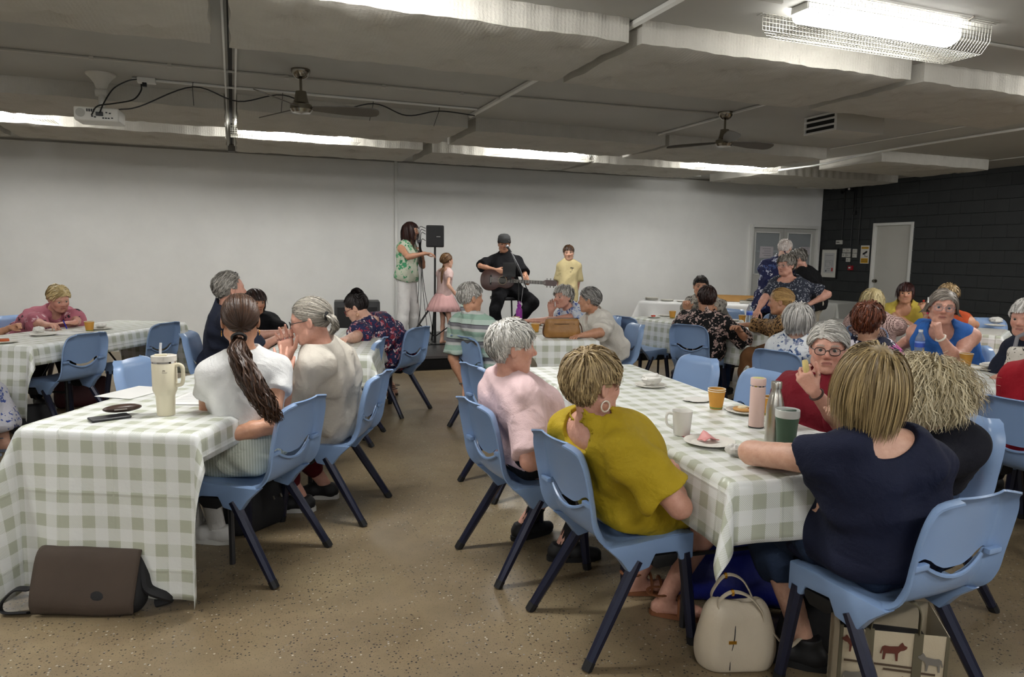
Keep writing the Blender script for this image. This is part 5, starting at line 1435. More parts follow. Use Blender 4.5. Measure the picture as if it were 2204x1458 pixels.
# --- left front table
person('woman seen from behind with a long wavy brown ponytail and white top', seat(0.07, 3.49, -54), -54, pd(517, 690, 3.28), -2, 2, 0, g=0.90, s=0.98, sw=0.158, syaw=-14, near=1, skin='tan',
  L=dict(to=pd(494, 772, 3.32), el=pd(448, 868, 3.30), pose='fist', fd=(0.3, 0.2, 0.9), pn=(1, 0, 0)), R=dict(to=pd(462, 945, 3.14), hint=(0.9, -0.3, -0.5), pose='relax'),
  legs=dict(fL=pz(428, 1158, 0), fR=pz(470, 1168, 0), dL=(-0.8, 0.55), dR=(-0.8, 0.5)),
  hair=dict(style='tie', flow='tie', tie=(0, -0.105, -0.015), cols=('#23150d', '#4c3220'), seed=3, n=3200, w=0.0022, wild=0.02, grav=0.0, vol=0.004, face=False,
            tails=[dict(pts=[pd(514, 728, 3.155), pd(518, 770, 3.10), pd(545, 830, 3.08), pd(580, 880, 3.08), pd(598, 912, 3.09)], w=[0.022, 0.055, 0.075, 0.07, 0.03], n=260, r=0.0048, wave=0.016, freq=16)],
            band=(pd(514, 728, 3.15), (0, -0.7, -0.6), 0.028)),
  clothes=[dict(kind='shorts', mat=fabric('sage_stripe', '#b3b8a9', pat=stripes([(0.0, '#aeb5a5'), (0.5, '#c6cabf')], 0.012, 0)), len=0.86, inf=0.012, loose=0.016, name='shorts', rise=0.13), dict(kind='top', mat=fabric('white_jersey', '#d8d8d6', 0.7), sleeve=0.38, neck='crew', inf=0.007, loose=0.014, fold=0.006, hem=-0.075)],
  shoes=dict(kind='sneaker', mat=M('white_leather', '#cfcdc8', 0.5), sole=wsole, sock=fabric('white_sock', '#cbc8c2'), sockh=0.3),
  extra=[hoop(-1, 0.013), hoop(1, 0.013)])
person('grey-haired woman in a beige dress leaning forward with raised open hands', seat(0.51, 4.07, -62), -62, pd(668, 692, 3.72), -70, -14, 0, g=1.08, s=1.0, near=1, skin='rosy', eyes='grey', brow='#8a7c6c', hump=0.02,
  L=dict(to=pd(598, 795, 3.50), el=pd(640, 852, 3.72), fd=CU+IMG_L*0.12, pn=CF*0.9+IMG_L*0.3, pose='spread'), R=dict(to=pd(618, 770, 3.72), hint=(-0.2, 0.4, -1), fd=CU*0.9+IMG_L*0.1, pn=TOW, pose='spread'),
  legs=dict(fL=pz(648, 1100, 0), fR=pz(700, 1072, 0), dL=(-0.9, 0.3), dR=(-0.85, 0.4)),
  hair=dict(style='tie', flow='tie', tie=(0, -0.115, -0.005), cols=('#5d5953', '#b9b2a4'), seed=5, n=3000, w=0.0022, wild=0.02, grav=0.0, vol=0.003, face=False,
            tails=[dict(pts=[pd(700, 680, 3.66), pd(716, 686, 3.64), pd(722, 702, 3.64), pd(712, 722, 3.65)], w=[0.016, 0.028, 0.024, 0.008], n=110, wave=0.006)], band=(pd(703, 681, 3.65), (0.9, -0.3, 0), 0.018)),
  clothes=[dict(kind='trousers', mat=fabric('red_legging', '#571019'), len=1.86, inf=0.004, loose=0.0, rise=-0.06), dict(kind='dress', mat=fabric('oatmeal_linen', '#b7b1a6', 0.9), sleeve=1.0, neck='crew', loose=0.022, inf=0.012, len=1.08, fold=0.012)],
  shoes=dict(kind='sneaker', mat=M('shoe_black', '#131315', 0.6), sole=wsole), extra=[glasses('#2b2b2e', 0.10), wristband(-1, M('watch_white', '#c9c4bb', 0.4), 0.012, True)])
# --- right front table
person('woman with short white hair in a pale pink short-sleeved shirt, profile to the right', seat(1.27, 3.09, 85, -0.05), 85, pd(1103, 750, 3.30), 97, -4, 0, g=1.12, s=0.95, hs=1.06, sw=0.172, near=1, skin='rosy', hump=0.015, eyes='grey', brow='#b5aa9c', nose=1.04,
  R=dict(to=pd(1238, 962, 3.18), hint=(-0.5, -0.5, -0.8)), L=dict(to=pd(1262, 948, 3.42), hint=(-0.5, 0.5, -0.8)),
  legs=dict(fR=pz(1212, 1205, 0), fL=pz(1128, 1158, 0), dR=(0.9, -0.25), dL=(0.75, 0.2)),
  hair=dict(style='short', cols=('#8f8c85', '#e9e7e1'), len=0.075, vol=0.016, seed=11, curl=0.30, wild=0.22),
  clothes=[dict(kind='trousers', mat=blk, len=1.65), dict(kind='top', mat=fabric('pink_pique', '#d5b9ba'), sleeve=0.88, neck='crew', inf=0.012, loose=0.020, hem=0.09)], shoes=dict(kind='sneaker', mat=M('shoe_black', '#131315', 0.6), sock=fabric('black_sock', '#141416')))
person('woman with short dark blonde hair in a mustard yellow top, arms crossed', seat(1.36, 2.38, 87, -0.06), 87, pd(1277, 828, 2.62), 78, -3, 0, g=1.10, s=0.95, hs=1.07, sw=0.172, syaw=80, near=1, skin='rosy', hump=-0.015, eyes='grey', brow='#8d7a5c',
  R=dict(to=pd(1414, 985, 2.78), el=pd(1404, 1030, 2.52), fd=(0.1, 0.9, 0.3)), L=dict(to=pd(1408, 1000, 2.60), el=pd(1385, 1010, 2.85), fd=(0.15, -0.8, 0.25)),
  legs=dict(fR=pz(1432, 1325, 0), fL=pz(1372, 1278, 0), dR=(0.75, -0.5), dL=(0.85, -0.2)),
  hair=dict(style='short', cols=('#57432a', '#cbb384'), len=0.085, vol=0.020, seed=13, curl=0.22, wild=0.2),
  clothes=[dict(kind='trousers', mat=fabric('stone_linen', '#aea69a'), len=1.28, inf=0.008, loose=0.018, rise=0.0), dict(kind='top', mat=fabric('mustard_jersey', '#a8901c', 0.75), sleeve=0.74, neck='back', nr=1.0, inf=0.014, loose=0.028, hem=0.12, fold=0.012)],
  shoes=dict(kind='sandal', mat=M('tan_leather', '#7a4a2c', 0.55)), extra=[hoop(1, 0.019, M('pearl', '#d9cfc0', 0.3), thick=0.0032), necklace(None, 0.06, 0.0012)])
person('woman with a dark blonde bob in a navy cap-sleeved top, seen from behind', seat(1.985, 1.645, -3), -8, pd(1874, 830, 2.28), 28, -3, 0, g=1.02, s=1.0, sw=0.172, syaw=18, near=1, skin='fair',
  L=dict(to=pd(1815, 1015, 2.50), el=pd(1712, 985, 2.36), fd=IMG_R+CU*(-0.3)), R=dict(to=pd(1795, 1045, 2.36), hint=(0.6, -0.3, -0.8), fd=(-0.1, 0.1, -1), pn=CF),
  legs=dict(fL=pz(1728, 1432, 0), fR=pz(1815, 1392, 0), dL=(-0.6, 0.7), dR=(-0.5, 0.8)),
  hair=dict(style='bob', cols=('#5a4930', '#b9a273'), len=0.155, vol=0.022, seed=17, n=4600, w=0.0020, grav=0.75, hang=0.074, wild=0.06),
  clothes=[dict(kind='trousers', mat=jeans, len=1.45, inf=0.006, rise=0.02), dict(kind='top', mat=fabric('navy_jersey', '#151a30', 0.8), sleeve=0.20, neck='back', inf=0.008, hem=0.10)], shoes=dict(kind='boot'))
person('woman with big curly blonde hair in a dark blue blouse, turned away to the left', seat(2.73, 2.19, -85), -80, pd(1988, 852, 2.78), -52, -14, 8, g=1.08, s=0.97, hs=1.04, sw=0.17, near=1, skin='fair', hump=0.02,
  L=dict(to=pd(1846, 912, 2.72), hint=(0.2, -0.6, -0.9), pose='pinch', fd=CU*0.8+IMG_L*0.5, pn=IMG_L), R=dict(to=pd(1880, 985, 2.95)),
  hair=dict(style='bob', cols=('#94835c', '#e8dcbc'), len=0.15, vol=0.045, seed=19, n=4400, w=0.0018, curl=0.70, cfreq=1.7, wild=0.25, grav=0.45, hang=0.085, S=11),
  clothes=[dict(kind='trousers', mat=jeans_mid), dict(kind='top', mat=fabric('ink_crepe', '#15161f', 0.85), sleeve=1.0, neck='crew', inf=0.016, loose=0.022, hem=-0.02, fold=0.010)])
person('woman with short grey hair, dark glasses and a dark red top, holding up a snack', seat(2.70, 2.76, -98), -100, pd(1782, 752, 3.50), 226, -3, 0, g=1.10, s=0.97, hs=1.03, sw=0.168, syaw=243, near=1, skin='rosy', eyes='brown', brow='#8f877c', hump=0.02, jaw=1.04,
  L=dict(to=pd(1768, 862, 3.22), el=pd(1800, 930, 3.22), pose='pinch', fd=CU*0.85+IMG_L*0.55, pn=CF*0.6+IMG_R*0.5), R=dict(to=pd(1712, 930, 3.62)),
  hair=dict(style='short', cols=('#85827b', '#dfdcd5'), len=0.085, vol=0.018, seed=23, flow='side', crown=(0.03, -0.03, 0.115), curl=0.15, wild=0.15),
  clothes=[dict(kind='trousers', mat=blk), dict(kind='top', mat=fabric('wine_knit', '#6d1220', 0.85), sleeve=0.98, neck='vee', inf=0.011, loose=0.018)], extra=[glasses(), necklace(None, 0.13, 0.0026, 0.075), wristband(-1, M('brown_strap', '#3a2118', 0.6), 0.012)])
# --- right edge table
person('person in bright red cut off by the right edge', seat(3.80, 2.36, 84), 84, (3.86, 2.37, 1.10), 84, 0, 0, g=0.95, sw=0.15, near=3, skin='fair', R=dict(to=(4.16, 2.2, 0.76)), L=dict(to=(4.18, 2.55, 0.76)),
  hair=dict(style='short', cols=('#4a3a2a', '#7a6348')), clothes=[dict(kind='trousers', mat=blk), dict(kind='top', mat=fabric('scarlet', '#971020', 0.8), sleeve=0.9, neck='crew', inf=0.014)])
person('white-haired woman at the right edge with a dark navy top', seat(4.95, 2.95, -92), -92, pd(2208, 686, 4.55), 258, -8, 0, g=1.05, s=0.97, near=2, skin='rosy', eyes='grey',
  R=dict(to=pz(2178, 806, 0.765), pose='flat', hint=(0.2, 0.6, -0.8), fd=(-0.8, 0.15, -0.1)), L=dict(to=(4.55, 2.75, 0.77)),
  hair=dict(style='short', cols=WHITEH, len=0.07, vol=0.012, seed=29), clothes=[dict(kind='trousers', mat=blk), dict(kind='top', mat=fabric('midnight', '#171c2c', 0.85), sleeve=0.95, neck='crew', loose=0.02)])
person('woman in a bright blue sleeveless top and glasses resting her chin on her fist', seat(5.20, 3.90, -109), -112, pd(2029, 662, 5.18), 227, -4, -5, g=1.14, s=1.0, hs=1.05, sw=0.178, syaw=236, near=2, skin='rosy', eyes='blue', brow='#6e6357', jaw=1.05, lip='#b0605c',
  L=dict(to=pd(2021, 722, 5.02), hint=(0.3, -0.2, -1), pose='fist', fd=CU+IMG_L*0.15, pn=IMG_L*0.5+CF*0.8), R=dict(to=pz(1922, 752, 0.775), hint=(0.2, 0.8, -0.6), pose='relax'),
  hair=dict(style='bob', cols=('#4d463e', '#aaa094'), len=0.095, vol=0.008, seed=31, flow='side', crown=(-0.03, 0.0, 0.115), grav=0.9, hang=0.072, wild=0.05, n=1700, w=0.0026),
  clothes=[dict(kind='skirt', mat=fabric('blue_cotton', '#2f63ad', 0.8), len=1.0), dict(kind='top', mat=fabric('blue_cotton', '#2f63ad', 0.8), sleeve=0, neck='scoop', inf=0.009)],
  extra=[glasses('#8d8a92', 0.10, r=0.0014), hoop(1, drop=True, mat=M('pink_bead', '#c8385a', 0.4)), wristband(-1, M('white_strap', '#d4cbbd', 0.5), 0.016, True)])
person('woman with short auburn hair and a dark floral top, seen from behind', seat(3.98, 3.50, 78), 78, pd(1868, 693, 4.68), 62, -6, 0, g=1.05, s=0.97, near=2, skin='olive', R=dict(to=(4.32, 3.3, 0.77)), L=dict(to=(4.36, 3.7, 0.77)),
  hair=dict(style='short', cols=('#2e140d', '#7a4127'), len=0.10, vol=0.030, seed=37, curl=0.15), clothes=[dict(kind='trousers', mat=blk), dict(kind='top', mat=fabric('navy_bloom', '#15182e', pat=floral(['#15182e', '#b8528e', '#d9d3d8', '#15182e', '#a23f7c'], 16, 60, 0.44)), sleeve=0.8, neck='crew', inf=0.013)])
person('woman with a grey bob in a white top with blue flowers, seen from behind', seat(3.91, 4.19, 74), 74, pd(1719, 690, 5.28), 66, -5, 0, g=1.12, s=0.97, sw=0.17, near=2, skin='fair', R=dict(to=(4.28, 4.02, 0.77)), L=dict(to=(4.3, 4.38, 0.77)),
  hair=dict(style='bob', cols=('#6e6b67', '#d8d5cf'), len=0.105, vol=0.026, seed=41, grav=0.7, hang=0.085), clothes=[dict(kind='trousers', mat=blk), dict(kind='top', mat=fabric('blue_bloom', '#d5d8da', pat=floral(['#43587f', '#d5d8da', '#5d7094', '#2f456e', '#8d93a8'], 24, 80, 0.44)), sleeve=0.85, neck='crew', inf=0.014)])
# --- table by the dark wall
person('woman with long blonde hair and a red and white checked top, seen from behind', seat(6.10, 5.50, 60), 60, pd(1878, 648, 7.15), 45, -4, 0, g=1.08, near=3, skin='fair', R=dict(to=pz(1958, 700, 0.76), hint=(0.3, -0.6, -0.7)), L=dict(to=(6.45, 6.0, 0.77)),
  hair=dict(style='long', cols=('#9a865a', '#e4d6a6'), len=0.18, vol=0.016, seed=43, curl=0.15, grav=0.9, hang=0.082, n=900, w=0.004, wild=0.06), clothes=[dict(kind='trousers', mat=blk), dict(kind='top', mat=fabric('gingham_red', '#c4a7a0', pat=dots('#3a1a18', 62.0, 0.40)), sleeve=1.0, neck='crew', loose=0.03, inf=0.016)],
  extra=[lambda c: glasses('#141416', 0.9, y=0.06, up=0.085, tint='#141416')(c)])
person('woman with a dark fringe, lanyard and pale yellow top eating at the wall table', seat(7.55, 6.35, -120), -120, pd(1949, 631, 8.35), 228, -6, 0, g=1.12, s=1.0, near=3, skin='tan', eyes='brown', brow='#2e1d18',
  L=dict(to=pd(1990, 672, 8.15), hint=(0.4, -0.3, -1), pose='pinch', fd=CU*0.9+IMG_L*0.2, pn=CF), R=dict(to=pd(1962, 700, 8.05)),
  hair=dict(style='bob', cols=('#1f0f0e', '#4a2420'), len=0.12, vol=0.010, seed=47, fringe=0.030, hang=0.075), clothes=[dict(kind='trousers', mat=blk), dict(kind='top', mat=fabric('primrose', '#c3ae4c', 0.8), sleeve=0.55, neck='scoop', inf=0.012)])
person('woman with short tousled hair in an orange sleeveless top, seen from behind', seat(6.62, 4.98, 60), 60, pd(2042, 640, 6.95), 66, -4, 0, g=1.05, near=3, skin='tan', R=dict(to=pz(2106, 703, 0.76), hint=(0.6, -0.7, -0.4), fd=(-0.4, 0.8, 0)), L=dict(to=(7.0, 5.5, 0.77)),
  hair=dict(style='short', cols=('#5a452e', '#b49a70'), len=0.08, vol=0.02, seed=53, wild=0.25), clothes=[dict(kind='trousers', mat=blk), dict(kind='top', mat=fabric('rust_orange', '#a5431e', 0.8), sleeve=0, neck='crew', inf=0.009)])
# --- water bottle table
person('woman with a blonde half-ponytail in a leopard print top, profile to the left', seat(4.98, 5.30, -20), -30, pd(1679, 650, 6.6), -42, -8, 0, g=0.98, near=2, skin='tan', eyes='brown', brow='#5a4632',
  L=dict(to=pz(1625, 700, 0.775), hint=(0.3, -0.9, -0.3), pose='fist'), R=dict(to=(4.75, 5.95, 0.78)),
  hair=dict(style='tie', flow='tie', tie=(0, -0.12, 0.01), cols=('#6b4d2c', '#caa468'), seed=59, n=1400, w=0.003, wild=0.03, grav=0.0, vol=0.006, face=False,
            tails=[dict(pts=[pd(1700, 640, 6.55), pd(1706, 660, 6.53), pd(1702, 690, 6.54), pd(1698, 712, 6.55)], w=[0.02, 0.05, 0.06, 0.03], n=80, wave=0.006)], band=(pd(1702, 645, 6.54), (0.8, -0.4, -0.3), 0.02)),
  clothes=[dict(kind='trousers', mat=fabric('camel', '#6b4a2e', 0.9), loose=0.03), dict(kind='top', mat=fabric('leopard', '#8a6a44', pat=leopard), sleeve=1.75, neck='crew', loose=0.02, inf=0.012)], extra=[wristband(-1, M('rose_watch', '#b89f94', 0.3, 0.6), 0.012, True)])
person('man in a black shirt with pink leaves and a balding crown, seen from behind', seat(4.38, 6.06, 58), 55, pd(1521, 643, 7.15), 26, 2, 0, g=1.14, s=1.05, sw=0.205, fem=False, near=3, skin='tan', R=dict(to=pz(1590, 712, 0.76), hint=(0.5, -0.7, -0.4)), L=dict(to=(4.62, 6.5, 0.77)),
  hair=dict(style='short', cols=('#140c0b', '#39231e'), len=0.06, vol=0.010, seed=61, line='full'), clothes=[dict(kind='trousers', mat=fabric('denim_blue', '#22375c')), dict(kind='top', mat=fabric('black_leaf', '#101012', pat=floral(['#b39a92', '#101012', '#a98f88', '#c5ada4', '#101012'], 20, 45, 0.50, 0.16)), sleeve=0.95, neck='crew', loose=0.035, inf=0.016, hem=0.16)], shoes='sneaker')
person('man in a grey leaf-print shirt with sunglasses on his dark hair', seat(5.71, 7.50, -100), -105, pd(1508, 617, 8.75), 214, -6, 0, g=1.08, s=1.03, sw=0.20, fem=False, near=3, skin='tan', eyes='brown', brow='#1e1612',
  R=dict(to=pz(1442, 688, 0.80), hint=(0.3, 0.7, -0.7), pose='fist', fd=CU*0.6+TOW*0.5), L=dict(to=pz(1475, 690, 0.78)),
  hair=dict(style='short', cols=('#17110f', '#38302b'), len=0.05, vol=0.008, seed=67), clothes=[dict(kind='trousers', mat=blk), dict(kind='top', mat=fabric('grey_leaf', '#8f8a80', pat=floral(['#3d3a36', '#b5afa3', '#5a5650', '#8f8a80'], 26, 60, 0.46)), sleeve=0.9, neck='crew', loose=0.03, inf=0.014)],
  extra=[glasses('#0c0c0d', 0.95, y=0.085, up=0.075, tint='#0c0c0d', r=0.003)])
# --- standing at the buffet
person('standing grey-haired woman in a speckled navy top with a gold necklace', (*pd(1705, 668, 8.25)[:2], 0.78), 238, pd(1692, 572, 8.25), 262, -6, 0, g=1.16, s=0.95, hs=1.05, sw=0.175, near=3, skin='rosy', seated=False, eyes='grey', brow='#8a8078', nose=1.03,
  R=dict(to=pd(1622, 682, 8.05), hint=(-0.3, 0.6, -0.5)), L=dict(to=pd(1742, 655, 8.1), hint=(0.8, -0.6, 0.0), fd=IMG_L),
  hair=dict(style='short', cols=('#5d5750', '#a39c92'), len=0.08, vol=0.022, seed=71), clothes=[dict(kind='trousers', mat=blk), dict(kind='top', mat=fabric('navy_speckle', '#2c303c', pat=floral(['#878b93', '#2c303c', '#9ea1a8', '#1c2030'], 60, 120, 0.42, 0.04)), sleeve=0.75, neck='wide', inf=0.014, hem=0.14)],
  extra=[necklace(None, 0.10, 0.0042, 0.085), glasses('#8d8a86', 0.08, r=0.0013)])
person('white-haired man in a navy tropical shirt standing behind the others, seen from behind', (*pd(1662, 672, 9.3)[:2], 0.86), 52, pd(1690, 536, 9.3), 66, -14, 0, g=1.15, s=1.0, sw=0.20, fem=False, near=3, skin='pale', seated=False,
  R=dict(to=pd(1700, 640, 9.1)), L=dict(to=pd(1700, 640, 9.5)), hair=dict(style='short', cols=('#c9b8ae', '#eee9e4'), len=0.035, vol=0.006, seed=73, line='full'),
  clothes=[dict(kind='trousers', mat=blk), dict(kind='top', mat=fabric('tropical_navy', '#23264a', pat=floral(['#23264a', '#a9adc0', '#23264a', '#d2d2d8', '#4a5a86'], 13, 34, 0.42, 0.20)), sleeve=0.9, neck='crew', inf=0.016, loose=0.03, hem=0.14)])
person('grey-haired woman in a plain black top bending to the left at the buffet', (*pd(1744, 640, 9.05)[:2], 0.90), -28, pd(1717, 558, 9.0), -50, -28, 0, g=1.12, s=0.97, near=3, skin='rosy', seated=False, hump=0.03,
  L=dict(to=pd(1722, 612, 8.85), hint=(0.6, -0.7, -0.2)), R=dict(to=pd(1705, 640, 9.2)), hair=dict(style='short', cols=('#4c4843', '#9a958d'), len=0.07, vol=0.022, seed=79, curl=0.4),
  clothes=[dict(kind='trousers', mat=fabric('stone', '#a59d8d')), dict(kind='top', mat=blk, sleeve=0.75, neck='crew', inf=0.012, hem=0.12)])
# --- middle table
person('curly grey-haired woman in a blue and white paisley top reaching across the table', seat(3.62, 6.95, -90), -90, pd(1212, 640, 7.5), 250, -4, 0, g=1.08, s=0.97, near=3, skin='rosy', eyes='grey', brow='#8a8078', nose=1.05,
  L=dict(to=pz(1128, 692, 0.785), hint=(0.2, -0.5, -0.8), pose='grip'), R=dict(to=pd(1186, 672, 7.55), hint=(0.2, 0.4, -1), fd=CU, pn=TOW),
  hair=dict(style='short', cols=('#6f6c66', '#c6c2ba'), len=0.085, vol=0.024, seed=83, curl=0.5), clothes=[dict(kind='trousers', mat=blk), dict(kind='top', mat=fabric('paisley', '#c9ced6', pat=floral(['#4460a6', '#8fa0c6', '#3a55a0', '#c9ced6'], 22, 70, 0.5)), sleeve=0.30, neck='crew', loose=0.03, inf=0.012)])
person('woman with cropped grey hair in a white top behind the tan handbag', seat(3.42, 6.15, -83), -85, pd(1268, 647, 6.8), -50, -4, 0, g=1.14, s=0.97, sw=0.17, near=2, skin='tan',
  L=dict(to=pz(1252, 722, 0.765), hint=(0.5, -0.8, -0.3)), R=dict(to=(2.95, 6.5, 0.77)),
  hair=dict(style='short', cols=('#3f3d3b', '#a8a5a0'), len=0.07, vol=0.012, seed=89, flow='back'), clothes=[dict(kind='trousers', mat=fabric('white_linen', '#cbc8c0')), dict(kind='top', mat=fabric('cream_knit', '#cfcbc2', 0.9), sleeve=0.95, neck='vee', loose=0.03, inf=0.016, hem=0.10)])
person('grey-haired man in a striped green and grey shirt with one arm hanging down', seat(1.97, 5.60, 72), 70, pd(1013, 642, 5.82), 80, -4, 0, g=1.06, s=1.0, sw=0.195, fem=False, near=2, skin='tan', hump=0.02,
  L=dict(to=pd(992, 812, 6.0), el=pd(976, 765, 5.98), pose='relax'), R=dict(to=pz(1100, 722, 0.775), hint=(0.2, -0.8, -0.5)),
  hair=dict(style='short', cols=('#716d67', '#c4c0b9'), len=0.045, vol=0.010, seed=97), clothes=[dict(kind='trousers', mat=fabric('khaki', '#6a6252')), dict(kind='top', mat=fabric('rugby_stripe', '#8fa79a', pat=stripes([(0.0, '#8aa596'), (0.30, '#b3b5b2'), (0.48, '#6e6d72'), (0.68, '#26262a'), (0.72, '#a8b8ae')], 0.135)), sleeve=0.85, neck='crew', loose=0.03, inf=0.014, hem=0.10)], extra=[wristband(-1, m_steel, 0.014, True)])
# --- left middle table
person('woman with a dark bun and glasses in a navy floral dress bent over the table', seat(1.36, 6.50, -43), -46, pd(767, 664, 6.15), -64, -28, 0, g=1.15, s=1.0, near=2, skin='fair', eyes='brown', brow='#1d1512', hump=0.03,
  L=dict(to=pz(708, 752, 0.77), hint=(0.3, -0.5, -0.9)), R=dict(to=pd(715, 735, 6.5)),
  hair=dict(style='tie', flow='tie', tie=(0, -0.06, 0.125), cols=('#0c0a0a', '#2a2221'), seed=101, n=1400, w=0.0032, wild=0.05, grav=0.0, vol=0.008, face=False,
            tails=[dict(pts=[pd(770, 640, 6.12), pd(762, 630, 6.10), pd(768, 624, 6.1), pd(778, 632, 6.1), pd(770, 642, 6.08), pd(762, 634, 6.07)], w=[0.02, 0.03, 0.03, 0.03, 0.03, 0.02], n=90, wave=0.006, trim=False)]),
  clothes=[dict(kind='dress', mat=fabric('plum_bloom', '#232848', pat=floral(['#8a2f3c', '#232848', '#b07a84', '#7a2634', '#cfc2c0'], 24, 70, 0.46, 0.14)), sleeve=0.75, neck='back', loose=0.028, inf=0.016, len=1.35)], shoes=dict(kind='sandal', mat=M('dark_sandal', '#2a1a16', 0.6)), extra=[glasses('#7a2a2a', 0.1), hoop(-1, 0.014)],
  legs=dict(fR=pz(845, 850, 0), fL=pz(838, 858, 0)))
person('man with wavy grey hair in a dark navy shirt, seen from behind', seat(-0.10, 6.28, 103), 103, pd(497, 624, 5.62), 72, 2, 0, g=1.12, s=1.05, sw=0.205, syaw=85, fem=False, near=2, skin='rosy', hump=0.02, R=dict(to=(0.32, 6.05, 0.77)), L=dict(to=(0.36, 6.42, 0.77)),
  hair=dict(style='short', cols=('#4f4b46', '#a8a39a'), len=0.10, vol=0.020, seed=103, curl=0.5, flow='back', line='recede'), clothes=[dict(kind='trousers', mat=blk), dict(kind='top', mat=fabric('slate_navy', '#232838', 0.85), sleeve=0.95, neck='crew', loose=0.035, inf=0.018, hem=0.10)])
person('woman with a dark fringe looking down behind the navy shirt', seat(0.20, 7.62, 170), 172, pd(549, 650, 6.85), 148, -10, 0, g=0.98, near=3, skin='tan', eyes='brown', brow='#1b1210', R=dict(to=pd(600, 735, 6.5)), L=dict(to=pd(640, 735, 6.6)),
  hair=dict(style='bob', cols=('#150d0b', '#3a2620'), len=0.13, vol=0.010, seed=107, fringe=0.034), clothes=[dict(kind='trousers', mat=blk), dict(kind='top', mat=blk, sleeve=0.9, neck='crew')])
# --- far left table
person('woman with short blonde hair in a pink floral blouse writing at the far left table', seat(-1.85, 8.10, 140), 148, pd(127, 644, 6.72), 146, -24, 6, g=1.12, s=1.0, near=3, skin='rosy', eyes='grey', brow='#a58a62', hump=0.02,
  R=dict(to=pz(128, 711, 0.775), hint=(-0.7, -0.4, -0.4), pose='pinch', fd=IMG_R+TOW*0.2), L=dict(to=pz(176, 706, 0.775), hint=(0.9, 0.2, -0.3), pose='flat', fd=IMG_L*0.9+TOW*0.3),
  hair=dict(style='short', cols=('#8d7748', '#dcc795'), len=0.085, vol=0.018, seed=109, flow='side', crown=(-0.02, 0.0, 0.115)), clothes=[dict(kind='trousers', mat=blk), dict(kind='top', mat=fabric('rose_bloom', '#a4606d', pat=floral(['#a4606d', '#cfb4b8', '#a4606d', '#33262c', '#b98c94'], 15, 50, 0.42)), sleeve=1.05, neck='vee', loose=0.03, inf=0.014)])
person('person in a white shirt at the left edge, only an arm in view', seat(-2.30, 7.05, 118), 118, (-2.22, 7.02, 1.10), 110, -10, 0, g=1.05, near=3, skin='tan', L=dict(to=pz(22, 706, 0.78), hint=(0.1, 0.5, -0.8), pose='fist'), R=dict(to=(-1.72, 6.62, 0.78)),
  hair=dict(style='short', cols=GREYH), clothes=[dict(kind='trousers', mat=blk), dict(kind='top', mat=fabric('white_cotton', '#c9c8c4', 0.8), sleeve=0.95, neck='crew', loose=0.03)])
person('person in a blue palm print skirt and sandals at the left edge', seat(-1.92, 5.28, 88), 96, (-1.90, 5.30, 1.12), 90, 0, 0, g=1.05, near=3, skin='fair', R=dict(to=(-1.65, 5.15, 0.64)), L=dict(to=(-1.65, 5.4, 0.64)), legs=dict(kL=pd(-18, 856, 5.15), kR=pd(-70, 862, 5.0), fL=pz(12, 972, 0), fR=pz(-60, 985, 0), dL=(1, -0.1), dR=(1, -0.2)),
  hair=dict(style='bob', cols=('#6b5a44', '#a8926e'), len=0.14), clothes=[dict(kind='top', mat=fabric('white_cotton', '#c9c8c4', 0.8), sleeve=0.6), dict(kind='skirt', mat=fabric('palm_print', '#c3c3cc', pat=floral(['#34498f', '#c3c3cc', '#4a5ea0', '#c3c3cc'], 15, 40, 0.44, 0.2)), len=1.72, inf=0.02, loose=0.035)], shoes=dict(kind='sandal', mat=M('grey_sandal', '#6f7786', 0.6)))
# --- on the stage
S0 = SZ
sw_ = person('standing woman on stage with long dark hair, green patterned top and microphone', (*pd(876, 640, 10.0)[:2], 1.02+S0-0.06), 128, pd(884, 497, 9.95), 118, -8, 0, g=0.90, s=1.02, sw=0.165, near=3, skin='tan', seated=False, floor=S0, eyes='brown', brow='#2a1a14',
  R=dict(to=pd(914, 546, 9.72), hint=(-0.6, -0.5, -0.3), pose='relax', fd=IMG_R), L=dict(to=pd(908, 545, 10.0), hint=(0.5, 0.2, -1), pose='grip', fd=CU*0.8+IMG_L*0.4, pn=IMG_L),
  legs=dict(fR=(*pd(860, 700, 9.85)[:2], S0), fL=(*pd(893, 700, 10.05)[:2], S0)),
  hair=dict(style='long', cols=('#180c0a', '#3f2019'), len=0.24, vol=0.003, seed=113, n=900, w=0.004, hang=0.070, grav=1.3, fringe=0.046, wild=0.025),
  clothes=[dict(kind='trousers', mat=fabric('white_denim', '#cfcdca', 0.8), inf=0.012, loose=0.03, fold=0.005), dict(kind='top', mat=fabric('green_tile', '#b4b9a6', pat=floral(['#2f7d54', '#b4b9a6', '#5f9a72', '#b4b9a6', '#3d8a60'], 15, 40, 0.52, 0.12)), sleeve=0, neck='vee', inf=0.014, hem=0.07, fold=0.006)], shoes=dict(kind='sneaker', mat=M('white_leather', '#cfcdc8', 0.5)))
def tutu(c):
    W = c['hip']; b = MB(); n = 72; rows = []
    for j, (r, z) in enumerate(((0.115, 0.10), (0.16, 0.03), (0.205, -0.06), (0.235, -0.145))):
        for i in range(n):
            t = 2*math.pi*i/n; k = 1+0.07*math.cos(i*math.pi/2*1.0)*(j/3)+0.03*math.sin(5*t)
            b.v.append((W[0]+r*k*math.cos(t), W[1]+r*k*math.sin(t), W[2]+z))
    for j in range(3):
        for i in range(n): b.f.append((j*n+i, j*n+(i+1) % n, (j+1)*n+(i+1) % n, (j+1)*n+i))
    o = b.build('tutu', M('pink_tulle', '#cfa3a0', 0.9), c['root'], ang=180); md = o.modifiers.new('t', 'SOLIDIFY'); md.thickness = 0.006
girl_feet = pz(955, 741, S0)
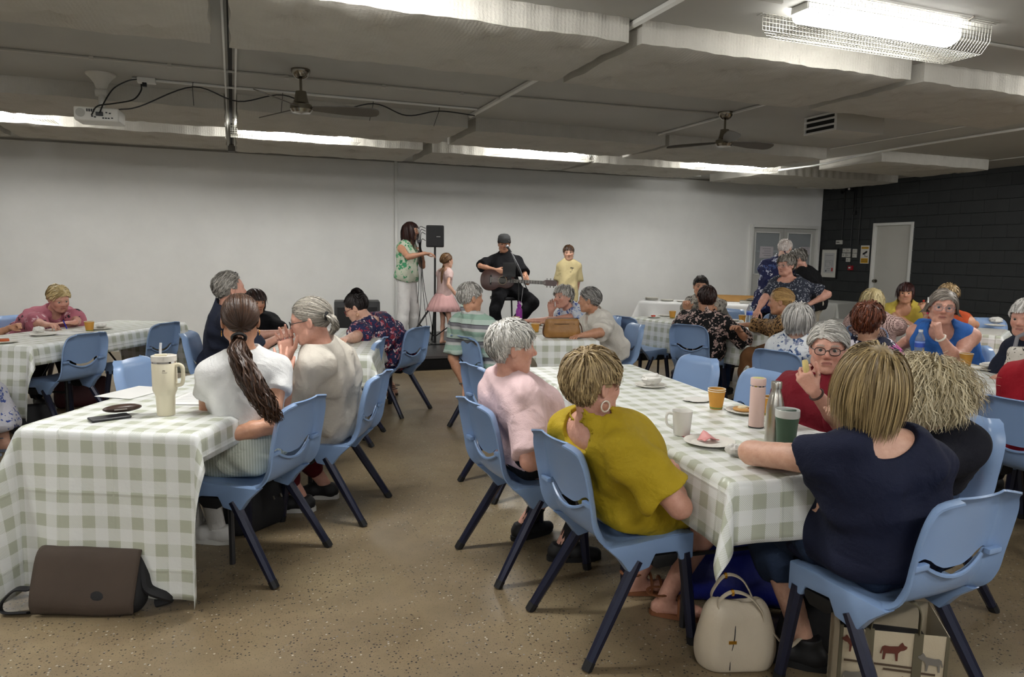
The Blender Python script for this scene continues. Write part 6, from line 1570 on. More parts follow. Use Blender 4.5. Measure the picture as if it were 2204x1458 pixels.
person('little girl on stage in a pale pink leotard and tutu with a plait', (*(girl_feet[:2]), 0.62+S0), 62, pd(962, 562, 9.95), 64, -4, 0, g=0.80, s=0.72, hs=1.22, sw=0.155, fem=False, near=3, skin='child', seated=False, floor=S0,
  R=dict(to=pd(982, 634, 9.75), hint=(-0.6, -0.6, -0.5), fd=IMG_R), L=dict(to=pd(985, 640, 10.1), hint=(-0.5, 0.5, -0.6)), legs=dict(fL=pz(951, 741, S0), fR=pz(969, 745, S0)),
  hair=dict(style='tie', flow='tie', tie=(0, -0.11, -0.03), cols=('#4a301d', '#8d6a42'), seed=127, n=600, w=0.004, wild=0.04, grav=0.0, vol=0.006, face=False, tails=[dict(pts=[pd(955, 572, 9.88), pd(951, 590, 9.86), pd(950, 612, 9.86)], w=[0.018, 0.022, 0.008], n=30, wave=0.004)]),
  clothes=[dict(kind='top', mat=fabric('pink_leotard', '#d9bdb8', 0.7), sleeve=0.45, neck='back', inf=0.007, hem=0.08, loose=0.012, fold=0.002)], shoes='none', extra=[tutu])
def cap(c):
    W = c['W']; hs = c['hs']; b = MB(); n = 28
    for j, (k, z) in enumerate(((1.0, 0.045), (1.02, 0.075), (0.92, 0.115), (0.6, 0.138), (0.12, 0.146))):
        for i in range(n): t = 2*math.pi*i/n; b.v.append(tuple(W(0.088*k*math.cos(t), -0.012+0.108*k*math.sin(t), z)))
    for j in range(4):
        for i in range(n): b.f.append((j*n+i, j*n+(i+1) % n, (j+1)*n+(i+1) % n, (j+1)*n+i))
    b.f.append(tuple(4*n+i for i in range(n)))
    o = b.build('cap', fabric('cap_grey', '#3a3a3a'), c['root'], ang=60)
    v = MB(); m = 14
    for r in (0.0, 1.0):
        for i in range(m+1): 
            t = math.pi*(0.12+0.76*i/m); v.v.append(tuple(W(0.086*math.cos(t)*(1+0.02*r), -0.012+0.104*math.sin(t)+r*0.062*math.sin(t), 0.052-0.012*r)))
    for i in range(m): v.f.append((i, i+1, m+2+i, m+1+i))
    br = v.build('cap_brim', fabric('cap_black', '#151515'), o); md = br.modifiers.new('t', 'SOLIDIFY'); md.thickness = 0.005
ghip = pd(1088, 662, 10.25)
person('man in black with a cap playing an acoustic guitar on a stool', (ghip[0], ghip[1], 0.80+S0), 202, pd(1085, 526, 10.2), 198, -8, 0, g=0.90, s=1.02, sw=0.185, fem=False, near=3, skin='tan', seated=True, floor=S0, eyes='brown', brow='#1c1410',
  R=dict(to=pd(1068, 582, 9.95), hint=IMG_L*1.0+CU*0.15, pose='relax', fd=IMG_R*0.9-CU*0.3, pn=CF), L=dict(to=pd(1137, 612, 9.85), hint=IMG_R*0.7-CU*0.6, pose='grip', fd=CU*0.5+IMG_L*0.4, pn=CF),
  legs=dict(kR=pd(1066, 668, 9.85), fR=(*pd(1066, 690, 9.9)[:2], S0), kL=pd(1148, 650, 9.95), fL=(*pd(1108, 690, 10.0)[:2], S0+0.22), dR=(-0.3, -1), dL=(-0.8, -0.6)),
  hair=dict(style='short', cols=('#17100d', '#3a2a20'), len=0.07, vol=0.010, seed=131, curl=0.4), clothes=[dict(kind='trousers', mat=blk, len=1.9, inf=0.016, loose=0.02, rise=0.08), dict(kind='top', mat=fabric('black_tee', '#0f0f12', 0.9), sleeve=0.95, neck='crew', inf=0.016, loose=0.03, hem=0.08)], shoes='none', extra=[cap])
def tee_print(c):
    q, r, f = c['bt'](0.72); p = c['bez'](0.72)+f*0.105+r*(-0.055); M4 = Matrix.Translation(tuple(p)) @ Matrix(((r[0], q[0], f[0]), (r[1], q[1], f[1]), (r[2], q[2], f[2]))).to_4x4()
    b = MB(); b.box((0, 0.0, 0), (0.006, 0.05, 0.004)); b.box((0.012, 0.028, 0), (0.03, 0.01, 0.004)); b.box((-0.012, 0.022, 0), (0.026, 0.01, 0.004)); b.box((0, -0.035, 0), (0.045, 0.012, 0.004)); b.xf(M4).build('chest_print', m_black, c['root'])
person('boy with short brown hair in a cream t-shirt standing with hands behind his back', (*pd(1222, 640, 10.65)[:2], 0.70+S0), 208, pd(1224, 545, 10.65), 205, -6, 4, g=0.82, s=0.80, hs=1.16, sw=0.165, fem=False, near=3, skin='child', seated=False, floor=S0, eyes='brown', brow='#3a2a1e', lip='#b0736a',
  R=dict(to=pd(1205, 640, 10.75), hint=IMG_L), L=dict(to=pd(1240, 640, 10.75), hint=IMG_R), hair=dict(style='short', cols=('#24170f', '#5a3e28'), len=0.06, vol=0.012, seed=137, flow='front', fringe=0.045),
  clothes=[dict(kind='trousers', mat=blk), dict(kind='top', mat=fabric('cream_tee', '#c4b588', 0.85), sleeve=0.98, neck='crew', inf=0.016, loose=0.03, hem=0.10, fold=0.009)], extra=[tee_print])
# ------------------------------------------------------------------ things on the tables
TZ = 0.741
m_china = M('white_china', '#cfcdc6', 0.25); m_paper = M('paper', '#d2d2cf', 0.8); m_pulp = M('pulp_plate', '#d0cdc4', 0.7); m_tissue = M('tissue', '#d5d3cd', 0.9)
m_kraft = M('kraft_cup', '#b9842f', 0.6, var=0.06); m_rim = M('cup_rim', '#d9cfb8', 0.6); m_coffee = M('coffee', '#3a2416', 0.2)
def place(x, y, z=TZ): p = pz(x, y, z); return (p[0], p[1], z)
def cup(x, y, lab, h=0.085, r=0.040, rb=0.029, n=1, green=True, z=TZ, mat=None):
    t = thing('paper_cup', lab, 'cup', place(x, y, z), group='kraft paper cups')
    for i in range(n):
        o = 0.010*i
        MB().lathe([(0.0, 0.002+o), (rb, 0.0+o), (r, h+o), (r-0.002, h+o), (rb-0.002, 0.006+o), (0, 0.006+o)], 24).build('cup_wall', mat or m_kraft, t)
        MB().tube([(r*math.cos(a), r*math.sin(a), h+o) for a in np.linspace(0, 2*math.pi, 25)[:-1]], 0.0022, 6, closed=True).build('rim', m_rim, t)
    if green and mat is None: MB().lathe([(rb+0.0008, 0.004), (rb+0.0021, 0.010)], 24).build('green_line', M('cup_green', '#5c7a3a', 0.6), t)
    MB().lathe([(0, h*0.7), (rb+(r-rb)*0.62, h*0.7)], 20).build('drink', m_coffee, t)
    return t
def plate(x, y, lab, r=0.095, z=TZ, sx=1.0, dz=0.0, n=1):
    t = thing('paper_plate', lab, 'plate', place(x, y, z+dz), group='white paper plates')
    for i in range(n):
        o = 0.005*i
        MB().lathe([(0.0, 0.0+o), (r*0.66, 0.0+o), (r*0.74, 0.008+o), (r*0.98, 0.014+o), (r, 0.012+o), (r*0.98, 0.011+o), (r*0.72, 0.004+o), (0, -0.0+0.0028+o)], 36, sx=sx).build('plate_dish', m_pulp, t)
    return t
def crumple(x, y, lab, s=0.045, z=TZ, seed=1, mat=None, name='napkin', flat=0.6, cat='napkin'):
    rg = np.random.RandomState(seed); b = MB().ball((0, 0, 0), 1.0, 18, 12); out = []
    for v in b.v:
        v = np.array(v); w = sum(math.sin(v@(rg.normal(size=3)*4.5)+rg.uniform(0, 6)) for _ in range(1)) if False else 0
        out.append(v)
    P = np.array(out); k = np.zeros(len(P))
    for i in range(5): k += np.abs(np.sin(P@(rg.normal(size=3)*3.2)+rg.uniform(0, 6)))*0.30
    P = P*(0.55+k*0.42)[:, None]*np.array([1, 0.85, flat])*s; P[:, 2] -= P[:, 2].min(); b.v = [tuple(p) for p in P]
    o = b.build(name, mat or m_tissue, ang=25); o.location = place(x, y, z); return tag(o, lab, cat)
def sheet(x, y, lab, rz, w=0.21, l=0.297, z=TZ, lines=8, name='paper_sheet'):
    t = thing(name, lab, 'paper', place(x, y, z), rz)
    MB().box((0, 0, 0.001), (w, l, 0.0012)).build('sheet', m_paper, t)
    for i in range(lines): MB().box((-0.01*(i % 3), l*0.36-i*l*0.09, 0.0019), (w*(0.78-0.1*(i % 3)), 0.002, 0.0004)).build('printed_line', M('print_ink', '#8f9095', 0.8), t)
    return t
def box_food(x, y, lab, d, col, z=TZ+0.012, rz=0.3, name='cake_piece', cat='cake'):
    o = MB().box((0, 0, d[2]/2), d).build(name, M('food_'+col[1:], col, 0.8, bump=(90, 0.5, 0.01), var=0.25), bevel=min(d)*0.25); o.location = place(x, y, z); o.rotation_euler = (0, 0, rz); return tag(o, lab, cat)
# --- front left table
tb = thing('tumbler', 'large cream insulated tumbler with a handle and straw on the front left table', 'tumbler', place(358, 893))
m_cream = M('cream_steel', '#d3cbb2', 0.35, bump=(500, 0.05, 0.001))
MB().lathe([(0, 0), (0.036, 0), (0.037, 0.004), (0.040, 0.085), (0.043, 0.096), (0.0505, 0.112), (0.0515, 0.125), (0.0515, 0.232), (0.049, 0.236), (0, 0.236)], 40).build('tumbler_body', m_cream, tb)
MB().lathe([(0.0505, 0.234), (0.0505, 0.243), (0.047, 0.243)], 40).build('steel_ring', m_chrome, tb)
MB().lathe([(0.0, 0.262), (0.044, 0.262), (0.046, 0.268), (0.0525, 0.266), (0.0525, 0.243), (0.049, 0.240)], 40).build('lid', M('clear_lid', '#cfcac0', 0.2), tb)
MB().box((-0.012, 0.0, 0.268), (0.05, 0.022, 0.010)).build('lid_slider', m_cream, tb, bevel=0.003)
MB().tube([(-0.016, 0, 0.20), (-0.012, 0.0, 0.30), (-0.010, 0, 0.322)], 0.0052, 12).build('straw', M('straw_white', '#d8d9dc', 0.3), tb)
rr = CR
hnd = [np.array([CR[0]*u, CR[1]*u, z]) for u, z in ((0.048, 0.222), (0.066, 0.226), (0.080, 0.215), (0.082, 0.19), (0.080, 0.155), (0.072, 0.138), (0.048, 0.132))]
MB().tube(spline(hnd, 5), 0.0085, 10, up=(0, 0, 1) if False else None).build('handle', m_cream, tb)
fdir = nrm([-CF[0], -CF[1], 0]); LOGO = Matrix(((CR[0], 0, fdir[0], fdir[0]*0.0520+CR[0]*0.022), (CR[1], 0, fdir[1], fdir[1]*0.0500+CR[1]*0.020), (0, 1, 0, 0.196), (0, 0, 0, 1)))
m_logo = M('logo_grey', '#8b8578', 0.4)
text('STANLEY', 0.0075, m_logo, tb, LOGO)
b = MB(); b.prism([(-0.006, 0.006), (-0.004, 0.013), (0.0, 0.010), (0.004, 0.013), (0.006, 0.006), (0.003, 0.004), (0.003, 0.007), (-0.003, 0.007), (-0.003, 0.004)], 0, 0.0006).xf(LOGO).build('emblem', m_logo, tb, smooth=False)
ph = tag(MB().box((0, 0, 0.006), (0.078, 0.155, 0.011)).build('phone', M('phone_case', '#141417', 0.4), bevel=0.006, segs=3), 'black phone in a case under the brown glasses case', 'phone'); ph.location = place(236, 902); ph.rotation_euler = (0, 0, math.radians(-68))
gc = thing('glasses_case', 'brown oval glasses case lying on the black phone', 'glasses case', (*place(264, 893)[:2], TZ+0.012), math.radians(-75))
MB().ball((0, 0, 0.018), (0.030, 0.078, 0.018), 24, 12).build('case_shell', M('brown_case', '#3d2c24', 0.35), gc)
MB().box((0.029, -0.01, 0.018), (0.002, 0.05, 0.004)).build('lettering_strip', M('case_print', '#b5aca4', 0.5), gc)
sheet(290, 845, 'loose white sheet beside the cream tumbler', math.radians(-35), lines=0)
sheet(425, 858, 'printed sheet under the elbow of the ponytailed woman', math.radians(-20))
pn = tag(MB().tube([pd(446, 966, 3.10), pd(482, 962, 3.08)], 0.004, 8).build('blue_pen', M('pen_blue', '#1b2296', 0.3)), 'blue pen in the lap hand of the ponytailed woman', 'pen')
# --- front right table
mg = thing('mug', 'white china mug on the front right table', 'mug', place(1467, 936))
MB().lathe([(0, 0), (0.030, 0), (0.033, 0.004), (0.041, 0.098), (0.0425, 0.102), (0.040, 0.102), (0.037, 0.095), (0.030, 0.010), (0, 0.008)], 36).build('mug_body', m_china, mg)
MB().tube(spline([np.array([-CR[0]*u, -CR[1]*u, z]) for u, z in ((0.036, 0.088), (0.058, 0.090), (0.066, 0.072), (0.060, 0.042), (0.034, 0.026))], 5), 0.0052, 8).build('mug_handle', m_china, mg)
sc_ = tag(MB().box((0, 0, 0.001), (0.06, 0.05, 0.001)).build('wrapper_scrap', M('wrapper', '#a85a5a', 0.4)), 'small pink wrapper scrap beside the white mug', 'wrapper'); sc_.location = place(1484, 940)
p1_ = plate(1527, 955, 'oval paper plate with a slice of ham', 0.100, sx=1.0)
hm = MB().grid(lambda u, v: ((u-0.5)*0.07, (v-0.5)*0.05, 0.010+0.032*max(0, 1-abs(u-0.45)*2.6)*(0.5+0.5*v)+0.004*math.sin(9*u+5*v)), 12, 8)
o = hm.build('ham_slice', M('ham', '#c98684', 0.45, var=0.08), ang=180); o.location = place(1524, 951, TZ+0.003); md = o.modifiers.new('t', 'SOLIDIFY'); md.thickness = 0.003; tag(o, 'folded pink slice of ham on the oval plate', 'ham')
crumple(1580, 980, 'crumpled white napkin between the two front plates', 0.036, seed=3)
plate(1662, 996, 'stacked paper plates with crumbs beside the navy sleeve', 0.098, n=2)
sb = thing('strawberry', 'half-eaten strawberry left on the crumb-strewn plate', 'fruit', place(1648, 990, TZ+0.009))
MB().ball((0, 0, 0.005), (0.009, 0.008, 0.006)).build('berry', M('berry_red', '#8e1f22', 0.4), sb)
for i in range(6): a = i*1.05; MB().tube([(0, 0, 0.009), (0.009*math.cos(a), 0.009*math.sin(a), 0.013), (0.017*math.cos(a), 0.017*math.sin(a), 0.009)], [0.003, 0.003, 0.0006], 5, flat=0.4).build('leaf', M('leaf_green', '#2a3a1e', 0.6), sb)
b = MB(); rg_ = random.Random(5)
for i in range(16): 
    a, r = rg_.uniform(0, 6.28), rg_.uniform(0.005, 0.05); b.ball((r*math.cos(a), r*math.sin(a), 0.0), rg_.uniform(0.0008, 0.002), 6, 4)
o = b.build('crumbs', M('crumb', '#4a3a2a', 0.8)); o.location = place(1675, 998, TZ+0.0095); tag(o, 'dark crumbs on the plate beside the navy sleeve', 'crumbs', kind='stuff')
plate(1602, 888, 'paper plate with a pikelet behind the pink flask', 0.088)
pk = thing('pikelet', 'golden pikelet with jam and cream', 'pikelet', place(1598, 884, TZ+0.004), 0.4)
MB().lathe([(0, 0.0), (0.042, 0.002), (0.045, 0.008), (0.040, 0.014), (0, 0.016)], 26).build('pancake', M('pancake', '#b98a4c', 0.7, var=0.15), pk)
MB().lathe([(0, 0.014), (0.030, 0.015), (0.026, 0.020), (0, 0.023)], 18, sx=1.0, sy=0.7).build('cream_layer', M('cream_food', '#d9c7a0', 0.6), pk)
MB().ball((0.012, -0.030, 0.012), (0.018, 0.008, 0.006)).build('jam', M('jam', '#6d1d18', 0.2), pk)
fl = thing('pink_flask', 'tall pale pink vacuum flask with a yellow-tinted lid', 'flask', place(1627, 919))
MB().lathe([(0, 0), (0.031, 0), (0.032, 0.003), (0.032, 0.176), (0.030, 0.178), (0.0, 0.178)], 36).build('flask_body', M('blush_steel', '#cdb0a6', 0.35), fl)
MB().lathe([(0.031, 0.0), (0.0325, 0.0), (0.0325, 0.004), (0.031, 0.004)], 36).build('base_ring', m_black, fl)
MB().lathe([(0.029, 0.178), (0.029, 0.184)], 36).build('neck_ring', m_chrome, fl)
MB().lathe([(0.0315, 0.184), (0.0325, 0.187), (0.0325, 0.212), (0.031, 0.215), (0.025, 0.215), (0.024, 0.213), (0, 0.213)], 36).build('flask_lid', M('blush_steel', '#cdb0a6', 0.35), fl)
MB().lathe([(0, 0.2135), (0.023, 0.2135), (0.023, 0.216), (0, 0.216)], 24).build('lid_inlay', M('lid_yellow', '#b9b35a', 0.3), fl)
sbt = thing('steel_bottle', 'brushed stainless steel bottle beside the green tumbler', 'bottle', place(1664, 960))
MB().lathe([(0, 0), (0.029, 0), (0.033, 0.005), (0.034, 0.02), (0.034, 0.15), (0.030, 0.175), (0.022, 0.205), (0.0175, 0.22), (0.0175, 0.232)], 40).build('bottle_body', m_steel, sbt)
MB().lathe([(0.0205, 0.228), (0.0205, 0.252), (0.019, 0.255), (0, 0.255)], 32).build('bottle_cap', m_steel, sbt)
gt = thing('green_tumbler', 'dark green travel cup with a clear lid', 'tumbler', place(1690, 975))
MB().lathe([(0, 0), (0.029, 0), (0.031, 0.004), (0.040, 0.118), (0.0425, 0.128), (0.0425, 0.142), (0, 0.142)], 40).build('cup_body', M('forest_coat', '#3a5442', 0.5), gt)
MB().lathe([(0.0435, 0.138), (0.0445, 0.142), (0.0445, 0.166), (0.043, 0.168), (0.040, 0.166), (0.039, 0.156), (0, 0.156)], 40).build('cup_lid', M('milky_lid', '#b9bcb8', 0.25), gt)
MB().box((0, -0.004, 0.162), (0.062, 0.018, 0.008)).build('flip_tab', M('forest_tab', '#34493b', 0.4), gt, bevel=0.003, )
cup(1541, 880, 'two stacked kraft paper cups on the front right table', n=2, h=0.088, r=0.041)
cup(1655, 893, 'kraft paper cup hidden behind the pink flask', h=0.085)
plate(1400, 832, 'paper plate heaped with a crumpled napkin at the far end', 0.090)
crumple(1401, 828, 'crumpled white wrapping on the far plate of the front right table', 0.062, z=TZ+0.012, seed=9, flat=0.55, cat='wrapping', name='paper_wrapping')
crumple(1500, 862, 'thin unfolded napkin lying beside the stacked cups', 0.075, seed=12, flat=0.06)
sheet(1745, 945, 'printed sheet in front of the woman in dark red', math.radians(-62))
gs = tag(MB().ball((0, 0, 0.014), (0.032, 0.078, 0.014), 20, 10).build('spectacle_case', M('maroon_case', '#4a1420', 0.35)), 'maroon spectacle case beside the green travel cup', 'glasses case'); gs.location = place(1735, 985); gs.rotation_euler = (0, 0, math.radians(-70))
bn = thing('banana_piece', 'peeled piece of banana held up by the woman in dark red', 'banana', (0, 0, 0))
MB().tube(spline([pd(1737, 812, 3.20), pd(1735, 795, 3.19), pd(1732, 775, 3.19)], 4), [0.012]*4+[0.0135]*4+[0.010], 10).build('banana_flesh', M('banana', '#cdb877', 0.6), bn)
MB().tube([pd(1738, 818, 3.20), pd(1737, 808, 3.20)], [0.010, 0.013], 10).build('biscuit_base', M('banana_base', '#6e3a1c', 0.7), bn)
tag(MB().tube([pd(1829, 884, 2.70), pd(1842, 925, 2.68)], 0.004, 8).build('black_pen', m_black), 'dark pen in the fingers of the curly blonde woman', 'pen')
# --- middle table
def handbag(label, loc, rz, w, h, d, mat, seed, name='handbag', squash=0.0, cat='handbag'):
    t = thing(name, label, cat, loc, rz)
    G = Field(np.array([-w/2-0.06, -d/2-0.06, -0.03]), np.array([w/2+0.06, d/2+0.06, h+0.06]), max(0.007, w/34))
    for z, ww, dd in ((0.035, w/2-d*0.42, d*0.42), (h*0.4, w/2-d*0.40, d*0.43), (h*0.75, w/2-d*0.40, d*0.33), (h-0.02, w/2-d*0.30, d*0.16)):
        G.add(('c', np.array([-ww, 0, z]), np.array([ww, 0, z]), dd, dd), h*0.28)
    G.folds(0.006, seed, (18, 40)); G.plane((0, 0, 0.001), (0, 0, -1)); G.plane((0, 0, h), (0, 0, 1))
    V, Q = G.mesh(); V = relax(V, Q, 2, 0.4); newobj('bag_body', qmesh('bag_body', V, Q, mat), t)
    return t
tan = NT('tan_leather_bag', 0.42, 0, '#8a5f2e'); tan.color(tan.mix(tan.noise(tan.obj(), 14.0, 5), '#6e4a20', '#a2743c')); tan.bump(tan.noise(tan.obj(), 30.0, 5), 0.4, 0.006); tan = tan.m
hbp = place(1210, 727); hb_ = handbag('tan leather handbag standing on the middle table', hbp, math.radians(-18), 0.30, 0.17, 0.11, tan, 4)
MB().tube([(-0.135, 0, 0.166), (0.135, 0, 0.166)], 0.009, 8).build('top_zip', M('dark_zip', '#2c2016', 0.5), hb_)
MB().box((0.0, -0.050, 0.125), (0.20, 0.004, 0.004)).build('pocket_zip', M('dark_zip', '#2c2016', 0.5), hb_)
for sx in (-1, 1): MB().tube(spline([(sx*0.135, 0, 0.15), (sx*0.165, -0.01, 0.10), (sx*0.172, -0.02, 0.04), (sx*0.15, -0.02, 0.010), (sx*0.10, -0.03, 0.010)], 5), 0.006, 6).build('strap', M('dark_tan', '#4a2c16', 0.5), hb_)
pb = thing('purple_bottle', 'bright purple drink bottle on the middle table', 'bottle', place(1117, 694))
MB().lathe([(0, 0), (0.033, 0), (0.035, 0.005), (0.035, 0.12), (0.030, 0.145), (0.020, 0.155), (0.020, 0.165), (0.024, 0.166), (0.024, 0.185), (0.012, 0.195), (0.010, 0.21), (0, 0.21)], 26).build('bottle_body', M('purple_plastic', '#8e2f96', 0.3), pb)
MB().tube([(0.018*math.cos(a), 0, 0.205+0.018*math.sin(a)) for a in np.linspace(0, math.pi, 9)], 0.004, 6).build('carry_loop', M('purple_plastic', '#8e2f96', 0.3), pb)
cup(1110, 700, 'kraft paper cup beside the purple bottle', z=TZ)
cup(1152, 716, 'kraft paper cup half hidden behind the white-haired head', z=TZ)
plate(1152, 700, 'paper plate with dark cake near the purple bottle', 0.085); box_food(1150, 697, 'dark slice of cake on the middle table', (0.04, 0.03, 0.02), '#3d2a1c')
sheet(1165, 716, 'sheet with red print beside the tan handbag', 0.3, lines=4)
# --- water bottle table
def bottle_w(x, y, lab, z=TZ):
    t = thing('water_bottle', lab, 'bottle', place(x, y, z)); k = NT('clear_plastic', 0.08, 0, '#c9d6dc') if 'clear_plastic' not in MATS else None
    if k: k.b.inputs['Transmission Weight'].default_value = 0.75; k.b.inputs['Alpha'].default_value = 0.75; MATS['clear_plastic'] = k.m
    MB().lathe([(0, 0), (0.030, 0), (0.033, 0.006)]+[(0.033-0.0018*(i % 2), 0.012+i*0.010) for i in range(13)]+[(0.031, 0.16), (0.016, 0.195), (0.013, 0.20), (0.013, 0.212)], 24).build('bottle_body', MATS['clear_plastic'], t)
    MB().lathe([(0.0336, 0.095), (0.0336, 0.14)], 24).build('blue_label', M('label_blue', '#2f4fae', 0.4), t); MB().lathe([(0.0337, 0.126), (0.0337, 0.138)], 24).build('label_band', M('label_light', '#7f9ad6', 0.4), t)
    MB().lathe([(0.015, 0.205), (0.015, 0.222), (0, 0.222)], 18).build('bottle_cap', M('cap_white', '#d4d6d8', 0.4), t); return t
bottle_w(1612, 697, 'clear water bottle with a blue label')
cup(1447, 685, 'kraft paper cup in front of the sunglasses man'); cup(1597, 695, 'kraft paper cup beside the labelled water bottle')
cup(1563, 700, 'white paper cup by the black floral shirt', mat=m_rim)
for (x, y, l) in ((1407, 684, 'paper plate with tomato at the left of the bottle table'), (1432, 681, 'empty paper plate near the sunglasses man'), (1580, 691, 'empty plate behind the white paper cup'), (1571, 702, 'paper plate with a brownie'), (1594, 698, 'paper plate with white scraps by the water bottle')): plate(x, y, l, 0.085)
box_food(1406, 682, 'red tomato wedge on its plate', (0.05, 0.03, 0.018), '#b23a22', name='tomato_wedge', cat='tomato'); box_food(1572, 699, 'dark brownie on the bottle table', (0.055, 0.045, 0.03), '#3a2718', name='brownie')
crumple(1595, 696, 'white food scraps on the plate by the water bottle', 0.03, z=TZ+0.01, seed=15, cat='scraps', name='food_scraps')
# --- buffet
def carton(x0, x1, y0, y1, z0, h, lab, rz):
    t = thing('cardboard_tray', lab, 'box', (x0, y0, z0), rz); w, d = x1, y1
    b = MB(); b.box((0, 0, 0.004), (w, d, 0.006))
    for s in (-1, 1): b.box((s*w/2, 0, h/2), (0.005, d, h)); b.box((0, s*d/2, h/2), (w, 0.005, h))
    b.build('tray', M('cardboard', '#9a7440', 0.8, var=0.06), t); return t
q = place(1582, 648, 0.742); carton(q[0], 0.62, q[1], 0.40, 0.742, 0.085, 'open cardboard tray on the buffet table', math.radians(-38))
for i in range(4): tag(MB().lathe([(0, 0), (0.06, 0.004), (0.075, 0.022), (0.07, 0.03), (0, 0.035)], 18).build('food_tub', M('tub_clear', '#b4b4ae', 0.3), None, (q[0]-0.18+0.12*i, q[1]+0.12-0.10*i, 0.752)), ['leftmost', 'second', 'third', 'rightmost'][i]+' pale food tub in the cardboard tray', 'tub', 'tubs in the cardboard tray')
q = place(1622, 653, 0.742); tr = thing('serving_tray', 'steel serving tray at the right end of the buffet', 'tray', q, math.radians(-38))
MB().box((0, 0, 0.02), (0.42, 0.30, 0.04)).build('tray_base', m_steel, tr, bevel=0.01); MB().lathe([(0, 0.042), (0.10, 0.045), (0.12, 0.06), (0.11, 0.062), (0, 0.06)], 24).build('bowl', m_steel, tr); MB().tube([(-0.1, 0, 0.06), (0.05, 0.02, 0.10), (0.15, 0.03, 0.12)], 0.006, 6).build('spoon', m_steel, tr)
for i, (x, y, n) in enumerate(((1403, 646, 6), (1436, 648, 3), (1470, 650, 2))):
    q = place(x, y, 0.742); t = thing('plate_stack', ['tall', 'middle', 'small'][i]+' stack of paper plates at the left of the buffet', 'plates', q)
    for k2 in range(n): MB().lathe([(0, 0.006*k2), (0.09, 0.006*k2+0.004), (0.11, 0.006*k2+0.012), (0.108, 0.006*k2+0.013), (0, 0.006*k2+0.004)], 24).build('plate', m_pulp, t)
# --- right edge table
cup(2078, 789, 'orange kraft paper cup on the right edge table', h=0.09, r=0.043)
cup(2040, 797, 'pale paper cup half hidden behind the curly blonde hair', mat=m_rim)
plate(2125, 797, 'paper plate with folded napkins near the white-haired woman', 0.095); crumple(2128, 792, 'folded white napkins on the right edge table', 0.06, z=TZ+0.012, seed=21, flat=0.3)
bottle_w(1977, 775, 'clear bottle with a white cap in front of the blue top')
crumple(1894, 752, 'white paper scrap beside the auburn-haired woman', 0.05, seed=23, flat=0.3)
hp = place(2198, 815); hx = handbag('handbag with dark marks and a grey handle at the right edge', hp, math.radians(-20), 0.20, 0.20, 0.10, fabric('scribble_bag', '#cdc8bd', pat=floral(['#2b2622', '#cdc8bd', '#40382f', '#cdc8bd'], 30, 50, 0.42, 0.2)), 7)
MB().tube([(-0.06, 0, 0.19), (-0.05, 0, 0.26), (0.0, 0, 0.285), (0.05, 0, 0.26), (0.06, 0, 0.19)], 0.012, 8).build('bag_handle', M('grey_handle', '#77767a', 0.5), hx)
# --- wall table and far left table
plate(2142, 702, 'plate with napkins on the wall table', 0.11, z=0.724); crumple(2142, 697, 'heap of white napkins on the wall table', 0.085, z=0.736, seed=31, flat=0.5); crumple(2095, 706, 'paper scrap beside the orange top', 0.05, z=0.724, seed=33, flat=0.2)
cup(193, 713, 'kraft paper cup on the far left table')
plate(93, 722, 'paper plate with crumpled tissue at the far left', 0.10); crumple(84, 717, 'crumpled tissue on the far left plate', 0.045, z=TZ+0.01, seed=35)
plate(215, 709, 'paper plate with scraps right of the far left cup', 0.10); crumple(218, 705, 'white scraps on the plate right of the far left cup', 0.05, z=TZ+0.01, seed=37, flat=0.4)
plate(8, 738, 'paper plate with pizza cut by the left edge', 0.095); box_food(8, 735, 'small piece of pizza at the left edge', (0.07, 0.05, 0.02), '#a5522c', name='pizza_piece', cat='pizza')
sheet(152, 717, 'sheet the pink floral woman writes on', math.radians(-30), lines=3)
tag(MB().tube([pd(136, 690, 6.38), pd(144, 708, 6.35)], 0.005, 8).build('biro', M('pen_blue', '#1b2296', 0.3)), 'blue biro in the hand of the pink floral woman', 'pen')
tag(MB().tube([pd(1998, 640, 5.1), pd(1998, 652, 5.1)], 0.0045, 6).build('hair_clip', m_white), 'white clip in the grey hair above the blue top', 'hair clip')
nt = tag(MB().box((0, 0, 0), (0.02, 0.02, 0.024)).build('strawberry', M('berry_fresh', '#b8321e', 0.4), bevel=0.008), 'red strawberry in the hand of the woman in yellow', 'fruit'); nt.location = tuple(pd(1988, 648, 8.12))
# ------------------------------------------------------------------ bags on the floor
m_umber = M('umber_canvas', '#41352b', 0.8, bump=(200, 0.2), var=0.1)
fb = pz(205, 1296, 0); mb_ = thing('messenger_bag', 'brown and black messenger bag leaning on the front left cloth', 'bag', (fb[0]+0.0, fb[1]-0.06, 0), math.radians(-20))
G = Field(np.array([-0.30, -0.16, -0.02]), np.array([0.30, 0.20, 0.30]), 0.010)
for y, z, r in ((-0.02, 0.05, 0.05), (0.02, 0.12, 0.058), (0.045, 0.20, 0.040)): G.add(('c', np.array([-0.17, y, z]), np.array([0.17, y, z]), r, r), 0.09)
G.folds(0.003, 5); G.plane((0, 0, 0.001), (0, 0, -1)); V, Q = G.mesh(); newobj('bag_body', qmesh('bag_body', V, Q, M('black_nylon', '#101013', 0.75)), mb_)
b = MB(); nu, nv = 24, 18
def flap(u, v):
    s = spline([(0.075, 0.185), (0.045, 0.245), (0.0, 0.235), (-0.040, 0.15), (-0.072, 0.06), (-0.068, 0.012)], 6); k = v*(len(s)-1); i = min(int(k), len(s)-2); p = s[i]*(1-(k-i))+s[i+1]*(k-i)
    return ((u-0.5)*(0.40+0.02*math.sin(3*v)), p[0]-0.004*math.sin(math.pi*u), p[1]+0.004*math.sin(7*u))
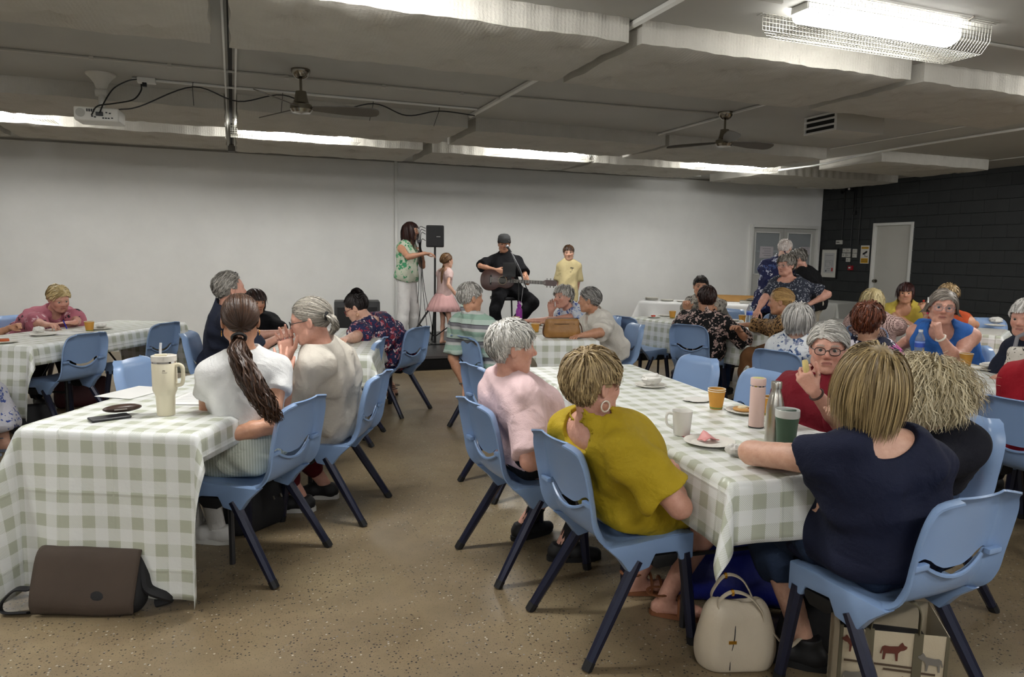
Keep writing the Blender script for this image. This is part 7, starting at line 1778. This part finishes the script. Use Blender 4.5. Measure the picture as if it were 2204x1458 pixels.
o = b.grid(flap, nu, nv).build('flap', m_umber, mb_, ang=180); md = o.modifiers.new('t', 'SOLIDIFY'); md.thickness = 0.006; md.offset = 1
MB().tube(spline([(-0.19, 0.0, 0.20), (-0.22, -0.02, 0.13), (-0.23, -0.03, 0.10), (-0.28, -0.04, 0.10), (-0.33, -0.05, 0.05), (-0.32, -0.06, 0.012), (-0.22, -0.06, 0.012)], 5), 0.020, 6, flat=0.3).build('strap', M('black_nylon', '#101013', 0.75), mb_)
MB().tube(spline([(0.19, 0.02, 0.22), (0.22, 0.0, 0.16), (0.24, -0.02, 0.10), (0.30, -0.02, 0.07), (0.32, 0.0, 0.05), (0.26, 0.0, 0.03)], 5), 0.024, 8, flat=0.7).build('strap_pad', M('black_nylon', '#101013', 0.75), mb_)
bp = pz(560, 1145, 0); bk_ = handbag('black backpack on the floor under the ponytailed woman’s chair'.replace('’', "'"), (bp[0]-0.02, bp[1]+0.10, 0), math.radians(40), 0.34, 0.24, 0.20, M('black_nylon', '#101013', 0.75), 9, 'backpack', cat='backpack')
for x in (0.04, 0.09): MB().tube([(x, -0.095, 0.17), (x+0.004, -0.10, 0.15)], 0.005, 6).build('zip_pull', m_steel, bk_)
rb = pz(170, 880, 0); handbag('dark red bag on the floor under the far left chair', (rb[0], rb[1]+0.15, 0), math.radians(20), 0.42, 0.26, 0.16, M('burgundy_bag', '#38090f', 0.7), 13)
kb = pz(70, 935, 0); handbag('black bag on the floor beside the palm print skirt', (kb[0], kb[1]+0.1, 0), 0.4, 0.30, 0.22, 0.16, M('black_nylon', '#101013', 0.75), 15)
# blue shopping bag lying under the front right table
bl = pz(1600, 1300, 0); bs = thing('blue_bag', 'large royal blue bag slumped under the corner of the front right cloth', 'bag', (bl[0]+0.06, bl[1]+0.06, 0), math.radians(-30))
m_royal = M('royal_blue', '#101c74', 0.5, bump=(12, 0.5, 0.02))
G = Field(np.array([-0.36, -0.22, -0.02]), np.array([0.36, 0.22, 0.42]), 0.013)
for y, z, w, r in ((-0.06, 0.05, 0.25, 0.055), (-0.02, 0.13, 0.24, 0.06), (0.03, 0.22, 0.20, 0.05), (0.06, 0.31, 0.14, 0.03)): G.add(('c', np.array([-w, y, z]), np.array([w, y, z]), r, r), 0.10)
G.folds(0.009, 6, (12, 26)); G.plane((0, 0, 0.001), (0, 0, -1)); V, Q = G.mesh(); V = relax(V, Q, 2, 0.4); newobj('bag_body', qmesh('bag_body', V, Q, m_royal), bs)
# cream tote with straps
ct = pz(1592, 1452, 0); cb = thing('cream_tote', 'cream leather tote with two handles on the floor at the lower right', 'handbag', (ct[0]+0.02, ct[1]+0.06, 0), math.radians(-18)); cb.scale = (0.78, 0.78, 0.92)
m_crl = M('cream_leather', '#b9ad98', 0.45, bump=(160, 0.25), var=0.05); m_pipe = M('navy_piping', '#11121c', 0.4)
G = Field(np.array([-0.22, -0.16, -0.02]), np.array([0.22, 0.16, 0.30]), 0.009)
for z, w, d in ((0.05, 0.085, 0.085), (0.12, 0.095, 0.082), (0.19, 0.085, 0.06), (0.235, 0.085, 0.04)): G.add(('c', np.array([-w, 0, z]), np.array([w, 0, z]), d, d), 0.07)
G.sub(('e', np.array([0.0, 0.01, 0.275]), np.array([0.10, 0.035, 0.07]), None), 0.01)
G.folds(0.006, 8, (16, 34)); G.plane((0, 0, 0.001), (0, 0, -1)); V, Q = G.mesh(); V = relax(V, Q, 2, 0.4); newobj('bag_body', qmesh('bag_body', V, Q, m_crl), cb)
MB().tube(spline([(-0.035, -0.045, 0.262), (-0.03, -0.07, 0.22), (-0.035, -0.088, 0.15), (-0.05, -0.090, 0.08), (-0.05, -0.088, 0.02)], 5), 0.0025, 5).build('seam_piping', m_pipe, cb)
for y, a in ((-0.05, 0.0), (0.045, 0.03)):
    hd = MB().tube(spline([(-0.10, y, 0.24), (-0.105, y-0.01, 0.29), (-0.05, y-0.02, 0.33+a), (0.03, y-0.02, 0.31+a), (0.09, y-0.02, 0.25), (0.105, y-0.01, 0.20)], 6), 0.011, 6, flat=0.4).build('handle', m_crl, cb)
    MB().tube([(-0.055, y-0.022, 0.328+a), (-0.045, y-0.022, 0.329+a)], 0.013, 8).build('buckle', m_gold, hd)
MB().tube(spline([(0.12, -0.03, 0.22), (0.17, -0.05, 0.14), (0.23, -0.06, 0.10), (0.30, -0.04, 0.13)], 5), 0.010, 6, flat=0.35).build('long_strap', m_crl, cb)
MB().box((-0.045, -0.093, 0.135), (0.035, 0.004, 0.012)).build('gold_bar', m_gold, cb)
# horse print tote
ht = thing('horse_tote', 'canvas tote printed with brown horses under the navy woman’s chair'.replace('’', "'"), 'tote bag', (2.00, 1.66, 0), math.radians(-34)); ht.scale = (0.85, 0.85, 0.95)
m_canv = M('oat_canvas', '#b8ab92', 0.85, bump=(260, 0.25)); m_olive = M('olive_webbing', '#5a5340', 0.85)
b = MB(); W_, D_, H_ = 0.36, 0.20, 0.30
def wall(p0, p1, p2, p3): b.add([p0, p1, p2, p3], [(0, 1, 2, 3)])
wall((-W_/2, -D_/2, 0), (W_/2, -D_/2, 0), (W_/2+0.01, -D_/2-0.01, H_), (-W_/2-0.01, -D_/2-0.01, H_-0.01)); wall((-W_/2, D_/2, 0), (W_/2, D_/2, 0), (W_/2, D_/2, H_+0.03), (-W_/2, D_/2, H_+0.03))
wall((-W_/2, -D_/2, 0), (-W_/2, D_/2, 0), (-W_/2, D_/2, H_+0.03), (-W_/2-0.01, -D_/2-0.01, H_-0.01)); wall((W_/2, -D_/2, 0), (W_/2, D_/2, 0), (W_/2, D_/2, H_+0.03), (W_/2+0.01, -D_/2-0.01, H_)); wall((-W_/2, -D_/2, 0.002), (W_/2, -D_/2, 0.002), (W_/2, D_/2, 0.002), (-W_/2, D_/2, 0.002))
o = b.build('bag_body', m_canv, ht, smooth=False, weld=True); md = o.modifiers.new('t', 'SOLIDIFY'); md.thickness = 0.004
MB().box((0, 0.02, H_*0.55), (W_*0.86, D_*0.6, H_*0.5)).build('dark_contents', M('black_nylon', '#101013', 0.75), ht, bevel=0.02)
for sx in (-0.085, 0.085): MB().box((sx, -D_/2-0.010, H_/2), (0.032, 0.004, H_)).build('webbing', m_olive, ht)
for sx in (-W_/2-0.004, W_/2+0.004): MB().box((sx, -D_/2-0.006, H_/2), (0.012, 0.010, H_)).build('edge_binding', m_olive, ht)
MB().tube(spline([(-0.085, -D_/2-0.01, H_), (-0.07, -D_/2-0.03, H_+0.10), (0.0, -D_/2-0.035, H_+0.13), (0.07, -D_/2-0.03, H_+0.10), (0.085, -D_/2-0.01, H_)], 5), 0.014, 6, flat=0.3).build('tote_handle', m_olive, ht)
horse = [(-0.050, 0.012), (-0.060, 0.020), (-0.062, 0.028), (-0.050, 0.032), (-0.042, 0.044), (-0.036, 0.040), (-0.026, 0.026), (0.010, 0.022), (0.030, 0.024), (0.040, 0.018), (0.048, -0.010), (0.042, -0.012), (0.038, 0.006), (0.034, -0.002), (0.036, -0.035), (0.028, -0.035), (0.024, -0.008), (0.0, -0.006), (-0.014, -0.006), (-0.018, -0.036), (-0.026, -0.036), (-0.026, -0.004), (-0.036, 0.008)]
m_bay = M('horse_brown', '#5a2a1c', 0.85); m_grey_h = M('horse_grey', '#6f6a62', 0.85)
RF = Matrix(((1, 0, 0, 0), (0, 0, 1, 0), (0, 1, 0, 0), (0, 0, 0, 1)))
for (x, z, s, fl_, mt) in ((-0.135, 0.235, 0.75, 1, m_bay), (-0.005, 0.225, 0.85, -1, m_bay), (0.135, 0.20, 0.8, 1, m_grey_h), (-0.135, 0.115, 0.85, -1, m_grey_h), (0.0, 0.10, 0.95, -1, m_bay), (0.135, 0.08, 0.8, 1, m_bay), (-0.13, 0.025, 0.6, 1, m_bay)):
    MB().prism([(px*s*fl_, py*s) for px, py in horse], -0.0008, 0.0008, Matrix.Translation((x, -D_/2-0.0125, z)) @ RF).build('horse_motif', mt, ht, smooth=False)
for (x, z, w) in ((-0.05, 0.175, 0.24), (0.06, 0.16, 0.18)): MB().box((x, -D_/2-0.0105, z), (w, 0.0015, 0.007)).build('rail_motif', M('rail_brown', '#4a3a2a', 0.85), ht)
db = handbag('black bag on the floor behind the navy woman’s shoe'.replace('’', "'"), (2.02, 1.98, 0), 0.2, 0.34, 0.20, 0.16, M('black_nylon', '#101013', 0.75), 19)
# ------------------------------------------------------------------ stage gear
sp_ = pz(936, 741, SZ); ss = thing('speaker_stand', 'black tripod speaker stand on the stage beside the girl', 'speaker stand', (sp_[0], sp_[1], SZ))
MB().tube([(0, 0, 0.02), (0, 0, 0.62)], 0.019, 12).build('lower_pole', m_black, ss); MB().tube([(0, 0, 0.60), (0, 0, 1.36)], 0.014, 12).build('upper_pole', m_black, ss); MB().tube([(0, 0, 0.56), (0, 0, 0.66)], 0.026, 12).build('collar', m_black, ss)
for i in range(3):
    a = math.radians(200+120*i); e = np.array([math.cos(a)*0.50, math.sin(a)*0.50, 0.015]); k_ = np.array([math.cos(a)*0.03, math.sin(a)*0.03, 0.58])
    lg = MB().tube([k_, e], 0.013, 8).build('leg', m_black, ss); MB().tube([e, e+np.array([0, 0, -0.0145])], 0.017, 8).build('rubber_foot', m_chcap, lg)
    MB().tube([(math.cos(a)*0.02, math.sin(a)*0.02, 0.12), k_+(e-k_)*0.5], 0.008, 6).build('brace', m_black, ss)
spk = thing('loudspeaker', 'compact black loudspeaker on the tripod stand', 'speaker', (sp_[0], sp_[1], SZ+1.36), math.radians(-14))
MB().box((0, 0, 0.15), (0.245, 0.22, 0.30)).build('cabinet', m_black, spk, bevel=0.02, segs=3); MB().box((0, -0.111, 0.15), (0.21, 0.006, 0.265)).build('grille', M('speaker_grille', '#101012', 0.7, bump=(400, 0.6)), spk); MB().box((0.045, -0.116, 0.145), (0.055, 0.003, 0.010)).build('badge', M('badge_grey', '#8a8a8a', 0.4), spk)
def cable(pts, lab, r=0.0045): return tag(MB().tube(spline(pts, 7), r, 5).build('stage_cable', m_cable), lab, 'cable')
x0, y0 = sp_[0], sp_[1]
for i, (dx, z1, xe) in enumerate(((-0.16, 1.62, -0.30), (-0.145, 1.58, -0.22), (-0.135, 1.54, -0.12), (-0.13, 1.45, -0.05))):
    cable([(x0-0.12, y0+0.05, SZ+z1), (x0+dx-0.05, y0+0.04, SZ+z1+0.01), (x0+dx-0.06, y0+0.03, SZ+z1-0.20), (x0+dx-0.07+0.02*i, y0+0.02, SZ+0.75), (x0+xe, y0, SZ+0.30), (x0+xe+0.02, y0-0.04, SZ+0.03), (x0+xe+0.25, y0-0.10, SZ+0.012), (x0+xe+0.35, y0+0.1, SZ+0.010)], ['topmost', 'second', 'third', 'lowest'][i]+' of four black cables hanging from the loudspeaker')
mic_c = cable([pd(909, 556, 9.95), pd(907, 600, 9.9), pd(905, 660, 9.9), pd(900, 705, 9.95), pd(915, 722, 9.9)], 'black cable hanging from the hand microphone', 0.004)
mc = thing('hand_microphone', 'hand microphone held to the mouth of the standing woman', 'microphone', tuple(pd(905, 536, 9.93)))
d_ = np.array(pd(900, 514, 9.85))-np.array(pd(906, 545, 9.95)); MB().tube([np.zeros(3)-d_*0.35, d_*0.35], [0.012, 0.016], 10).build('handle', m_black, mc); MB().ball(tuple(d_*0.5), 0.026).build('mesh_head', M('mic_mesh', '#55555a', 0.5, 0.6), mc)
# stool
gx, gy = ghip[0], ghip[1]
stl = thing('stool', 'black stool under the guitarist', 'stool', (gx, gy, SZ))
MB().box((0, 0, 0.655), (0.36, 0.34, 0.05)).build('seat', m_black, stl, bevel=0.015)
for sx in (-1, 1):
    for sy in (-1, 1): MB().tube([(sx*0.14, sy*0.13, 0.635), (sx*0.18, sy*0.17, 0.0)], 0.012, 8).build('leg', m_black, stl)
MB().tube([(-0.17, -0.16, 0.2), (0.17, -0.16, 0.2), (0.17, 0.16, 0.2), (-0.17, 0.16, 0.2)], 0.009, 6, closed=True).build('foot_ring', m_black, stl)
# guitar: body centre to the head in the image plane, facing the camera
gc0 = np.array(pd(1071, 604, 9.83)); gh = np.array(pd(1180, 610, 9.80)); ax = nrm(gh-gc0); fn = nrm(-CF-ax*(-CF@ax)); upv = np.cross(fn, ax)
GM = Matrix(((ax[0], upv[0], fn[0], gc0[0]), (ax[1], upv[1], fn[1], gc0[1]), (ax[2], upv[2], fn[2], gc0[2]), (0, 0, 0, 1)))
gu = thing('acoustic_guitar', 'dark brown acoustic guitar played by the man in the cap', 'guitar', (0, 0, 0))
outl = []
for i in range(48):
    t = 2*math.pi*i/48; c = math.cos(t); x = 0.235*c; w = 0.150+0.035*(-c)+0.028*math.cos(2*t)*1.0-0.032*math.exp(-((c-0.15)/0.22)**2); outl.append((x, w*math.sin(t)*1.08))
m_ma = M('mahogany', '#3a1a10', 0.3, var=0.12); MB().prism(outl, -0.05, 0.05, GM).build('guitar_body', m_ma, gu, bevel=0.006)
MB().lathe([(0, 0.0505), (0.05, 0.0505), (0.05, 0.052), (0, 0.052)], 24, (0.07, 0, 0), M4=GM).build('sound_hole', m_dark, gu); MB().tube([tuple(GM @ Vector((0.07+0.056*math.cos(a), 0.056*math.sin(a), 0.051))) for a in np.linspace(0, 6.2832, 25)[:-1]], 0.003, 5, closed=True).build('rosette', M('rosette', '#8a7a5a', 0.4), gu)
MB().box((-0.09, 0, 0.056), (0.022, 0.13, 0.012), M4=GM).build('bridge', m_dark, gu); MB().box((-0.088, 0, 0.064), (0.004, 0.075, 0.006), M4=GM).build('saddle', m_white, gu)
nk_ = MB().box((0.41, 0, 0.048), (0.46, 0.048, 0.026), M4=GM).build('neck', m_ma, gu, bevel=0.006); MB().box((0.38, 0, 0.062), (0.46, 0.046, 0.005), M4=GM).build('fretboard', M('rosewood', '#1c110c', 0.4), gu)
for i in range(12): MB().box((0.16+i*0.038, 0, 0.0655), (0.003, 0.046, 0.002), M4=GM).build('fret', m_steel, nk_)
hd_ = MB().prism([(0.63, -0.026), (0.66, -0.038), (0.80, -0.040), (0.815, 0), (0.80, 0.040), (0.66, 0.038), (0.63, 0.026)], 0.040, 0.058, GM).build('headstock', m_ma, gu)
for i in range(3):
    for s in (-1, 1): MB().tube([tuple(GM @ Vector((0.68+0.045*i, s*0.036, 0.05))), tuple(GM @ Vector((0.68+0.045*i, s*0.062, 0.05)))], [0.004, 0.009], 8).build('tuning_peg', m_chrome, hd_)
for i in range(6): MB().tube([tuple(GM @ Vector((-0.085, -0.026+0.0104*i, 0.066))), tuple(GM @ Vector((0.66, -0.018+0.0072*i, 0.067)))], 0.0011, 4).build('string', m_steel, gu)
# microphone stand and tablet
ms = thing('microphone_stand', 'black boom microphone stand in front of the guitarist', 'microphone stand', (*pd(1118, 700, 9.6)[:2], SZ)); mb0 = np.array([*pd(1118, 700, 9.6)[:2], SZ])
def rel(p): return np.array(p)-mb0
MB().lathe([(0, 0), (0.13, 0), (0.13, 0.012), (0.02, 0.025), (0, 0.025)], 24).build('base', m_black, ms); MB().tube([(0, 0, 0.01), rel(pd(1116, 604, 9.6))], 0.009, 8).build('pole', m_black, ms)
MB().tube([rel(pd(1134, 622, 9.6)), rel(pd(1116, 580, 9.65)), rel(pd(1098, 540, 9.85))], 0.008, 8).build('boom', m_black, ms); MB().tube([rel(pd(1100, 543, 9.83)), rel(pd(1093, 533, 9.9))], [0.012, 0.016], 8).build('microphone', m_black, ms); MB().ball(tuple(rel(pd(1092, 531, 9.92))), 0.026).build('mesh_head', M('mic_silver', '#9a9a9c', 0.4, 0.7), ms)
MB().tube(spline([rel(pd(1099, 542, 9.83)), rel(pd(1108, 556, 9.7)), rel(pd(1126, 600, 9.58)), rel(pd(1122, 650, 9.58)), rel(pd(1119, 690, 9.58)), rel(pd(1130, 708, 9.6))], 5), 0.004, 5).build('microphone_lead', M('grey_lead', '#8d8d90', 0.5), ms)
tbp = np.array(pd(1096, 581, 9.52)); TM = Matrix(((CR[0], CU[0], -CF[0], tbp[0]), (CR[1], CU[1], -CF[1], tbp[1]), (CR[2], CU[2], -CF[2], tbp[2]), (0, 0, 0, 1)))
ta = thing('tablet', 'black tablet clamped to the microphone stand', 'tablet', tuple(tbp)); TM2 = Matrix.Translation(tuple(-tbp)) @ TM @ Matrix.Rotation(math.radians(-12), 4, 'X')
MB().box((0, 0, 0), (0.17, 0.20, 0.012), M4=TM2).build('tablet_body', m_black, ta, bevel=0.004); MB().box((0, 0.094, -0.004), (0.165, 0.010, 0.012), M4=TM2).build('screen_edge', m_white, ta); MB().box((0.0, -0.11, 0.01), (0.06, 0.05, 0.03), M4=TM2).build('clamp', m_black, ta); MB().tube([tuple(TM2 @ Vector((0, -0.12, 0))), tuple(np.array(pd(1117, 606, 9.6))-tbp)], 0.007, 6).build('clamp_arm', m_steel, ta)
# black road case on the left of the stage
rc = pz(722, 706, SZ); cs = thing('floor_monitor', 'black stage monitor box behind the woman with the bun', 'speaker', (1.55, 9.85, SZ), math.radians(-8))
MB().prism([(-0.24, 0.0), (0.24, 0.0), (0.24, 0.62), (-0.20, 0.62)], -0.30, 0.30, Matrix(((0, 0, 1, 0), (1, 0, 0, 0), (0, 1, 0, 0), (0, 0, 0, 1)))).build('cabinet', m_black, cs, bevel=0.012); MB().box((0, -0.245, 0.30), (0.52, 0.012, 0.5)).build('grille', M('speaker_grille', '#101012', 0.7), cs)
pk_ = handbag('hot pink bag on the floor behind the dark blonde head', (*pz(1335, 812, 0)[:2], 0), 0.3, 0.22, 0.24, 0.10, M('hot_pink', '#d8265a', 0.5), 27)
cl_ = tag(MB().tube([(-0.42+0.10*math.cos(a), 11.05+0.05*math.sin(a), 0.008+0.012*(a/6.28)) for a in np.linspace(0, 12.5, 40)], 0.012, 6).build('cable_coil', m_cable), 'coiled black cable on the floor by the back wall', 'cable')
fnp = pd(990, 628, 9.72); pf = thing('paper_fan', 'white round paper fan in the hand of the little girl', 'fan', tuple(fnp))
MB().lathe([(0, -0.002), (0.07, -0.002), (0.07, 0.002), (0, 0.002)], 24, M4=Matrix.Rotation(math.radians(90), 4, 'X') @ Matrix.Rotation(0.5, 4, 'Y')).build('fan_disc', M('fan_white', '#d6d2ce', 0.8), pf); MB().tube([(-0.03, 0, -0.06), (-0.05, 0, -0.10)], 0.006, 6).build('fan_handle', m_white, pf)
# sandal and handbag beside the striped man's chair omitted: hidden
lan = None
